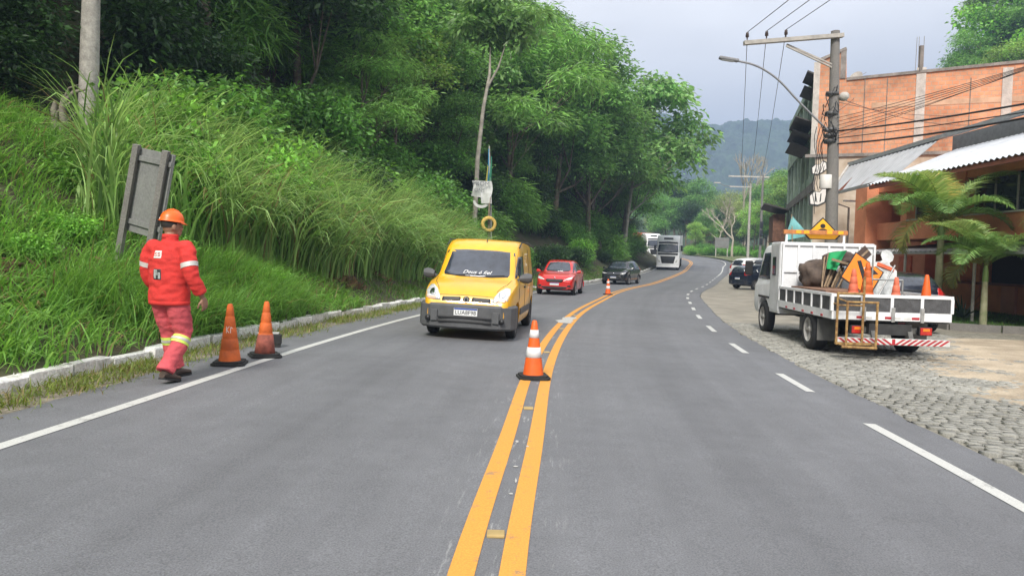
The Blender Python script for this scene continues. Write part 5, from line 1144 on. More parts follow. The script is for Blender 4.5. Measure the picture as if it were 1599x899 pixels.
o = thing('work_sign', 'yellow pointed warning sign with worker symbol standing above the truck cab', 'road sign', tw(2.66, -.10, 2.36)); M_ = face_m(0, .05).to_4x4(); h_ = .42
D_ = [(0, h_), (-h_, 0), (-h_ + .10, -.10), (h_ - .10, -.10), (h_, 0)]
MB().prism(D_, .012, M_).build('sign_back', SIGNB, o); MB().prism([(a * .9, b_ * .9 + .005) for a, b_ in D_], .002, M_ @ Matrix.Translation((0, 0, .013))).build('sign_face', SIGNY, o); F_ = M_ @ Matrix.Translation((0, 0, .017))
q = MB(); q.prism([(.06 * math.cos(a), .215 + .052 * math.sin(a)) for a in np.linspace(0, 2 * PI, 16, endpoint=False)], .003, F_); q.prism([(-.13, .08), (.13, .08), (.10, .125), (.05, .15), (-.05, .15), (-.10, .125)], .003, F_); q.build('worker_symbol', SIGNB, o)
MOT = mat('mottled_white_board', (.50, .52, .51), .8, .2, 7, .2, 40, col2=(.66, .68, .67), fine=.12)
o = thing('silhouette_board', 'mottled white man-shaped board with orange-red bar standing in the truck load', 'board', tw(.60, -.50, .98)); M_ = face_m(math.radians(10), .25, -.38).to_4x4()
bod = [(-.28, .0), (.28, .0), (.30, .30), (.34, .62), (.30, .80), (.13, .86), (.10, .90), (.16, .98), (.16, 1.08), (.08, 1.15), (-.04, 1.15), (-.12, 1.08), (-.12, .98), (-.06, .90), (-.10, .85), (-.30, .74), (-.42, .56), (-.36, .42), (-.24, .40)]
MB().prism(bod, .018, M_).build('board', MOT, o); MB().prism([(-.16, .72), (.22, .74), (.22, .81), (-.16, .80)], .03, M_ @ Matrix.Translation((0, 0, .02))).build('arm_bar', mat('orange_red_bar', (.62, .12, .04), .6), o)
o = thing('work_sign', 'dark brown weathered sign back tilted above the load beside the silhouette board', 'road sign', tw(1.15, -.42, 1.90)); M_ = face_m(.3, .3, .6).to_4x4(); MB().prism([(-.22, -.12), (.22, -.12), (.22, .12), (-.22, .12)], .014, M_).build('sign_back', mat('dark_brown_sign', (.07, .045, .035), .8), o); MB().prism([(-.2, -.02), (.2, -.02), (.2, .02), (-.2, .02)], .02, M_ @ Matrix.Translation((0, 0, .015))).build('rail', WOOD, o)
for nm, lb, p, pole_top, col, tri in (('signal_flag', 'small bright green signal flag on a stick above the leaning stakes', tw(.95, .46, ZB + .45), tw(.98, .34, 1.94), (.02, .36, .12), [(0, 0), (.40, .06), (.18, -.36), (-.02, -.34)]), ('signal_flag', 'large pale teal flag standing behind the cab beacon bar', tw(2.9, .50, 2.15), tw(2.92, .54, 2.85), (.17, .42, .42), [(0, 0), (.42, -.50), (-.12, -.62)])):
    o = thing(nm, lb, 'flag', p); MB().tube([(0, 0, 0), pole_top - p], .012, 6).build('flag_stick', WOOD, o)
    q = MB(); P = []
    for k in range(9):
        u = k / 8; row = []
        for i in range(9):
            v = i / 8
            if len(tri) == 4: a = Vector((*tri[0], 0)).lerp(Vector((*tri[1], 0)), u); b_ = Vector((*tri[3], 0)).lerp(Vector((*tri[2], 0)), u)
            else: a = Vector((*tri[0], 0)).lerp(Vector((*tri[1], 0)), u); b_ = Vector((*tri[0], 0)).lerp(Vector((*tri[2], 0)), u)
            w = a.lerp(b_, v); row.append(pole_top - p + Vector((w.x, .03 * math.sin(u * 7 + v * 3), w.y)))
        P.append(row)
    q.grid(P); q.build('flag_cloth', mat('flag_' + nm + str(int(col[0] * 100)), col, .8, .12, 8), o)
# cones on the bed
def tcone(lb, x, y, kind, H, n=1, g=None):
    p = tw(x, y, ZB)
    for k in range(n):
        o, bd = traffic_cone(lb if k == n - 1 else lb.replace('topmost', 'lowest' if k == 0 else 'in the middle'), (p.x, p.y, p.z + k * .13), kind, H=H, rz=TW + .2 * k, base=True, group=g)
tcone('faded pink-orange cone leaning topmost in a short stack beside the rusty rack', -.62, .42, 'faded', .74, 2)
tcone('orange cone topmost in the tall cone stack on the flatbed', -.80, .24, 'dirty', .74, 3)
tcone('single faded cone in the middle of the flatbed tailboard', -1.0, -.20, 'faded', .74)
tcone('single bright orange cone at the right corner of the flatbed', -1.0, -.74, 'new', .80)
o = tthing('metal_frame', 'bent galvanised pipe frame standing on the flatbed behind the cones', 'frame', -.1, -.75, ZB)
GAL = mat('galvanised_pipe', (.40, .41, .40), .45, .2, 10, metal=.6)
for a, c in (((.4, .45, 0), (.4, .45, 1.15)), ((.4, -.15, 0), (.4, -.15, .66)), ((.4, .45, .66), (.4, -.15, .66)), ((.1, .6, .0), (.55, -.05, .95)), ((-.3, .3, .1), (.4, -.1, .6))): MB().tube([a, c], .018, 8).build('pipe', GAL, o)
# ================================================================ buildings on the right
def onplane(px, py, P0, n):
    d = ray(px, py); n = Vector(n); t_ = (Vector(P0) - C_O).dot(n) / d.dot(n); return C_O + d * t_
def block_mat(name, c1, c2, mortar, bw, rh, ms, stain=.35):
    M = bpy.data.materials.new(name); M.use_nodes = True; t = M.node_tree; b = t.nodes['Principled BSDF']; uv = N(t, 'ShaderNodeUVMap')
    br = N(t, 'ShaderNodeTexBrick', i={'Color1': (*c1, 1), 'Color2': (*c2, 1), 'Mortar': (*mortar, 1), 'Scale': 1.0, 'Mortar Size': ms, 'Brick Width': bw, 'Row Height': rh, 'Mortar Smooth': .3, 'Bias': .1}); t.links.new(uv.outputs[0], br.inputs['Vector'])
    n1 = N(t, 'ShaderNodeTexNoise', i={'Scale': .45, 'Detail': 7.0, 'Roughness': .65}); t.links.new(uv.outputs[0], n1.inputs['Vector'])
    r1 = N(t, 'ShaderNodeMapRange', i={1: .35, 2: .7, 3: 1 - stain, 4: 1.12}); t.links.new(n1.outputs['Fac'], r1.inputs[0])
    n2 = N(t, 'ShaderNodeTexNoise', i={'Scale': 2.2, 'Detail': 5.0}); t.links.new(uv.outputs[0], n2.inputs['Vector']); r2 = N(t, 'ShaderNodeMapRange', i={1: .52, 2: .66, 3: 0, 4: .5}); t.links.new(n2.outputs['Fac'], r2.inputs[0])
    mm = N(t, 'ShaderNodeMix', data_type='RGBA', blend_type='MULTIPLY', i={0: 1.0}); t.links.new(br.outputs[0], mm.inputs[6]); t.links.new(r1.outputs[0], mm.inputs[7])
    m2 = N(t, 'ShaderNodeMix', data_type='RGBA', i={7: (.50, .34, .22, 1)}); t.links.new(r2.outputs[0], m2.inputs[0]); t.links.new(mm.outputs[2], m2.inputs[6]); t.links.new(m2.outputs[2], b.inputs['Base Color']); b.inputs['Roughness'].default_value = .9
    bp = N(t, 'ShaderNodeBump', i={'Strength': .5, 'Distance': .02}); t.links.new(br.outputs['Fac'], bp.inputs['Height']); bp.invert = True; t.links.new(bp.outputs[0], b.inputs['Normal']); return M
BRICK = block_mat('orange_hollow_brick', (.70, .29, .145), (.80, .385, .215), (.56, .38, .27), .30, .20, .02, .48)
GREENP = mat('faded_green_render', (.32, .43, .32), .9, .2, 1.2, .3, 20, col2=(.44, .53, .44), fine=.12); CREAM = mat('cream_render', (.52, .42, .31), .9, .2, 1.5, .3, 20, col2=(.60, .52, .42)); ORNG = mat('orange_painted_render', (.64, .23, .11), .85, .12, 1.1, .25, 25, col2=(.74, .29, .15), fine=.08); SALM = mat('salmon_render', (.58, .26, .19), .85, .15, 1.2)
DARKROOF = mat('dark_tile_sheet', (.07, .065, .063), .8, .3, 6); DARKIN = mat('painted_dark_interior', (.02, .018, .017), .9); WGLASS = mat('window_glass_dark', (.03, .035, .04), .08, .2, 2, spec=.8); CONCW = mat('whitewashed_concrete', (.50, .47, .43), .9, .2, 2.5, .4, 25, fine=.12); CONCD = mat('stained_concrete', (.24, .22, .20), .92, .3, 2, .4, 20, fine=.15); BROWNP = mat('brown_painted_post', (.20, .065, .04), .75, .15, 4)
A_ = Vector((15.55, 38.6, -.25)); U = Vector((.926, -.378, 0)).normalized(); Vd = Vector((.275, .961, 0)).normalized(); NW = Vector((U.y, -U.x, 0)); NF = Vector((-Vd.y, Vd.x, 0))   # outward normals
BB = thing('brick_building', 'tall bare orange hollow-brick building with faded green street facade and concrete columns', 'building', A_)
def wallpoly(name, pts, m_, parent, n, thick, uvax):
    """pts world; extruded inwards; UV in metres along uvax / height"""
    pts = [Vector(p) - A_ for p in pts]; k = len(pts); inn = [p - Vector(n) * thick for p in pts]
    me = bpy.data.meshes.new(name); F = [tuple(range(k)), tuple(reversed(range(k, 2 * k)))] + [(i, k + i, k + (i + 1) % k, (i + 1) % k) for i in range(k)]
    me.from_pydata(pts + inn, [], F); l = me.uv_layers.new(name='UVMap'); ua = Vector(uvax)
    for p in me.polygons:
        for li in p.loop_indices:
            co = me.vertices[me.loops[li].vertex_index].co; l.data[li].uv = (co.dot(ua), co.z)
    me.materials.append(m_); bm = bmesh.new(); bm.from_mesh(me); bmesh.ops.recalc_face_normals(bm, faces=bm.faces); bm.to_mesh(me); bm.free()
    return mobj(name, me, parent)
def PW(px, py): return onplane(px, py, A_, NW)
tl, tr0, tr1, tr = PW(1267, 95), PW(1322, 76), PW(1322, 124), PW(1600, 104)
end = tr + (tr - tr1) * .35; end.z = tr.z + .35
g0 = A_.copy(); ge = Vector((end.x, end.y, A_.z)); zl = PW(1300, 243).z; p243 = Vector((ge.x, ge.y, zl))
wallpoly('brick_wall', [Vector((A_.x, A_.y, zl)), p243, end, tr1, tr0, Vector((A_.x, A_.y, tl.z))], BRICK, BB, NW, .3, U)
wallpoly('cream_wall', [g0, ge, p243 - Vector((0, 0, .02)), Vector((A_.x, A_.y, zl - .02))], CREAM, BB, NW, .32, U)
def wbox(u, z, w, h, t, name, m_, off=.0, parent=BB): return MB().box(U * u + Vector((0, 0, z - A_.z)) + NW * (off + t / 2), (w, t, h), Matrix((U, -NW, Vector((0, 0, 1)))).transposed()).build(name, m_, parent)
def uof(px, py): return (PW(px, py) - A_).dot(U)
for px in (1437, 1572):
    u = uof(px, 150); zt_ = PW(px, 106).z; zb_ = PW(px, 225).z; wbox(u, (zt_ + zb_) / 2, .42, zt_ - zb_, .05, 'concrete_column', CONCW)
wbox(uof(1272, 200), (PW(1268, 98).z + zl) / 2, .30, PW(1268, 98).z - zl, .05, 'corner_column', CONCW); wbox(uof(1317, 100), PW(1317, 100).z, .26, 1.5, .06, 'tower_column', CONCD)
L0 = uof(1267, 243); wbox(L0 + 3.2, zl, 7.0, .16, .12, 'ledge', CONCD); wbox(9, PW(1400, 163).z, 13, .26, .015, 'ring_beam', mat('pale_beam', (.55, .36, .24), .9, .2, 1.5))
for a, c, nm in ((tr1, end, 'parapet_cap'), (Vector((A_.x, A_.y, tl.z)), tr0, 'tower_cap')):
    d = (c - a); MB().bar(a - A_ + NW * .02 - NW * .15, c - A_ + NW * .02 - NW * .15, .42, .14).build(nm, CONCD, BB)
pb_ = PW(1437, 112); MB().bar(pb_ - A_, pb_ - A_ + Vector((0, 0, 1.25)), .16, .16).build('column_stub', CONCD, BB)
for dx in (-.22, -.1, .12): MB().tube([pb_ - A_ + U * dx, pb_ - A_ + U * dx + Vector((random.uniform(-.03, .03), 0, 1.7))], .012, 5).build('rebar', CONCD, BB)
for px in (1350, 1385, 1515): u = uof(px, 150); MB().tube([U * u + NW * .02 + Vector((0, 0, zl - A_.z)), U * u + NW * .02 + Vector((0, 0, PW(px, 122).z - A_.z))], .02, 5).build('conduit', CONCD, BB)
ds = thing('satellite_dish', 'small pale satellite dish on the roof edge of the brick building', 'satellite dish', PW(1338, 120) - NW * .4); q = MB(); q.lathe([(.001, .0), (.2, .03), (.36, .1)], 16, 'Y'); q.build('dish', CONCW, ds, None, (.5, 0, 2.2)); MB().tube([(0, 0, -.35), (0, 0, .05)], .025, 6).build('mast', CONCD, ds); MB().tube([(0, 0, 0), (.35, -.3, .25)], .012, 5).build('feed_arm', CONCD, ds)
# green street facade: slabs, columns, recessed windows
FL = 18.0; zt_f = tl.z - A_.z - .3; ns = 4; sh = zt_f / ns
def fbox(v, z, w, h, t, name, m_, off=0.0, parent=BB): return MB().box(Vd * v + Vector((0, 0, z)) + NF * (off - t / 2), (w, t, h), Matrix((Vd, -NF, Vector((0, 0, 1)))).transposed()).build(name, m_, parent)
fbox(FL / 2 + .2, zt_f / 2 - .03, FL - .4, zt_f, .25, 'facade_back', GREENP, -.42)
nb = 7
for k in range(nb + 1): fbox(.25 + (FL - .5) * k / nb, zt_f / 2, .5, zt_f, .45, 'facade_column', GREENP if k else CONCW, .02 if k % 2 else 0)
for f in range(1, ns + 1): fbox(FL / 2, f * sh - .15, FL, .45, .5, 'floor_band', CONCD if f == 2 else GREENP, .05)
for f in range(ns):
    for k in range(nb):
        v = .25 + (FL - .5) * (k + .5) / nb; o = fbox(v, f * sh + sh * .52, 1.7, sh * .55, .06, 'window', CONCW, -.36); fbox(v, f * sh + sh * .52, 1.5, sh * .48, .03, 'pane', WGLASS, -.335, o); fbox(v, f * sh + sh * .52, .06, sh * .48, .03, 'mullion', CONCW, -.32, o); fbox(v, f * sh + sh * .22, 1.9, .1, .25, 'sill', CONCD, -.2, o)
        if f: fbox(v, f * sh + .32, 2.4, .55, .12, 'parapet_panel', GREENP, -.05)
RT = Matrix((Vd, -NF, Vector((0, 0, 1)))).transposed()
for k in range(3):
    z = zt_f - 2.55 - k * .5; v0 = 1.0 + k * 1.2
    MB().box(Vd * (v0 + 2) + Vector((0, 0, z)) + NF * .5, (4.2, 1.05, .06), RT @ Matrix.Rotation(math.radians(-20), 3, 'X')).build('dark_awning', DARKROOF, BB)
for k in range(2): MB().box(Vd * (2.0 + k * 1.5) + Vector((0, 0, zt_f - .2 - k * .45)) + NF * .2, (2.6, .7, .08), RT @ Matrix.Rotation(math.radians(-25), 3, 'X')).build('dark_awning', DARKROOF, BB)
MB().box(Vd * 16 + Vector((0, 0, 5.6)) + NF * 1.0, (6, 1.7, .1), RT @ Matrix.Rotation(math.radians(-15), 3, 'X')).build('dark_awning', DARKROOF, BB)
MB().box(Vd * 16.5 + Vector((0, 0, 4.2)) + NF * .75, (5, .8, 1.9), RT).build('wooden_balcony', mat('wood_shutters', (.22, .11, .07), .8, .3, 5), BB)
# rest of the body so that the building is closed
cr = Vd * FL; MB().box(U * 8 + Vd * (FL / 2 + .3) + Vector((0, 0, (zt_f - 1.2) / 2)), (15.0, FL - 1.2, zt_f - 1.2), Matrix((U, Vd, Vector((0, 0, 1)))).transposed()).build('rear_mass', CONCD, BB)
# painted bird emblems on the cream wall
for px, py, w in ((1280, 262, .75), (1281, 306, 1.05)):
    c = PW(px, py); o = thing('wall_emblem', 'white bird-like emblem painted ' + ('high' if py < 280 else 'larger and lower') + ' on the cream wall below the bricks', 'sign', c + NW * .02); Rm4 = frame_matrix((0, 0, 0), U, (0, 0, 1))
    sh_ = [(-.5, -.45), (-.1, -.5), (.2, -.35), (.5, -.1), (.45, .35), (.2, .5), (-.05, .2), (-.3, .25), (-.55, .0)]; MB().prism([(a * w, b_ * w) for a, b_ in sh_], .02, Rm4).build('emblem_board', BLACKP, o); MB().prism([(a * w * .86, b_ * w * .86) for a, b_ in sh_], .006, Rm4 @ Matrix.Translation((0, 0, .021))).build('emblem_face', WHITE, o)
    for k in (-1, 0, 1): MB().prism([(w * (k * .22 - .03), -.3 * w), (w * (k * .22 + .03), -.28 * w), (w * (k * .25 + .05), .12 * w), (w * (k * .25 - .0), .1 * w)], .004, Rm4 @ Matrix.Translation((0, 0, .028))).build('emblem_line', BLACKP, o)
# ---------------------------------------------------------------- low restaurant building
RB = thing('orange_building', 'low orange-painted two-storey building with corrugated awnings behind the palms', 'building', (17, 25, -.2))
def rb(q, name, m_, parent=RB):
    q.v = [tuple(Vector(v) - Vector((17, 25, -.2))) for v in q.v]; return q.build(name, m_, parent)
def bx(x0, x1, y0, y1, z0, z1): return MB().box(((x0 + x1) / 2, (y0 + y1) / 2, (z0 + z1) / 2), (x1 - x0, y1 - y0, z1 - z0))
def FX(y): return 17.0     # street wall plane
rb(bx(17.5, 26, 12, 35.4, -.3, 5.7), 'main_mass', ORNG)
rb(bx(14.2, 17.5, 12, 29.6, 2.50, 3.15), 'upper_wall_band', ORNG); rb(bx(14.2, 17.5, 12, 29.6, 4.35, 4.78), 'upper_wall_top', ORNG)
rb(bx(17.0, 17.5, 12, 30.2, -.3, .95), 'low_wall', ORNG)
for y in (12.3, 16.2, 20.2, 23.6, 27.0, 29.4): rb(bx(16.94, 17.5, y - .18, y + .18, -.3, 2.5), 'pillar', ORNG if y > 26 else BROWNP); rb(bx(14.16, 17.5, y - .2, y + .2, 2.49, 4.76), 'upper_pillar', ORNG if y > 22 else BROWNP)
rb(bx(16.9, 17.02, 12, 30.2, .93, 1.02), 'wall_coping', BROWNP)
for y0, y1 in ((12.5, 16.0), (16.4, 20.0), (20.4, 23.4), (23.8, 26.8)):
    o = rb(bx(14.5, 14.62, y0, y1, 3.15, 4.35), 'window', WGLASS)
    for k in range(4): yy = y0 + (y1 - y0) * k / 3; rb(bx(14.47, 14.51, yy - .03, yy + .03, 3.15, 4.35), 'window_bar', CONCW, o)
    rb(bx(14.14, 14.5, y0, y1, 3.152, 3.20), 'window_sill', CONCW, o)
    rb(bx(17.35, 17.45, y0, y1, .95, 2.35), 'painted_dark_opening', DARKIN)  # near-black sheet on the wall paints the unlit space inside
for y in (18.2, 25.2): rb(bx(16.90, 17.0, y - .35, y + .35, -.2, .9), 'wall_panel', SALM)
# left end: column, recessed salmon wall with door
rb(bx(13.75, 14.75, 29.0, 29.95, -.3, 4.55), 'corner_pier', ORNG); rb(bx(17.05, 17.5, 30.65, 35.4, -.3, 4.4), 'recessed_wall', SALM); rb(bx(16.3, 17.05, 34.9, 35.4, -.3, 5.0), 'end_wall', SALM)
o = rb(bx(16.98, 17.06, 31.6, 32.6, -.2, 1.95), 'door', mat('orange_door', (.50, .13, .08), .6)); rb(bx(16.95, 16.985, 32.42, 32.5, .85, .95), 'door_handle', CHROME, o); rb(bx(16.97, 17.06, 33.2, 34.0, .6, 1.5), 'noticeboard', mat('wood_notice', (.16, .10, .06), .8))
# corrugated roofs
ZINC = mat('zinc_corrugated', (.58, .60, .63), .45, .10, 2, metal=.25, fine=.05); ZINC_D = mat('grey_metal_roof', (.26, .27, .28), .55, .15, 1.5, metal=.3); GUT = mat('grey_gutter', (.40, .41, .42), .5, .12, 3, metal=.3)
def corrugated(name, e0, e1, r0, r1, n, amp, m_, nrow=2):
    e0, e1, r0, r1 = map(Vector, (e0, e1, r0, r1)); P = []; up = (e1 - e0).cross(r0 - e0).normalized(); up = up if up.z > 0 else -up
    for k in range(nrow + 1):
        a, c = e0.lerp(r0, k / nrow), e1.lerp(r1, k / nrow); P.append([a.lerp(c, i / (n * 6)) + up * amp * math.sin(2 * PI * i / 6) for i in range(n * 6 + 1)])
    q = MB(); q.grid(P, True); q2 = [[p - up * .006 for p in r] for r in P]; q.grid(q2, True, True); return rb(q, name, m_)
corrugated('corrugated_awning', (13.35, 12, 4.62), (13.35, 28.2, 4.55), (16.6, 12, 6.0), (16.6, 28.2, 5.95), 64, .03, ZINC)
rb(MB().bar((13.42, 12, 4.50), (13.42, 28.1, 4.44), .08, .12), 'awning_fascia', BROWNP); rb(MB().bar((16.5, 12, 5.85), (16.5, 28.1, 5.8), .12, .12), 'awning_beam', BROWNP)
for y in np.arange(12.5, 28.2, 1.55): rb(MB().bar((13.45, y, 4.47), (16.55, y, 5.82), .05, .09), 'rafter', BROWNP)
corrugated('upper_awning', (14.45, 28.5, 4.85), (14.7, 34.6, 4.75), (16.2, 28.5, 6.42), (16.0, 35.6, 6.27), 22, .02, mat('light_grey_metal', (.44, .45, .46), .5, .12, 1.5, metal=.2))
rb(MB().bar((16.25, 22.5, 6.58), (16.0, 35.7, 6.30), .16, .16), 'ridge_gutter', GUT); rb(MB().bar((14.4, 28.4, 4.83), (14.66, 34.7, 4.73), .10, .12), 'gutter', GUT); rb(MB().bar((14.66, 34.65, 4.72), (15.98, 35.65, 6.24), .09, .14), 'verge_board', CONCW)
rb(bx(16.62, 16.75, 22.5, 28.4, 5.9, 6.5), 'roof_upstand', mat('dark_metal_upstand', (.16, .165, .17), .6))
rb(MB().tube([(14.72, 34.5, 4.7), (14.8, 34.6, 4.4), (15.9, 35.3, 4.2), (15.9, 35.3, 0)], .05, 8), 'downpipe', CONCW); rb(MB().bbox((15.4, 33.2, 4.35), (1.4, .12, .08), .02), 'tube_lamp', WHITE)
for y in (29.5, 31.5, 33.5): rb(MB().bar((14.6, y, 4.78), (16.1, y + .3, 6.2), .05, .09), 'rafter', BROWNP)
corrugated('porch_roof', (13.3, 12, 2.02), (13.3, 28.9, 2.02), (16.9, 12, 2.46), (16.9, 28.9, 2.46), 60, .022, mat('porch_zinc', (.42, .43, .44), .55, .15, 1.5, metal=.3))
rb(MB().bar((13.26, 12, 1.97), (13.26, 28.9, 1.97), .05, .07), 'porch_gutter', GUT)
for y in (14, 17.8, 21.4, 25.2, 28.6): rb(MB().tube([(13.35, y, -.2), (13.35, y, 1.96)], .045, 8), 'porch_post', CONCW)
# lawn bed with a low kerb
LAWNG = mat('lawn_soil', (.07, .12, .03), .95, .3, 3, .6, 30); Zl = -.15
q = MB(); LP = [(11.95, 20.1), (13.0, 19.55), (17.0, 19.1), (17.0, 30.5), (12.6, 30.5)]; q.prism(LP, .14, Matrix.Translation((0, 0, Zl))); o = q.build('lawn', LAWNG); o['kind'] = 'structure'
LK = bpy.data.objects.new('lawn_kerb', None); link(LK); LK['kind'] = 'structure'
for (a, c) in ((LP[4], LP[0]), (LP[0], LP[1]), (LP[1], LP[2])):
    a, c = Vector((*a, Zl)), Vector((*c, Zl)); n = max(1, int((c - a).length / .9))
    for k in range(n): p0, p1 = a.lerp(c, k / n), a.lerp(c, (k + .985) / n); MB().bar(p0 + Vector((0, 0, .08)), p1 + Vector((0, 0, .08)), .14, .20).build('kerb_stone', CONCD if k % 2 else CONC, LK)
n = 5200; lx, ly = rng.uniform(12.3, 16.9, n), rng.uniform(19.5, 26, n); k = (ly > np.interp(lx, [12, 13, 17], [20.2, 19.7, 19.25])); lx, ly = lx[k], ly[k]; n = len(lx)
def flat_pt(S, D): return lx, ly, np.full(len(lx), Zl + .135)
V_, Q_, C__ = blades(np.zeros(n), np.zeros(n), rng.uniform(.05, .14, n), rng.uniform(.012, .022, n), 1.0, 2, (.06, .16, .025), (.12, .26, .045), flat_pt, .0, .03)
o = mobj('lawn_grass', npmesh('lawn_grass', V_, Q_, GRASS, C__)); tag(o, 'short mown lawn in the kerbed bed before the orange building', 'grass', kind='stuff')
# ---------------------------------------------------------------- palms
PSTEM = mat('palm_trunk_green', (.24, .27, .13), .7, .2, 4, .2, 20, col2=(.36, .34, .22)); PRING = mat('palm_trunk_grey', (.36, .335, .30), .9, .25, 6, .4, 30, fine=.15)
def frond_mesh(L, droop, seed, ca, cb, nl=62, ll=.64, lw=.030, vee=.5):
    r = np.random.default_rng(seed); ang = np.radians(72); P = [np.array([0, 0, 0.])]; T = []
    for k in range(28): 
        u = k / 27; a = ang - droop * u ** 1.2; d = np.array([np.cos(a), 0, np.sin(a)]); T.append(d); P.append(P[-1] + d * L / 28)
    P = np.array(P); V = []; Q = []; Cc = []
    def addq(pts, c): b_ = len(V); V.extend(pts); Q.append((b_, b_ + 1, b_ + 2, b_ + 3)); Cc.append(c)
    for k in range(27):
        w = .022 * (1 - k / 30); o_ = np.array([0, w, 0]); addq([P[k] - o_, P[k] + o_, P[k + 1] + o_ * .97, P[k + 1] - o_ * .97], np.array((.16, .20, .05))); z_ = np.array([0, 0, w]); addq([P[k] - z_, P[k] + z_, P[k + 1] + z_ * .97, P[k + 1] - z_ * .97], np.array((.16, .20, .05)))
    for i in range(nl):
        u = .12 + .86 * i / nl; x = u * 28; k = int(x); p = P[k] + (P[k + 1] - P[k]) * (x - k); t = T[min(k, 27)]; nrm = np.array([-t[2], 0, t[0]])
        l_ = ll * (np.sin(PI * min(1, (u * .9 + .12))) ** .7) * r.uniform(.85, 1.1)
        for s in (-1, 1):
            d = t * .62 + np.array([0, s * 1.0, 0]) + nrm * (vee + r.normal(0, .09)); d /= np.linalg.norm(d); d2 = d * .8 + np.array([0, 0, -.55]) + t * .15 + r.normal(0, .06, 3); d2 /= np.linalg.norm(d2)
            m_ = p + d * l_ * .5; e = m_ + d2 * l_ * .55; wv = np.cross(d, nrm); wv /= np.linalg.norm(wv); t_ = r.random(); c = (np.array(ca) * (1 - t_) + np.array(cb) * t_) * r.uniform(.8, 1.2)
            addq([p - wv * lw * .3, p + wv * lw * .3, m_ + wv * lw * .5, m_ - wv * lw * .5], c); addq([m_ - wv * lw * .5, m_ + wv * lw * .5, e + wv * .003, e - wv * .003], c)
    return npmesh('frond', np.array(V), np.array(Q), LEAF, np.array(Cc))
GRN = ((.13, .27, .07), (.28, .44, .14)); YLW = ((.36, .31, .06), (.46, .38, .08)); PAL = ((.20, .34, .09), (.38, .48, .16))
FR = [frond_mesh(2.1, 1.6, 1, *GRN), frond_mesh(2.0, 1.95, 2, *GRN), frond_mesh(2.2, 1.35, 3, *PAL), frond_mesh(1.7, 2.5, 4, (.13, .16, .04), (.24, .22, .06)), frond_mesh(1.5, .5, 5, *YLW)]
def palm(label, base, H, r0, fronds, sc=1.0, lean=(0, 0), trunk_m=PSTEM, rings_=True):
    o = thing('palm_tree', label, 'palm tree', base); q = MB(); pr = []; n = 14
    pts = [Vector((lean[0] * (k / n) ** 1.5, lean[1] * (k / n) ** 1.5, -.1 + (H + .1) * k / n)) for k in range(n + 1)]
    q.tube(pts, [r0 * (1.15 - .35 * k / n) * (1.06 if k % 2 and rings_ else 1) for k in range(n + 1)], 12); q.build('trunk', trunk_m, o); top = pts[-1]
    if trunk_m is PSTEM: MB().tube([top - Vector((0, 0, .05)), top + Vector((0, 0, .25)), top + Vector((0, 0, .5))], [r0 * .95, r0 * .8, r0 * .3], 10).build('crownshaft', mat('palm_crownshaft', (.14, .22, .06), .5), o)
    for i, az, el, s in fronds:
        f = mobj('frond', FR[i], o, top + Vector((0, 0, .32 if trunk_m is PSTEM else 0))); f.rotation_euler = (0, math.radians(el), math.radians(az)); f.scale = (s * sc,) * 3
    return o
pz = Zl + .13
palm('taller palm with arching green fronds and one yellow spear standing on the lawn', (12.62, 21.9, pz), 2.45, .105, [(2, 10, 5, 1.05), (0, 55, 15, 1.0), (1, 100, 10, .95), (2, 165, 0, 1.05), (0, 205, 18, 1.0), (1, 245, 14, .9), (0, 300, 20, .95), (1, 335, 30, .95), (3, 190, 45, 1.0), (3, 20, 48, 1.0), (4, 90, -12, 1.0), (2, 130, -5, .9), (3, 280, 40, .9), (2, 75, 3, 1.1), (2, 190, 6, 1.1), (0, 0, 22, 1.1), (2, 220, 0, 1.0), (0, 150, 20, 1.1), (2, 345, 2, 1.1), (1, 60, 28, 1.0)], 1.16)
palm('shorter palm with dense drooping fronds on the lawn edge', (12.75, 19.95, pz), 1.25, .085, [(1, 20, 10, .75), (0, 75, 0, .8), (1, 120, 10, .75), (0, 170, 12, .85), (1, 215, 20, .8), (0, 260, 15, .75), (2, 310, 10, .8), (1, 350, 25, .75), (3, 190, 40, .8), (2, 95, -15, .75), (2, 150, 0, .85), (0, 40, 5, .8), (2, 200, 0, .85), (1, 0, 5, .8), (0, 235, 5, .8)], 1.12)
palm('palm mostly outside the picture with one pale yellowing frond reaching in', (14.3, 18.4, Zl), 2.35, .1, [(3, 170, 8, 1.15), (2, 100, 0, 1.0), (0, 30, 10, 1.0), (1, 300, 10, 1.0), (0, 235, 10, 1.0)])
o = thing('spiky_agave', 'dark spiky agave-like plant between the palms beside the orange wall', 'plant', (13.2, 21.6, pz))
for k in range(26):
    a = 2.4 * k; e = .25 + .95 * (k % 7) / 7; L = random.uniform(.7, 1.05); d = Vector((math.cos(a) * math.cos(e), math.sin(a) * math.cos(e), math.sin(e))); s = d.cross(Vector((0, 0, 1))).normalized()
    q = MB(); P = []
    for i in range(5): u = i / 4; c = d * L * u + Vector((0, 0, .1 - .15 * u * u * (1 - e * .5))); w = .035 * (1 - u ** 1.5) + .002; P.append([c - s * w, c - Vector((0, 0, .012)), c + s * w])
    q.grid(P, True); q.build('leaf', mat('agave_leaf', (.035, .065, .035), .5, .25, 6), o)
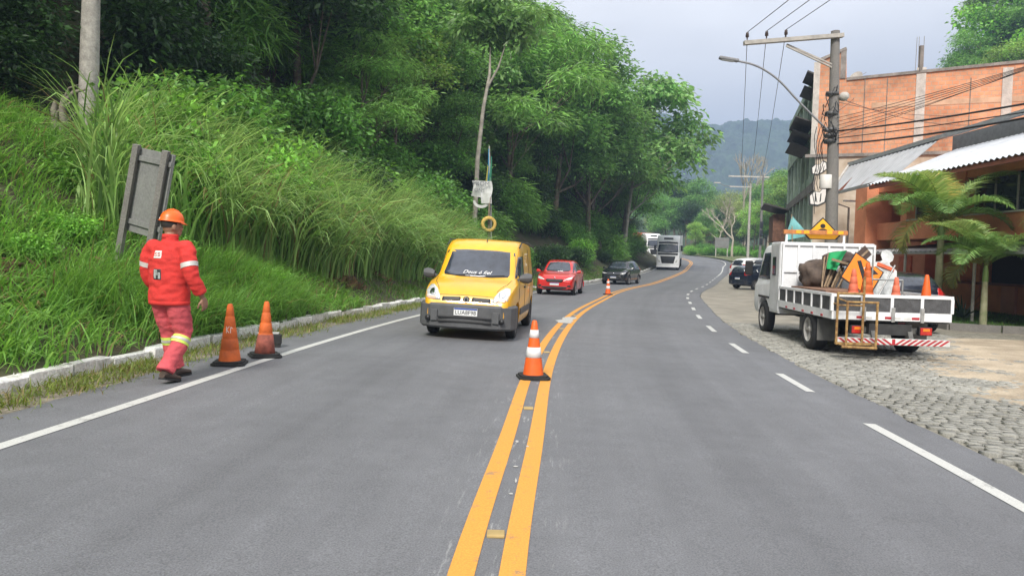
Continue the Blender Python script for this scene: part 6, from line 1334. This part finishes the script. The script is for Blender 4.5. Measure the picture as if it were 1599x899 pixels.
# ---------------------------------------------------------------- utility poles and lines
POLEC = mat('pole_concrete', (.27, .255, .235), .92, .2, 3, .5, 30, col2=(.18, .17, .16), fine=.12); INSUL = mat('brown_insulator', (.05, .03, .025), .3); WIREM = mat('cable_black', (.015, .015, .016), .6); STEELP = mat('lamp_arm_steel', (.30, .30, .31), .5, .1, 8, metal=.6); ARMC = mat('crossarm_concrete', (.40, .375, .34), .9, .2, 4, .4, 30)
PB = Vector((10.35, 24.0, g1(10.35, 24) - .02))
def pole_pt(px, py): return at(px, py, 24.0) - PB
UP = thing('utility_pole', 'tall concrete utility pole with long crossarm and street lamp arm behind the flatbed truck', 'utility pole', PB)
ptop = pole_pt(1304.5, 49); q = MB(); q.tube([(0, 0, 0), (ptop.x * .5, 0, ptop.z * .5), (ptop.x, 0, ptop.z)], [.215, .185, .135], 14); q.build('shaft', POLEC, UP)
ca, cb_ = pole_pt(1159, 70), pole_pt(1313, 58); MB().bar(ca + Vector((0, -.17, 0)), cb_ + Vector((0, -.17, 0)), .12, .17, (0, 1, 0)).build('crossarm', ARMC, UP)
for a, c in (((1225, 74), (1302, 108)), ((1228, 70), (1304, 104))): MB().bar(pole_pt(*a) + Vector((0, -.15 if a[0] == 1225 else -.02, 0)), pole_pt(*c) + Vector((0, -.05, 0)), .05, .05).build('brace', ARMC, UP)
INS = []
for px, py in ((1164, 66), (1194, 64), (1224, 62)):
    p = pole_pt(px, py) + Vector((0, -.17, .03)); q = MB(); q.lathe([(.02, 0), (.02, .06), (.06, .08), (.045, .11), (.06, .13), (.04, .17), (.05, .20), (.02, .23), (.001, .23)], 12, 'Z', p); q.build('insulator', INSUL, UP); INS.append(p + PB + Vector((0, 0, .23)))
lp = [pole_pt(*p) for p in ((1291, 205), (1270, 185), (1243, 158), (1215, 128), (1192, 111), (1172, 102), (1150, 97))]; lp = [p + Vector((0, -.12 - .0 * i, 0)) for i, p in enumerate(lp)]; LA = MB().tube(catmull(lp, 4), .034, 8).build('lamp_arm', STEELP, UP)
e = lp[-1]; q = MB(); q.bbox((0, 0, 0), (.62, .2, .09), .03); q.build('lamp_head', mat('lamp_head_grey', (.22, .22, .23), .5), UP, e + Vector((-.28, 0, .05)), (0, .14, 0)); o = MB().box((0, 0, -.05), (.4, .15, .01)).build('lamp_lens', mat('lamp_lens', (.5, .5, .48), .2), UP, e + Vector((-.32, 0, .05)), (0, .14, 0))
p = pole_pt(1311, 153); q = MB(); q.lathe([(.001, -.16), (.12, -.13), (.15, 0), (.12, .13), (.001, .16)], 14, 'Y', p + Vector((.05, -.2, 0))); q.build('meter_drum', CONCW, UP)
for py, hh in ((147, .05), (178, .06), (203, .05), (212, .05), (221, .06)): pc = pole_pt(1297 + (212 - py) * .04, py); q = MB(); q.lathe([(.19, -hh), (.205, -hh), (.205, hh), (.19, hh)], 14, 'Z', (pc.x, 0, pc.z)); q.build('steel_band', mat('band_steel', (.10, .10, .10), .5, metal=.4), UP)
pc = pole_pt(1290, 284); q = MB(); q.lathe([(.196, -.22), (.203, -.21), (.200, .21), (.192, .22)], 16, 'Z', (pc.x, 0, pc.z)); q.build('painted_band', WHITE, UP)
r = random.Random(5)
for k in range(7):
    z = pole_pt(1296, 185 + r.uniform(-30, 40)).z; pts = [(pc.x + .2 * math.cos(a) + .12 * k / 7 - .1, -.16 + .2 * math.sin(a) - .04 * k / 7, z + r.uniform(.15, .5) * math.sin(a * 1.0 + k)) for a in np.linspace(PI * .7, PI * 2.3, 12)]; MB().tube(pts, .014, 5).build('cable_loop', WIREM, UP)
for k in range(4): x0 = pc.x - .24 - .07 * k; pts = [(x0 + .06 * math.sin(i * 1.3 + k), -.15, pole_pt(1290, 200 + i * (9 + 2 * k)).z) for i in range(10)]; MB().tube(pts, .012, 5).build('hanging_cable', WIREM, UP)
def wire(label, a, b_, r_, sag=.25, n=28, grp=None):
    a, b_ = Vector(a), Vector(b_); o = bpy.data.objects.new('overhead_wire', None); link(o); o.location = a; tag(o, label, 'wire', grp)
    pts = [(b_ - a) * (k / n) + Vector((0, 0, -4 * sag * (k / n) * (1 - k / n))) for k in range(n + 1)]; bpy.data.objects.remove(o)
    o = MB().tube(pts, r_, 5, False).build('overhead_wire', WIREM); o.location = a; tag(o, label, 'wire', grp); return o
for k, p in enumerate(INS): wire('thin bare conductor running from a crossarm insulator over the road', p, Vector((p.x + 1.0 + .12 * k, -14, p.z + .1)), .011, .35, grp='conductors towards the next pole')
FP = Vector((36.0, 108.0, g1(36, 108)))
for k, p in enumerate(INS): wire('thin bare conductor running from the crossarm down to the far poles', p, FP + Vector((-3.2 + 1.3 * k, 0, 12.3)), .011, 1.6, grp='conductors towards the far poles')
# bundle of service cables towards the right
def P24(px, py): return at(px, py, 24.0)
for lb, a, z1, x1, r_, sg in (('thick black cable leaving the utility pole highest over the orange roof', (1304, 225), 5.35, 12.6, .028, .55), ('thick black cable leaving the utility pole just below the thicker upper one', (1304, 205), 5.0, 12.6, .026, .35), ('medium cable sloping from the pole below the two thick cables', (1304, 216), 4.55, 12.8, .014, .2)):
    wire(lb, P24(*a), (x1, 4, z1), r_, sg)
for k, (py, z1) in enumerate(((170, 6.1), (176, 6.3), (182, 6.5), (188, 6.7), (194, 6.9), (199, 7.2))): wire('thin service wire fanning from the pole across the brick wall', P24(1304, py + 15), (12.2 + .15 * k, 4, z1), .008, .25, grp='thin service wires across the brick wall')
wire('thin wire sagging from the pole top towards the wooded hill', P24(1306, 175), PW(1470, 92) + Vector((8, 25, 5)), .010, .3)
wire('slack house service wire drooping from the pole to the brick wall corner', P24(1302, 150), PW(1590, 185) + NW * .1, .009, .6); wire('lower slack service wire from the pole to the brick wall', P24(1302, 158), PW(1560, 170) + NW * .1, .008, .4)
# far double pole with crossarms
o = thing('utility_pole', 'far pair of tall poles joined by two pale crossarms beside the bend', 'utility pole', FP)
for x in (-1.75, 0): MB().tube([(x, 0, -.2), (x, 0, 12.6 if x == 0 else 11.3)], [.22, .14], 10).build('shaft', POLEC if x == 0 else ARMC, o)
MB().bar((-5.0, 0, 12.3), (.9, 0, 12.3), .15, .2).build('crossarm', CONCW, o); MB().bar((-4.8, 0, 10.8), (-1.6, 0, 10.8), .12, .14).build('crossarm', CONCW, o)
MB().tube([(-1.75, 0, 10.8), (-5.5, 0, 10.9), (-6.2, 0, 11.2)], .05, 6).build('lamp_arm', STEELP, o); MB().bbox((-6.6, 0, 11.3), (.9, .3, .14), .04).build('lamp_head', CONCW, o)
for z in (3, 4.2, 5.4): MB().bbox((0, -.25, z), (.4, .3, .9), .05).build('cable_box', BLACK, o)
# ================================================================ left bank extras
pp = at(137, 230, 16.0); pp.z = bank_z(pp.x, pp.y); tp_ = at(147, -10, pp.y); H_ = (tp_ - pp).z
palm('tall pale ringed palm trunk rising from the bank top beside the dark forest', pp - Vector((0, 0, .3)), H_ + 2.6, .185, [(i % 3, a, 12, 1.5) for i, a in enumerate(range(0, 360, 36))], 1.0, ((tp_.x - pp.x) * 1.15, 0), PRING, False)
tk = [o for o in bpy.data.objects if o.name.startswith('palm_tree')][-1]
for k in range(26):
    u = (k + 1) / 28; q = MB(); q.lathe([(.180 * (1.15 - .35 * u), -.02), (.1895 * (1.15 - .35 * u), 0), (.180 * (1.15 - .35 * u), .02)], 12, 'Z', ((tp_.x - pp.x) * 1.15 * u ** 1.5, 0, (H_ + 2.6) * u)); q.build('trunk_ring', PRING, tk)
LICH = mat('lichen_wood', (.20, .18, .14), .95, .3, 8, .6, 40)
for px, py0, py1, lb in ((83, 236, 157, 'straight grey broken stake left of the palm trunk on the bank'), (96, 222, 148, 'stubby forked dead stump with twisted top beside the palm trunk')):
    b0 = at(px, py0, 15.2); b0.z = bank_z(b0.x, b0.y); t0 = at(px + 4, py1, b0.y); o = thing('dead_stump', lb, 'stump', b0); d = t0 - b0
    MB().tube([-d * .15, d * .3 + Vector((.03, 0, 0)), d * .7 + Vector((-.02, 0, 0)), d], [.085, .075, .065, .035], 8).build('stem', LICH, o)
    if px > 90:
        MB().tube([d * .8, d * .95 + Vector((.2, 0, .1)), d + Vector((.45, 0, .12))], [.05, .04, .02], 7).build('branch', LICH, o); MB().tube([d * .7, d * .8 + Vector((.22, 0, .05)), d * .6 + Vector((.3, 0, .0)), d * .35 + Vector((.12, -.05, 0))], [.03, .03, .025, .015], 6).build('branch', LICH, o); MB().tube([d * .9, d * 1.02 + Vector((.1, 0, .12)), d * 1.0 + Vector((.28, 0, .2))], [.03, .02, .01], 6).build('branch', LICH, o)
    else: MB().tube([d * .5, d * .75 + Vector((.12, 0, 0))], [.03, .012], 6).build('twig', LICH, o)
# flag pole, banner and yellow tyre on the bank
Yf = 35.5; pf = at(768, 372, Yf); zb = bank_z(pf.x, pf.y); pf.z = zb - .2
o = thing('flag_pole', 'thin leaning pole carrying a folded blue green and yellow flag above the bank', 'flag pole', pf); ft = at(764, 228, Yf) - pf
MB().tube([(0, 0, -.2), ft * .5 + Vector((.04, 0, 0)), ft], [.06, .05, .03], 7).build('pole', mat('pale_pole', (.42, .42, .38), .7), o)
def hang(name, parent, top, w0, w1, h, mat_, ph):
    q = MB(); P = []
    for i in range(13):
        v = i / 12; P.append([Vector(top) + Vector(((u - .5) * (w0 + (w1 - w0) * v) + .03 * math.sin(v * 5 + ph), .10 * math.sin(u * 9 + v * 2 + ph) * v, -h * v)) for u in np.linspace(0, 1, 9)])
    q.grid(P); return q.build(name, mat_, parent)
hang('flag_blue', o, ft + Vector((-.02, -.03, -.15)), .05, .22, 2.5, mat('flag_blue_cloth', (.05, .22, .38), .8, .15, 3), 0); hang('flag_green', o, ft + Vector((.09, -.06, -.5)), .04, .22, 2.3, mat('flag_green_cloth', (.04, .22, .14), .8, .15, 3), 1.2); hang('flag_yellow', o, ft + Vector((-.06, -.08, -.95)), .04, .12, 1.5, mat('flag_yellow_cloth', (.45, .42, .10), .8), 2)
bc = at(752, 303, Yf - .25); o = thing('banner', 'torn white cloth banner with grey hand lettering hanging from the flag pole', 'banner', bc); WB = mat('white_banner_cloth', (.58, .59, .57), .85, .12, 3)
q = MB(); P = [[Vector((u * .92 + .06 * math.sin(v * 6), .08 * math.sin(u * 6 + v * 4), .62 - v * 1.25 - .12 * u * math.sin(v * 3))) for u in np.linspace(-.5, .5, 13)] for v in np.linspace(0, .62, 9)]; q.grid(P); q.build('cloth', WB, o)
q = MB(); P = [[Vector((u * .5 + .2 + .05 * v, -.10 - .05 * math.sin(u * 7), .05 - v * .5)) for u in np.linspace(-.5, .5, 9)] for v in np.linspace(0, 1, 6)]; q.grid(P); q.build('torn_corner', WB, o)
q = MB(); P = [[Vector((.40 * math.cos(a) * (1 - .28 * v), -.05, -.32 - .35 * abs(math.sin(a)) * (1 - .4 * v))) for a in np.linspace(PI, 2 * PI, 13)] for v in (0, 1)]; q.grid(P); q.build('torn_strip', WB, o)
GP = mat('grey_hand_paint', (.16, .17, .18), .8)
text('lettering', 'PROM', .30, GP, o, frame_matrix((-.03, -.13, .47), (1, 0, -.05), (0, 0, 1)), .002); text('lettering', 'ONS', .24, GP, o, frame_matrix((-.10, -.13, .16), (1, 0, -.05), (0, 0, 1)), .002)
tc_ = at(763, 350, Yf - .6); o = thing('painted_tyre', 'yellow painted tyre hanging upright on the bank below the banner', 'tyre', tc_); TYY = mat('yellow_tyre_paint', (.56, .38, .09), .7, .2, 6)
q = MB(); q.lathe([(.23, -.10), (.30, -.12), (.36, -.09), (.38, 0), (.36, .09), (.30, .12), (.23, .10), (.22, 0), (.23, -.10)], 30, 'Y'); q.build('tyre_ring', TYY, o, None, (0, 0, .25)); MB().tube([(0, .05, .36), (.02, .1, .9), (.05, .2, 1.3)], .012, 5).build('rope', WOOD, o)
MB().tube([(0, .22, 1.0), (0, .22, -2.2)], .055, 6).build('post', LICH, o)
# rock outcrop with bromeliads high on the slope
ROCK = mat('grey_rock', (.24, .20, .165), .95, .3, 1.2, .7, 8, col2=(.33, .24, .16))
rp = hit_bank(640, 30, 24, 90)
q = MB(); ball(q, (0, 0, 0), 1.0, 26); V = []
for v in q.v: p = Vector(v); n = p.normalized(); p = p * (1 + .35 * mnoise.noise(n * 2.1) + .15 * mnoise.noise(n * 5)); V.append((p.x * 2.6, p.y * 1.6, p.z * 3.4))
q.v = V; o = q.build('rock_outcrop', ROCK); o.location = rp + Vector((.3, .5, -1)); o['kind'] = 'structure'
for k, (dx, dz, s_) in enumerate(((-.6, .5, 1.0), (.5, .2, .8), (-1.5, -.6, .9), (.1, 1.6, 1.1))):
    o = thing('bromeliad', 'spiky bromeliad rosette growing on the bare rock high in the forest', 'plant', rp + Vector((dx, -1.4, dz)), 0, 'bromeliads on the rock outcrop'); o.scale = (s_,) * 3
    for i in range(16):
        a = 2.4 * i; e_ = .15 + .9 * (i % 5) / 5; d = Vector((math.cos(a) * math.cos(e_), math.sin(a) * math.cos(e_), math.sin(e_))); s2 = d.cross(Vector((0, 0, 1))).normalized(); q = MB()
        q.grid([[d * .8 * u - s2 * .04 * (1 - u) + Vector((0, 0, -.2 * u * u)), d * .8 * u + s2 * .04 * (1 - u) + Vector((0, 0, -.2 * u * u))] for u in (0, .35, .7, 1)]); q.build('leaf', mat('bromeliad_leaf', (.13, .15, .07), .6, .3, 6), o)
# slender pale trunk tree leaning over the bank
b0 = at(746, 246, 40.0); t0 = at(768, 92, 40.0); o = thing('forest_tree', 'slender pale-trunked tree with forked top standing clear before the dark forest', 'tree', b0)
d = t0 - b0; zz = bank_z(b0.x, b0.y) - b0.z
MB().tube([Vector((-.15, 0, min(zz, -.5) - .5)), Vector((0, 0, 0)), d * .5 + Vector((-.08, 0, 0)), d * .85, d + Vector((-.1, 0, .6))], [.14, .12, .10, .08, .03], 8).build('trunk', PALE_BARK, o); MB().tube([d * .72, d * .86 + Vector((.45, 0, .3)), d + Vector((.75, 0, .9))], [.07, .05, .02], 7).build('limb', PALE_BARK, o)
crown_o = mobj('crown', crown_mesh('crown', [(d.x + .6, 0, d.z + 1.2, 1.3), (d.x - .9, .3, d.z + 1.6, 1.2), (d.x + 1.9, 0, d.z + 2.0, 1.2), (d.x, 0, d.z + 2.6, 1.3)], 110, 18, .32, .5, .2, (.12, .24, .07), (.22, .36, .12), 77, droop=.6), o)
# ================================================================ trees of the forest edge against the sky
def edge_tree(kind, s, d, sc, label, tilt=(0, 0), szx=1.0):
    p = bank3(s, d); return tree(kind, (p[0], p[1], p[2] - .3), sc, label, None, tilt=tilt, name='edge_tree', szx=szx)
edge_tree('large', 75, 2.0, 1.5, 'tall open-crowned tree at the forest edge leaning out over the lorry', (.0, .19), 1.05); tk_ = bpy.data.objects['edge_tree']; tk_.rotation_euler.z = .3; edge_tree('mid', 68, 4.2, 1.3, 'tall mid green tree at the forest edge before the lorry', (0, .08)); edge_tree('mid', 84, 3.5, 1.15, 'dense tree hanging low over the bank beside the lorry', (0, .12)); edge_tree('mid', 60, 5.2, 1.35, 'broad green tree rising highest at the forest edge above the black car', (0, .06)); edge_tree('feather', 72, 6.0, 1.35, 'tall feathery tree with wispy top at the forest edge'); edge_tree('mid', 65, 3.4, 1.42, 'leafy tree filling the forest edge between black car and lorry', (0, .1)); edge_tree('feather', 70, 3.2, 1.4, 'feathery tree at the forest edge right above the lorry cab', (0, .1)); edge_tree('light', 90, 3.6, 1.0, 'pale green drooping tree at the bend behind the lorry', (0, .1)); edge_tree('feather', 52, 6, 1.5, 'big feathery tree standing behind the black car on the slope'); edge_tree('olive', 80, 5.5, 1.3, 'olive tinted tall tree at the forest edge above the lorry')
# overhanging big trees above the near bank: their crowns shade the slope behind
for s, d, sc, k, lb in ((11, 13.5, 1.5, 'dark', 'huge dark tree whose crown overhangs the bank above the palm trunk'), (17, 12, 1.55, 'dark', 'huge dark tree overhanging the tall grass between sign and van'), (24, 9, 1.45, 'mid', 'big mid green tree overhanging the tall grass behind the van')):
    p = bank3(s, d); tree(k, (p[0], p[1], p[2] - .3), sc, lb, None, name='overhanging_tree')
# ================================================================ far end of the road
r = random.Random(8)
FT = {'dark': 'dark rounded tree beyond the road bend', 'mid': 'mid green tree beyond the road bend', 'light': 'bright yellow-green tree beyond the road bend', 'olive': 'dull olive tree beyond the road bend', 'feather': 'feathery tree beyond the road bend'}
for px, Y, k, sc in ((1038, 150, 'mid', 1.0), (1052, 165, 'dark', 1.25), (1070, 148, 'dark', .95), (1085, 160, 'mid', 1.2), (1100, 175, 'olive', 1.2), (1112, 150, 'dark', .8), (1128, 168, 'olive', 1.15), (1148, 180, 'olive', 1.3), (1165, 160, 'olive', 1.0), (1180, 150, 'mid', 1.1), (1196, 170, 'olive', 1.45), (1212, 150, 'light', 1.1), (1222, 165, 'light', 1.75), (1235, 140, 'mid', 1.2), (1250, 135, 'dark', 1.1), (1060, 200, 'mid', 1.5), (1092, 205, 'olive', 1.5), (1120, 210, 'mid', 1.5), (1155, 215, 'olive', 1.7), (1190, 205, 'light', 1.6), (1020, 190, 'mid', 1.6), (1030, 210, 'olive', 1.5), (1205, 130, 'feather', .8), (1098, 140, 'mid', .62), (1112, 146, 'light', .6), (1086, 134, 'light', .5), (1228, 120, 'light', 1.2), (1175, 128, 'light', .8), (1160, 138, 'dark', .6)):
    P = at(px, 405, Y); wh = 'left of the leafless trees' if px < 1105 else ('behind the leafless trees' if px < 1175 else 'beside the far poles'); tree(k, (P.x, P.y, g1(P.x, P.y) - .4), sc * r.uniform(.9, 1.1), FT[k] + ' ' + wh, k + ' trees beyond the bend ' + wh, name='valley_tree')
for i in range(26):
    px = 1075 + i * 6.5 + r.uniform(-3, 3); Y = r.uniform(123, 136); P = at(px, 400, Y); k = r.choice(['light', 'light', 'mid', 'reed']); bush(k, (P.x, P.y, g1(P.x, P.y) - .2), r.uniform(.55, 1.0), {'light': 'bright green bush', 'mid': 'mid green bush', 'reed': 'reedy bush'}[k] + ' on the verge outside the road bend', k + ' bushes outside the bend')
VERGE = mat('verge_green', (.10, .17, .045), .95, .35, .7, .6, 8, col2=(.20, .19, .09), fine=.25)
strip('grass_verge', lambda s: f_right(s) + 1.6, lambda s: f_right(s) + 16, 96, 140, .03, VERGE, 1.0, 6)
# bare pale trees
BARE = mat('pale_bare_branch', (.42, .37, .29), .9, .2, 3)
def bare_tree(label, px, Y, H, seed, spread=.55):
    P = at(px, 400, Y); base = Vector((P.x, P.y, g1(P.x, P.y) - .2)); o = thing('bare_tree', label, 'tree', base); q = MB(); tw_ = MB(); r = random.Random(seed)
    def grow(p, d, L, rad, lev):
        e_ = p + d * L; md = (p + e_) / 2 + Vector((r.uniform(-1, 1), r.uniform(-1, 1), 0)) * L * .06; (q if lev < 3 else tw_).tube([p, md, e_], [rad, rad * .85, rad * .66], 6 if lev < 3 else 4, False)
        if lev >= 5: return
        for _ in range(2 if lev < 1 else 3):
            nd = (d + Vector((r.uniform(-1, 1), r.uniform(-1, 1), r.uniform(-.25, .7))) * spread * 1.25).normalized(); grow(e_, nd, L * r.uniform(.6, .82), rad * .62, lev + 1)
    grow(Vector((0, 0, -.3)), Vector((.03, 0, 1)), H * .32, H * .022, 0); q.build('trunk', BARE, o); tw_.build('twigs', BARE, o)['kind'] = 'stuff'; return o
bare_tree('wide leafless pale tree beside the far sign board', 1143, 124, 10.5, 3, .62); bare_tree('tall leafless pale tree behind the far poles', 1160, 150, 19, 5, .42); bare_tree('smaller leafless tree below the far poles', 1120, 138, 8.5, 9, .7); bare_tree('leafless tree right of the tall pale one near the wooden balcony', 1198, 140, 12, 12, .6)
# far sign board seen from behind, house
P = at(1126, 397, 122); base = Vector((P.x, P.y, g1(P.x, P.y))); o = thing('road_sign', 'back of a grey rectangular sign board on posts outside the far bend', 'road sign', base)
for x in (-.9, 1.0): MB().bar((x, 0, -.2), (x, 0, 3.1), .12, .12).build('post', CONCW, o)
MB().bbox((.05, -.08, 2.3), (2.3, .05, 1.7), .01).build('sign_panel', PLY, o)
for z in (1.7, 2.8): MB().box((.05, -.12, z), (2.2, .05, .08)).build('cross_rail', CONCD, o)
P = at(1104, 392, 158); base = Vector((P.x, P.y, g1(P.x, P.y))); o = thing('far_house', 'small pale house with reddish roof half hidden by trees beyond the bend', 'house', base); MB().box((0, 0, 1.5), (6, 5, 3.2)).build('wall', CREAM, o); MB().prism([(-3.5, 0), (3.5, 0), (0, 1.6)], 5.8, frame_matrix((0, 2.9, 3.1), (1, 0, 0), (0, 0, 1))).build('roof', mat('clay_roof', (.36, .14, .08), .9, .25, 3), o)
for x in (-1.8, 1.6): MB().box((x, -2.52, 1.7), (1.1, .06, 1.2)).build('window', WGLASS, o)
MB().box((0, -2.52, 1.05), (.9, .06, 2.1)).build('door', BROWNP, o)
# trees on the hill behind the buildings
def hill_z(x, y): return float(hillr(np.array([x]), np.array([y]))[0])
def hillr(X, Y):
    z = 46 * np.exp(-(((X - 80) / 27) ** 2 + ((Y - 100) / 30) ** 2)) + 1.0 * (np.sin(X * .3 + 2 * np.sin(Y * .21)) * np.sin(Y * .33 + 1.6 * np.sin(X * .18 + 1)))
    return z - 4.0 + np.interp(Y, [60, 150], [0, 3])
HT = {'dark': 'dark tree on the hill behind the buildings', 'mid': 'mid green tree on the hill behind the buildings', 'light': 'light green tree on the hill behind the buildings', 'olive': 'olive tree on the hill behind the buildings', 'feather': 'feathery flat-topped tree on the hill behind the buildings'}
for i in range(60):
    x = r.uniform(48, 92); y = r.uniform(68, 104)
    if x / y < .50: continue
    k = r.choice(['light', 'light', 'mid', 'olive', 'feather']); tree(k, (x, y, hill_z(x, y) - .4), r.uniform(.75, 1.15), HT[k], k + ' trees on the hill', name='hill_tree')
p = hit_bank(112, 292); bush('light', p - Vector((0, 0, .3)), .42, 'broad-leaved weed clump on the grassy bank between stump and road sign', None, name='weed_clump')
for i in range(60):
    x = r.uniform(44, 92); y = r.uniform(66, 100)
    if x / y < .52: continue
    k = r.choice(['light', 'light', 'mid']); bush(k, (x, y, hill_z(x, y) - .5), r.uniform(2.0, 3.0), {'light': 'bright green', 'mid': 'mid green'}[k] + ' rounded shrub filling the hill wood behind the buildings', k + ' hill wood shrubs', sz=1.3)
# dead leaves lying on the near bank
def leaf_heap(name, label, spots, n, spread):
    V = []; Q = []; Cc = []
    for px, py in spots:
        c = hit_bank(px, py)
        for i in range(n):
            p = np.array(c) + np.r_[rng.normal(0, spread, 2), 0]; p[2] = bank_z(p[0], p[1]) + rng.uniform(.04, .20); a = rng.normal(0, 1, 3); a /= np.linalg.norm(a); b_ = np.cross(a, rng.normal(0, 1, 3)); b_ /= np.linalg.norm(b_); L = rng.uniform(.06, .20); w = rng.uniform(.015, .04); k = len(V); V += [p - a * L, p + b_ * w, p + a * L, p - b_ * w]; Q.append((k, k + 1, k + 2, k + 3)); Cc.append(np.array((.22, .145, .085)) * rng.uniform(.5, 1.5))
    o = mobj(name, npmesh(name, np.array(V), np.array(Q), GRASS, np.array(Cc))); tag(o, label, 'dead leaves', kind='stuff')
leaf_heap('dead_leaves', 'patches of brown dead leaves and straw lying in the bank grass', [(165, 455), (185, 470), (195, 482), (10, 440), (12, 455), (500, 455), (520, 440), (545, 445), (480, 450), (590, 432), (640, 428)], 70, .22)
# ================================================================ far hills and haze
def heightfield(name, x0, x1, y0, y1, n, m_, fz, material):
    xs = np.linspace(x0, x1, n); ys = np.linspace(y0, y1, m_); A, B = np.meshgrid(xs, ys, indexing='xy'); Zh = fz(A.ravel(), B.ravel())
    i, k = np.meshgrid(np.arange(m_ - 1), np.arange(n - 1), indexing='ij'); b0 = (i * n + k).ravel()
    o = mobj(name, npmesh(name, np.c_[A.ravel(), B.ravel(), Zh], np.c_[b0, b0 + 1, b0 + n + 1, b0 + n], material, smooth=False)); o['kind'] = 'structure'; return o
FORESTFAR = mat('far_forest', (.022, .048, .020), .95, .5, .06, .6, .5, col2=(.045, .08, .032), fine=.45)
_r1 = np.random.default_rng(5)
def bumps(X, Y, f): return np.sin(X * f + 2 * np.sin(Y * f * .7)) * np.sin(Y * f * 1.1 + 1.6 * np.sin(X * f * .6 + 1))
def mount(X, Y):
    rid = 182 * np.exp(-((Y - 860 - .12 * (X - 200)) / 190) ** 2) * (1 - .18 * np.cos((X - 330) / 170)) 
    z = rid + 10 * bumps(X, Y, .02) + 5 * bumps(X + 40, Y, .055) * np.clip(rid / 60, 0, 1) + 2.2 * bumps(X, Y + 9, .21)
    return np.maximum(z + _r1.uniform(-1.6, 1.6, len(X)), -3)
heightfield('mountain', -160, 760, 420, 1180, 300, 230, mount, FORESTFAR)
heightfield('hill', 28, 140, 50, 170, 60, 60, hillr, FORESTFAR)
def midh(X, Y): return 2.5 + 26 * np.exp(-((Y - 330) / 70) ** 2) * (.8 + .2 * np.cos(X / 60)) + 1.5 * bumps(X, Y, .15) + _r1.uniform(-.6, .6, len(X))
heightfield('wooded_hill', -60, 320, 215, 460, 190, 120, midh, FORESTFAR)
# haze: even air round everything
q = MB(); q.box((0, 640, 121), (1660, 1800, 256)); o = q.build('haze', None); tag(o, 'thin pale bluish air lying over the valley', 'haze', kind='stuff')
hm = bpy.data.materials.new('haze_air'); hm.use_nodes = True; t = hm.node_tree; t.nodes.clear()
pv = N(t, 'ShaderNodeVolumePrincipled'); pv.inputs['Color'].default_value = (.50, .68, 1.0, 1); pv.inputs['Density'].default_value = .00095; pv.inputs['Anisotropy'].default_value = .1
oo = N(t, 'ShaderNodeOutputMaterial'); t.links.new(pv.outputs[0], oo.inputs['Volume']); o.data.materials.append(hm)
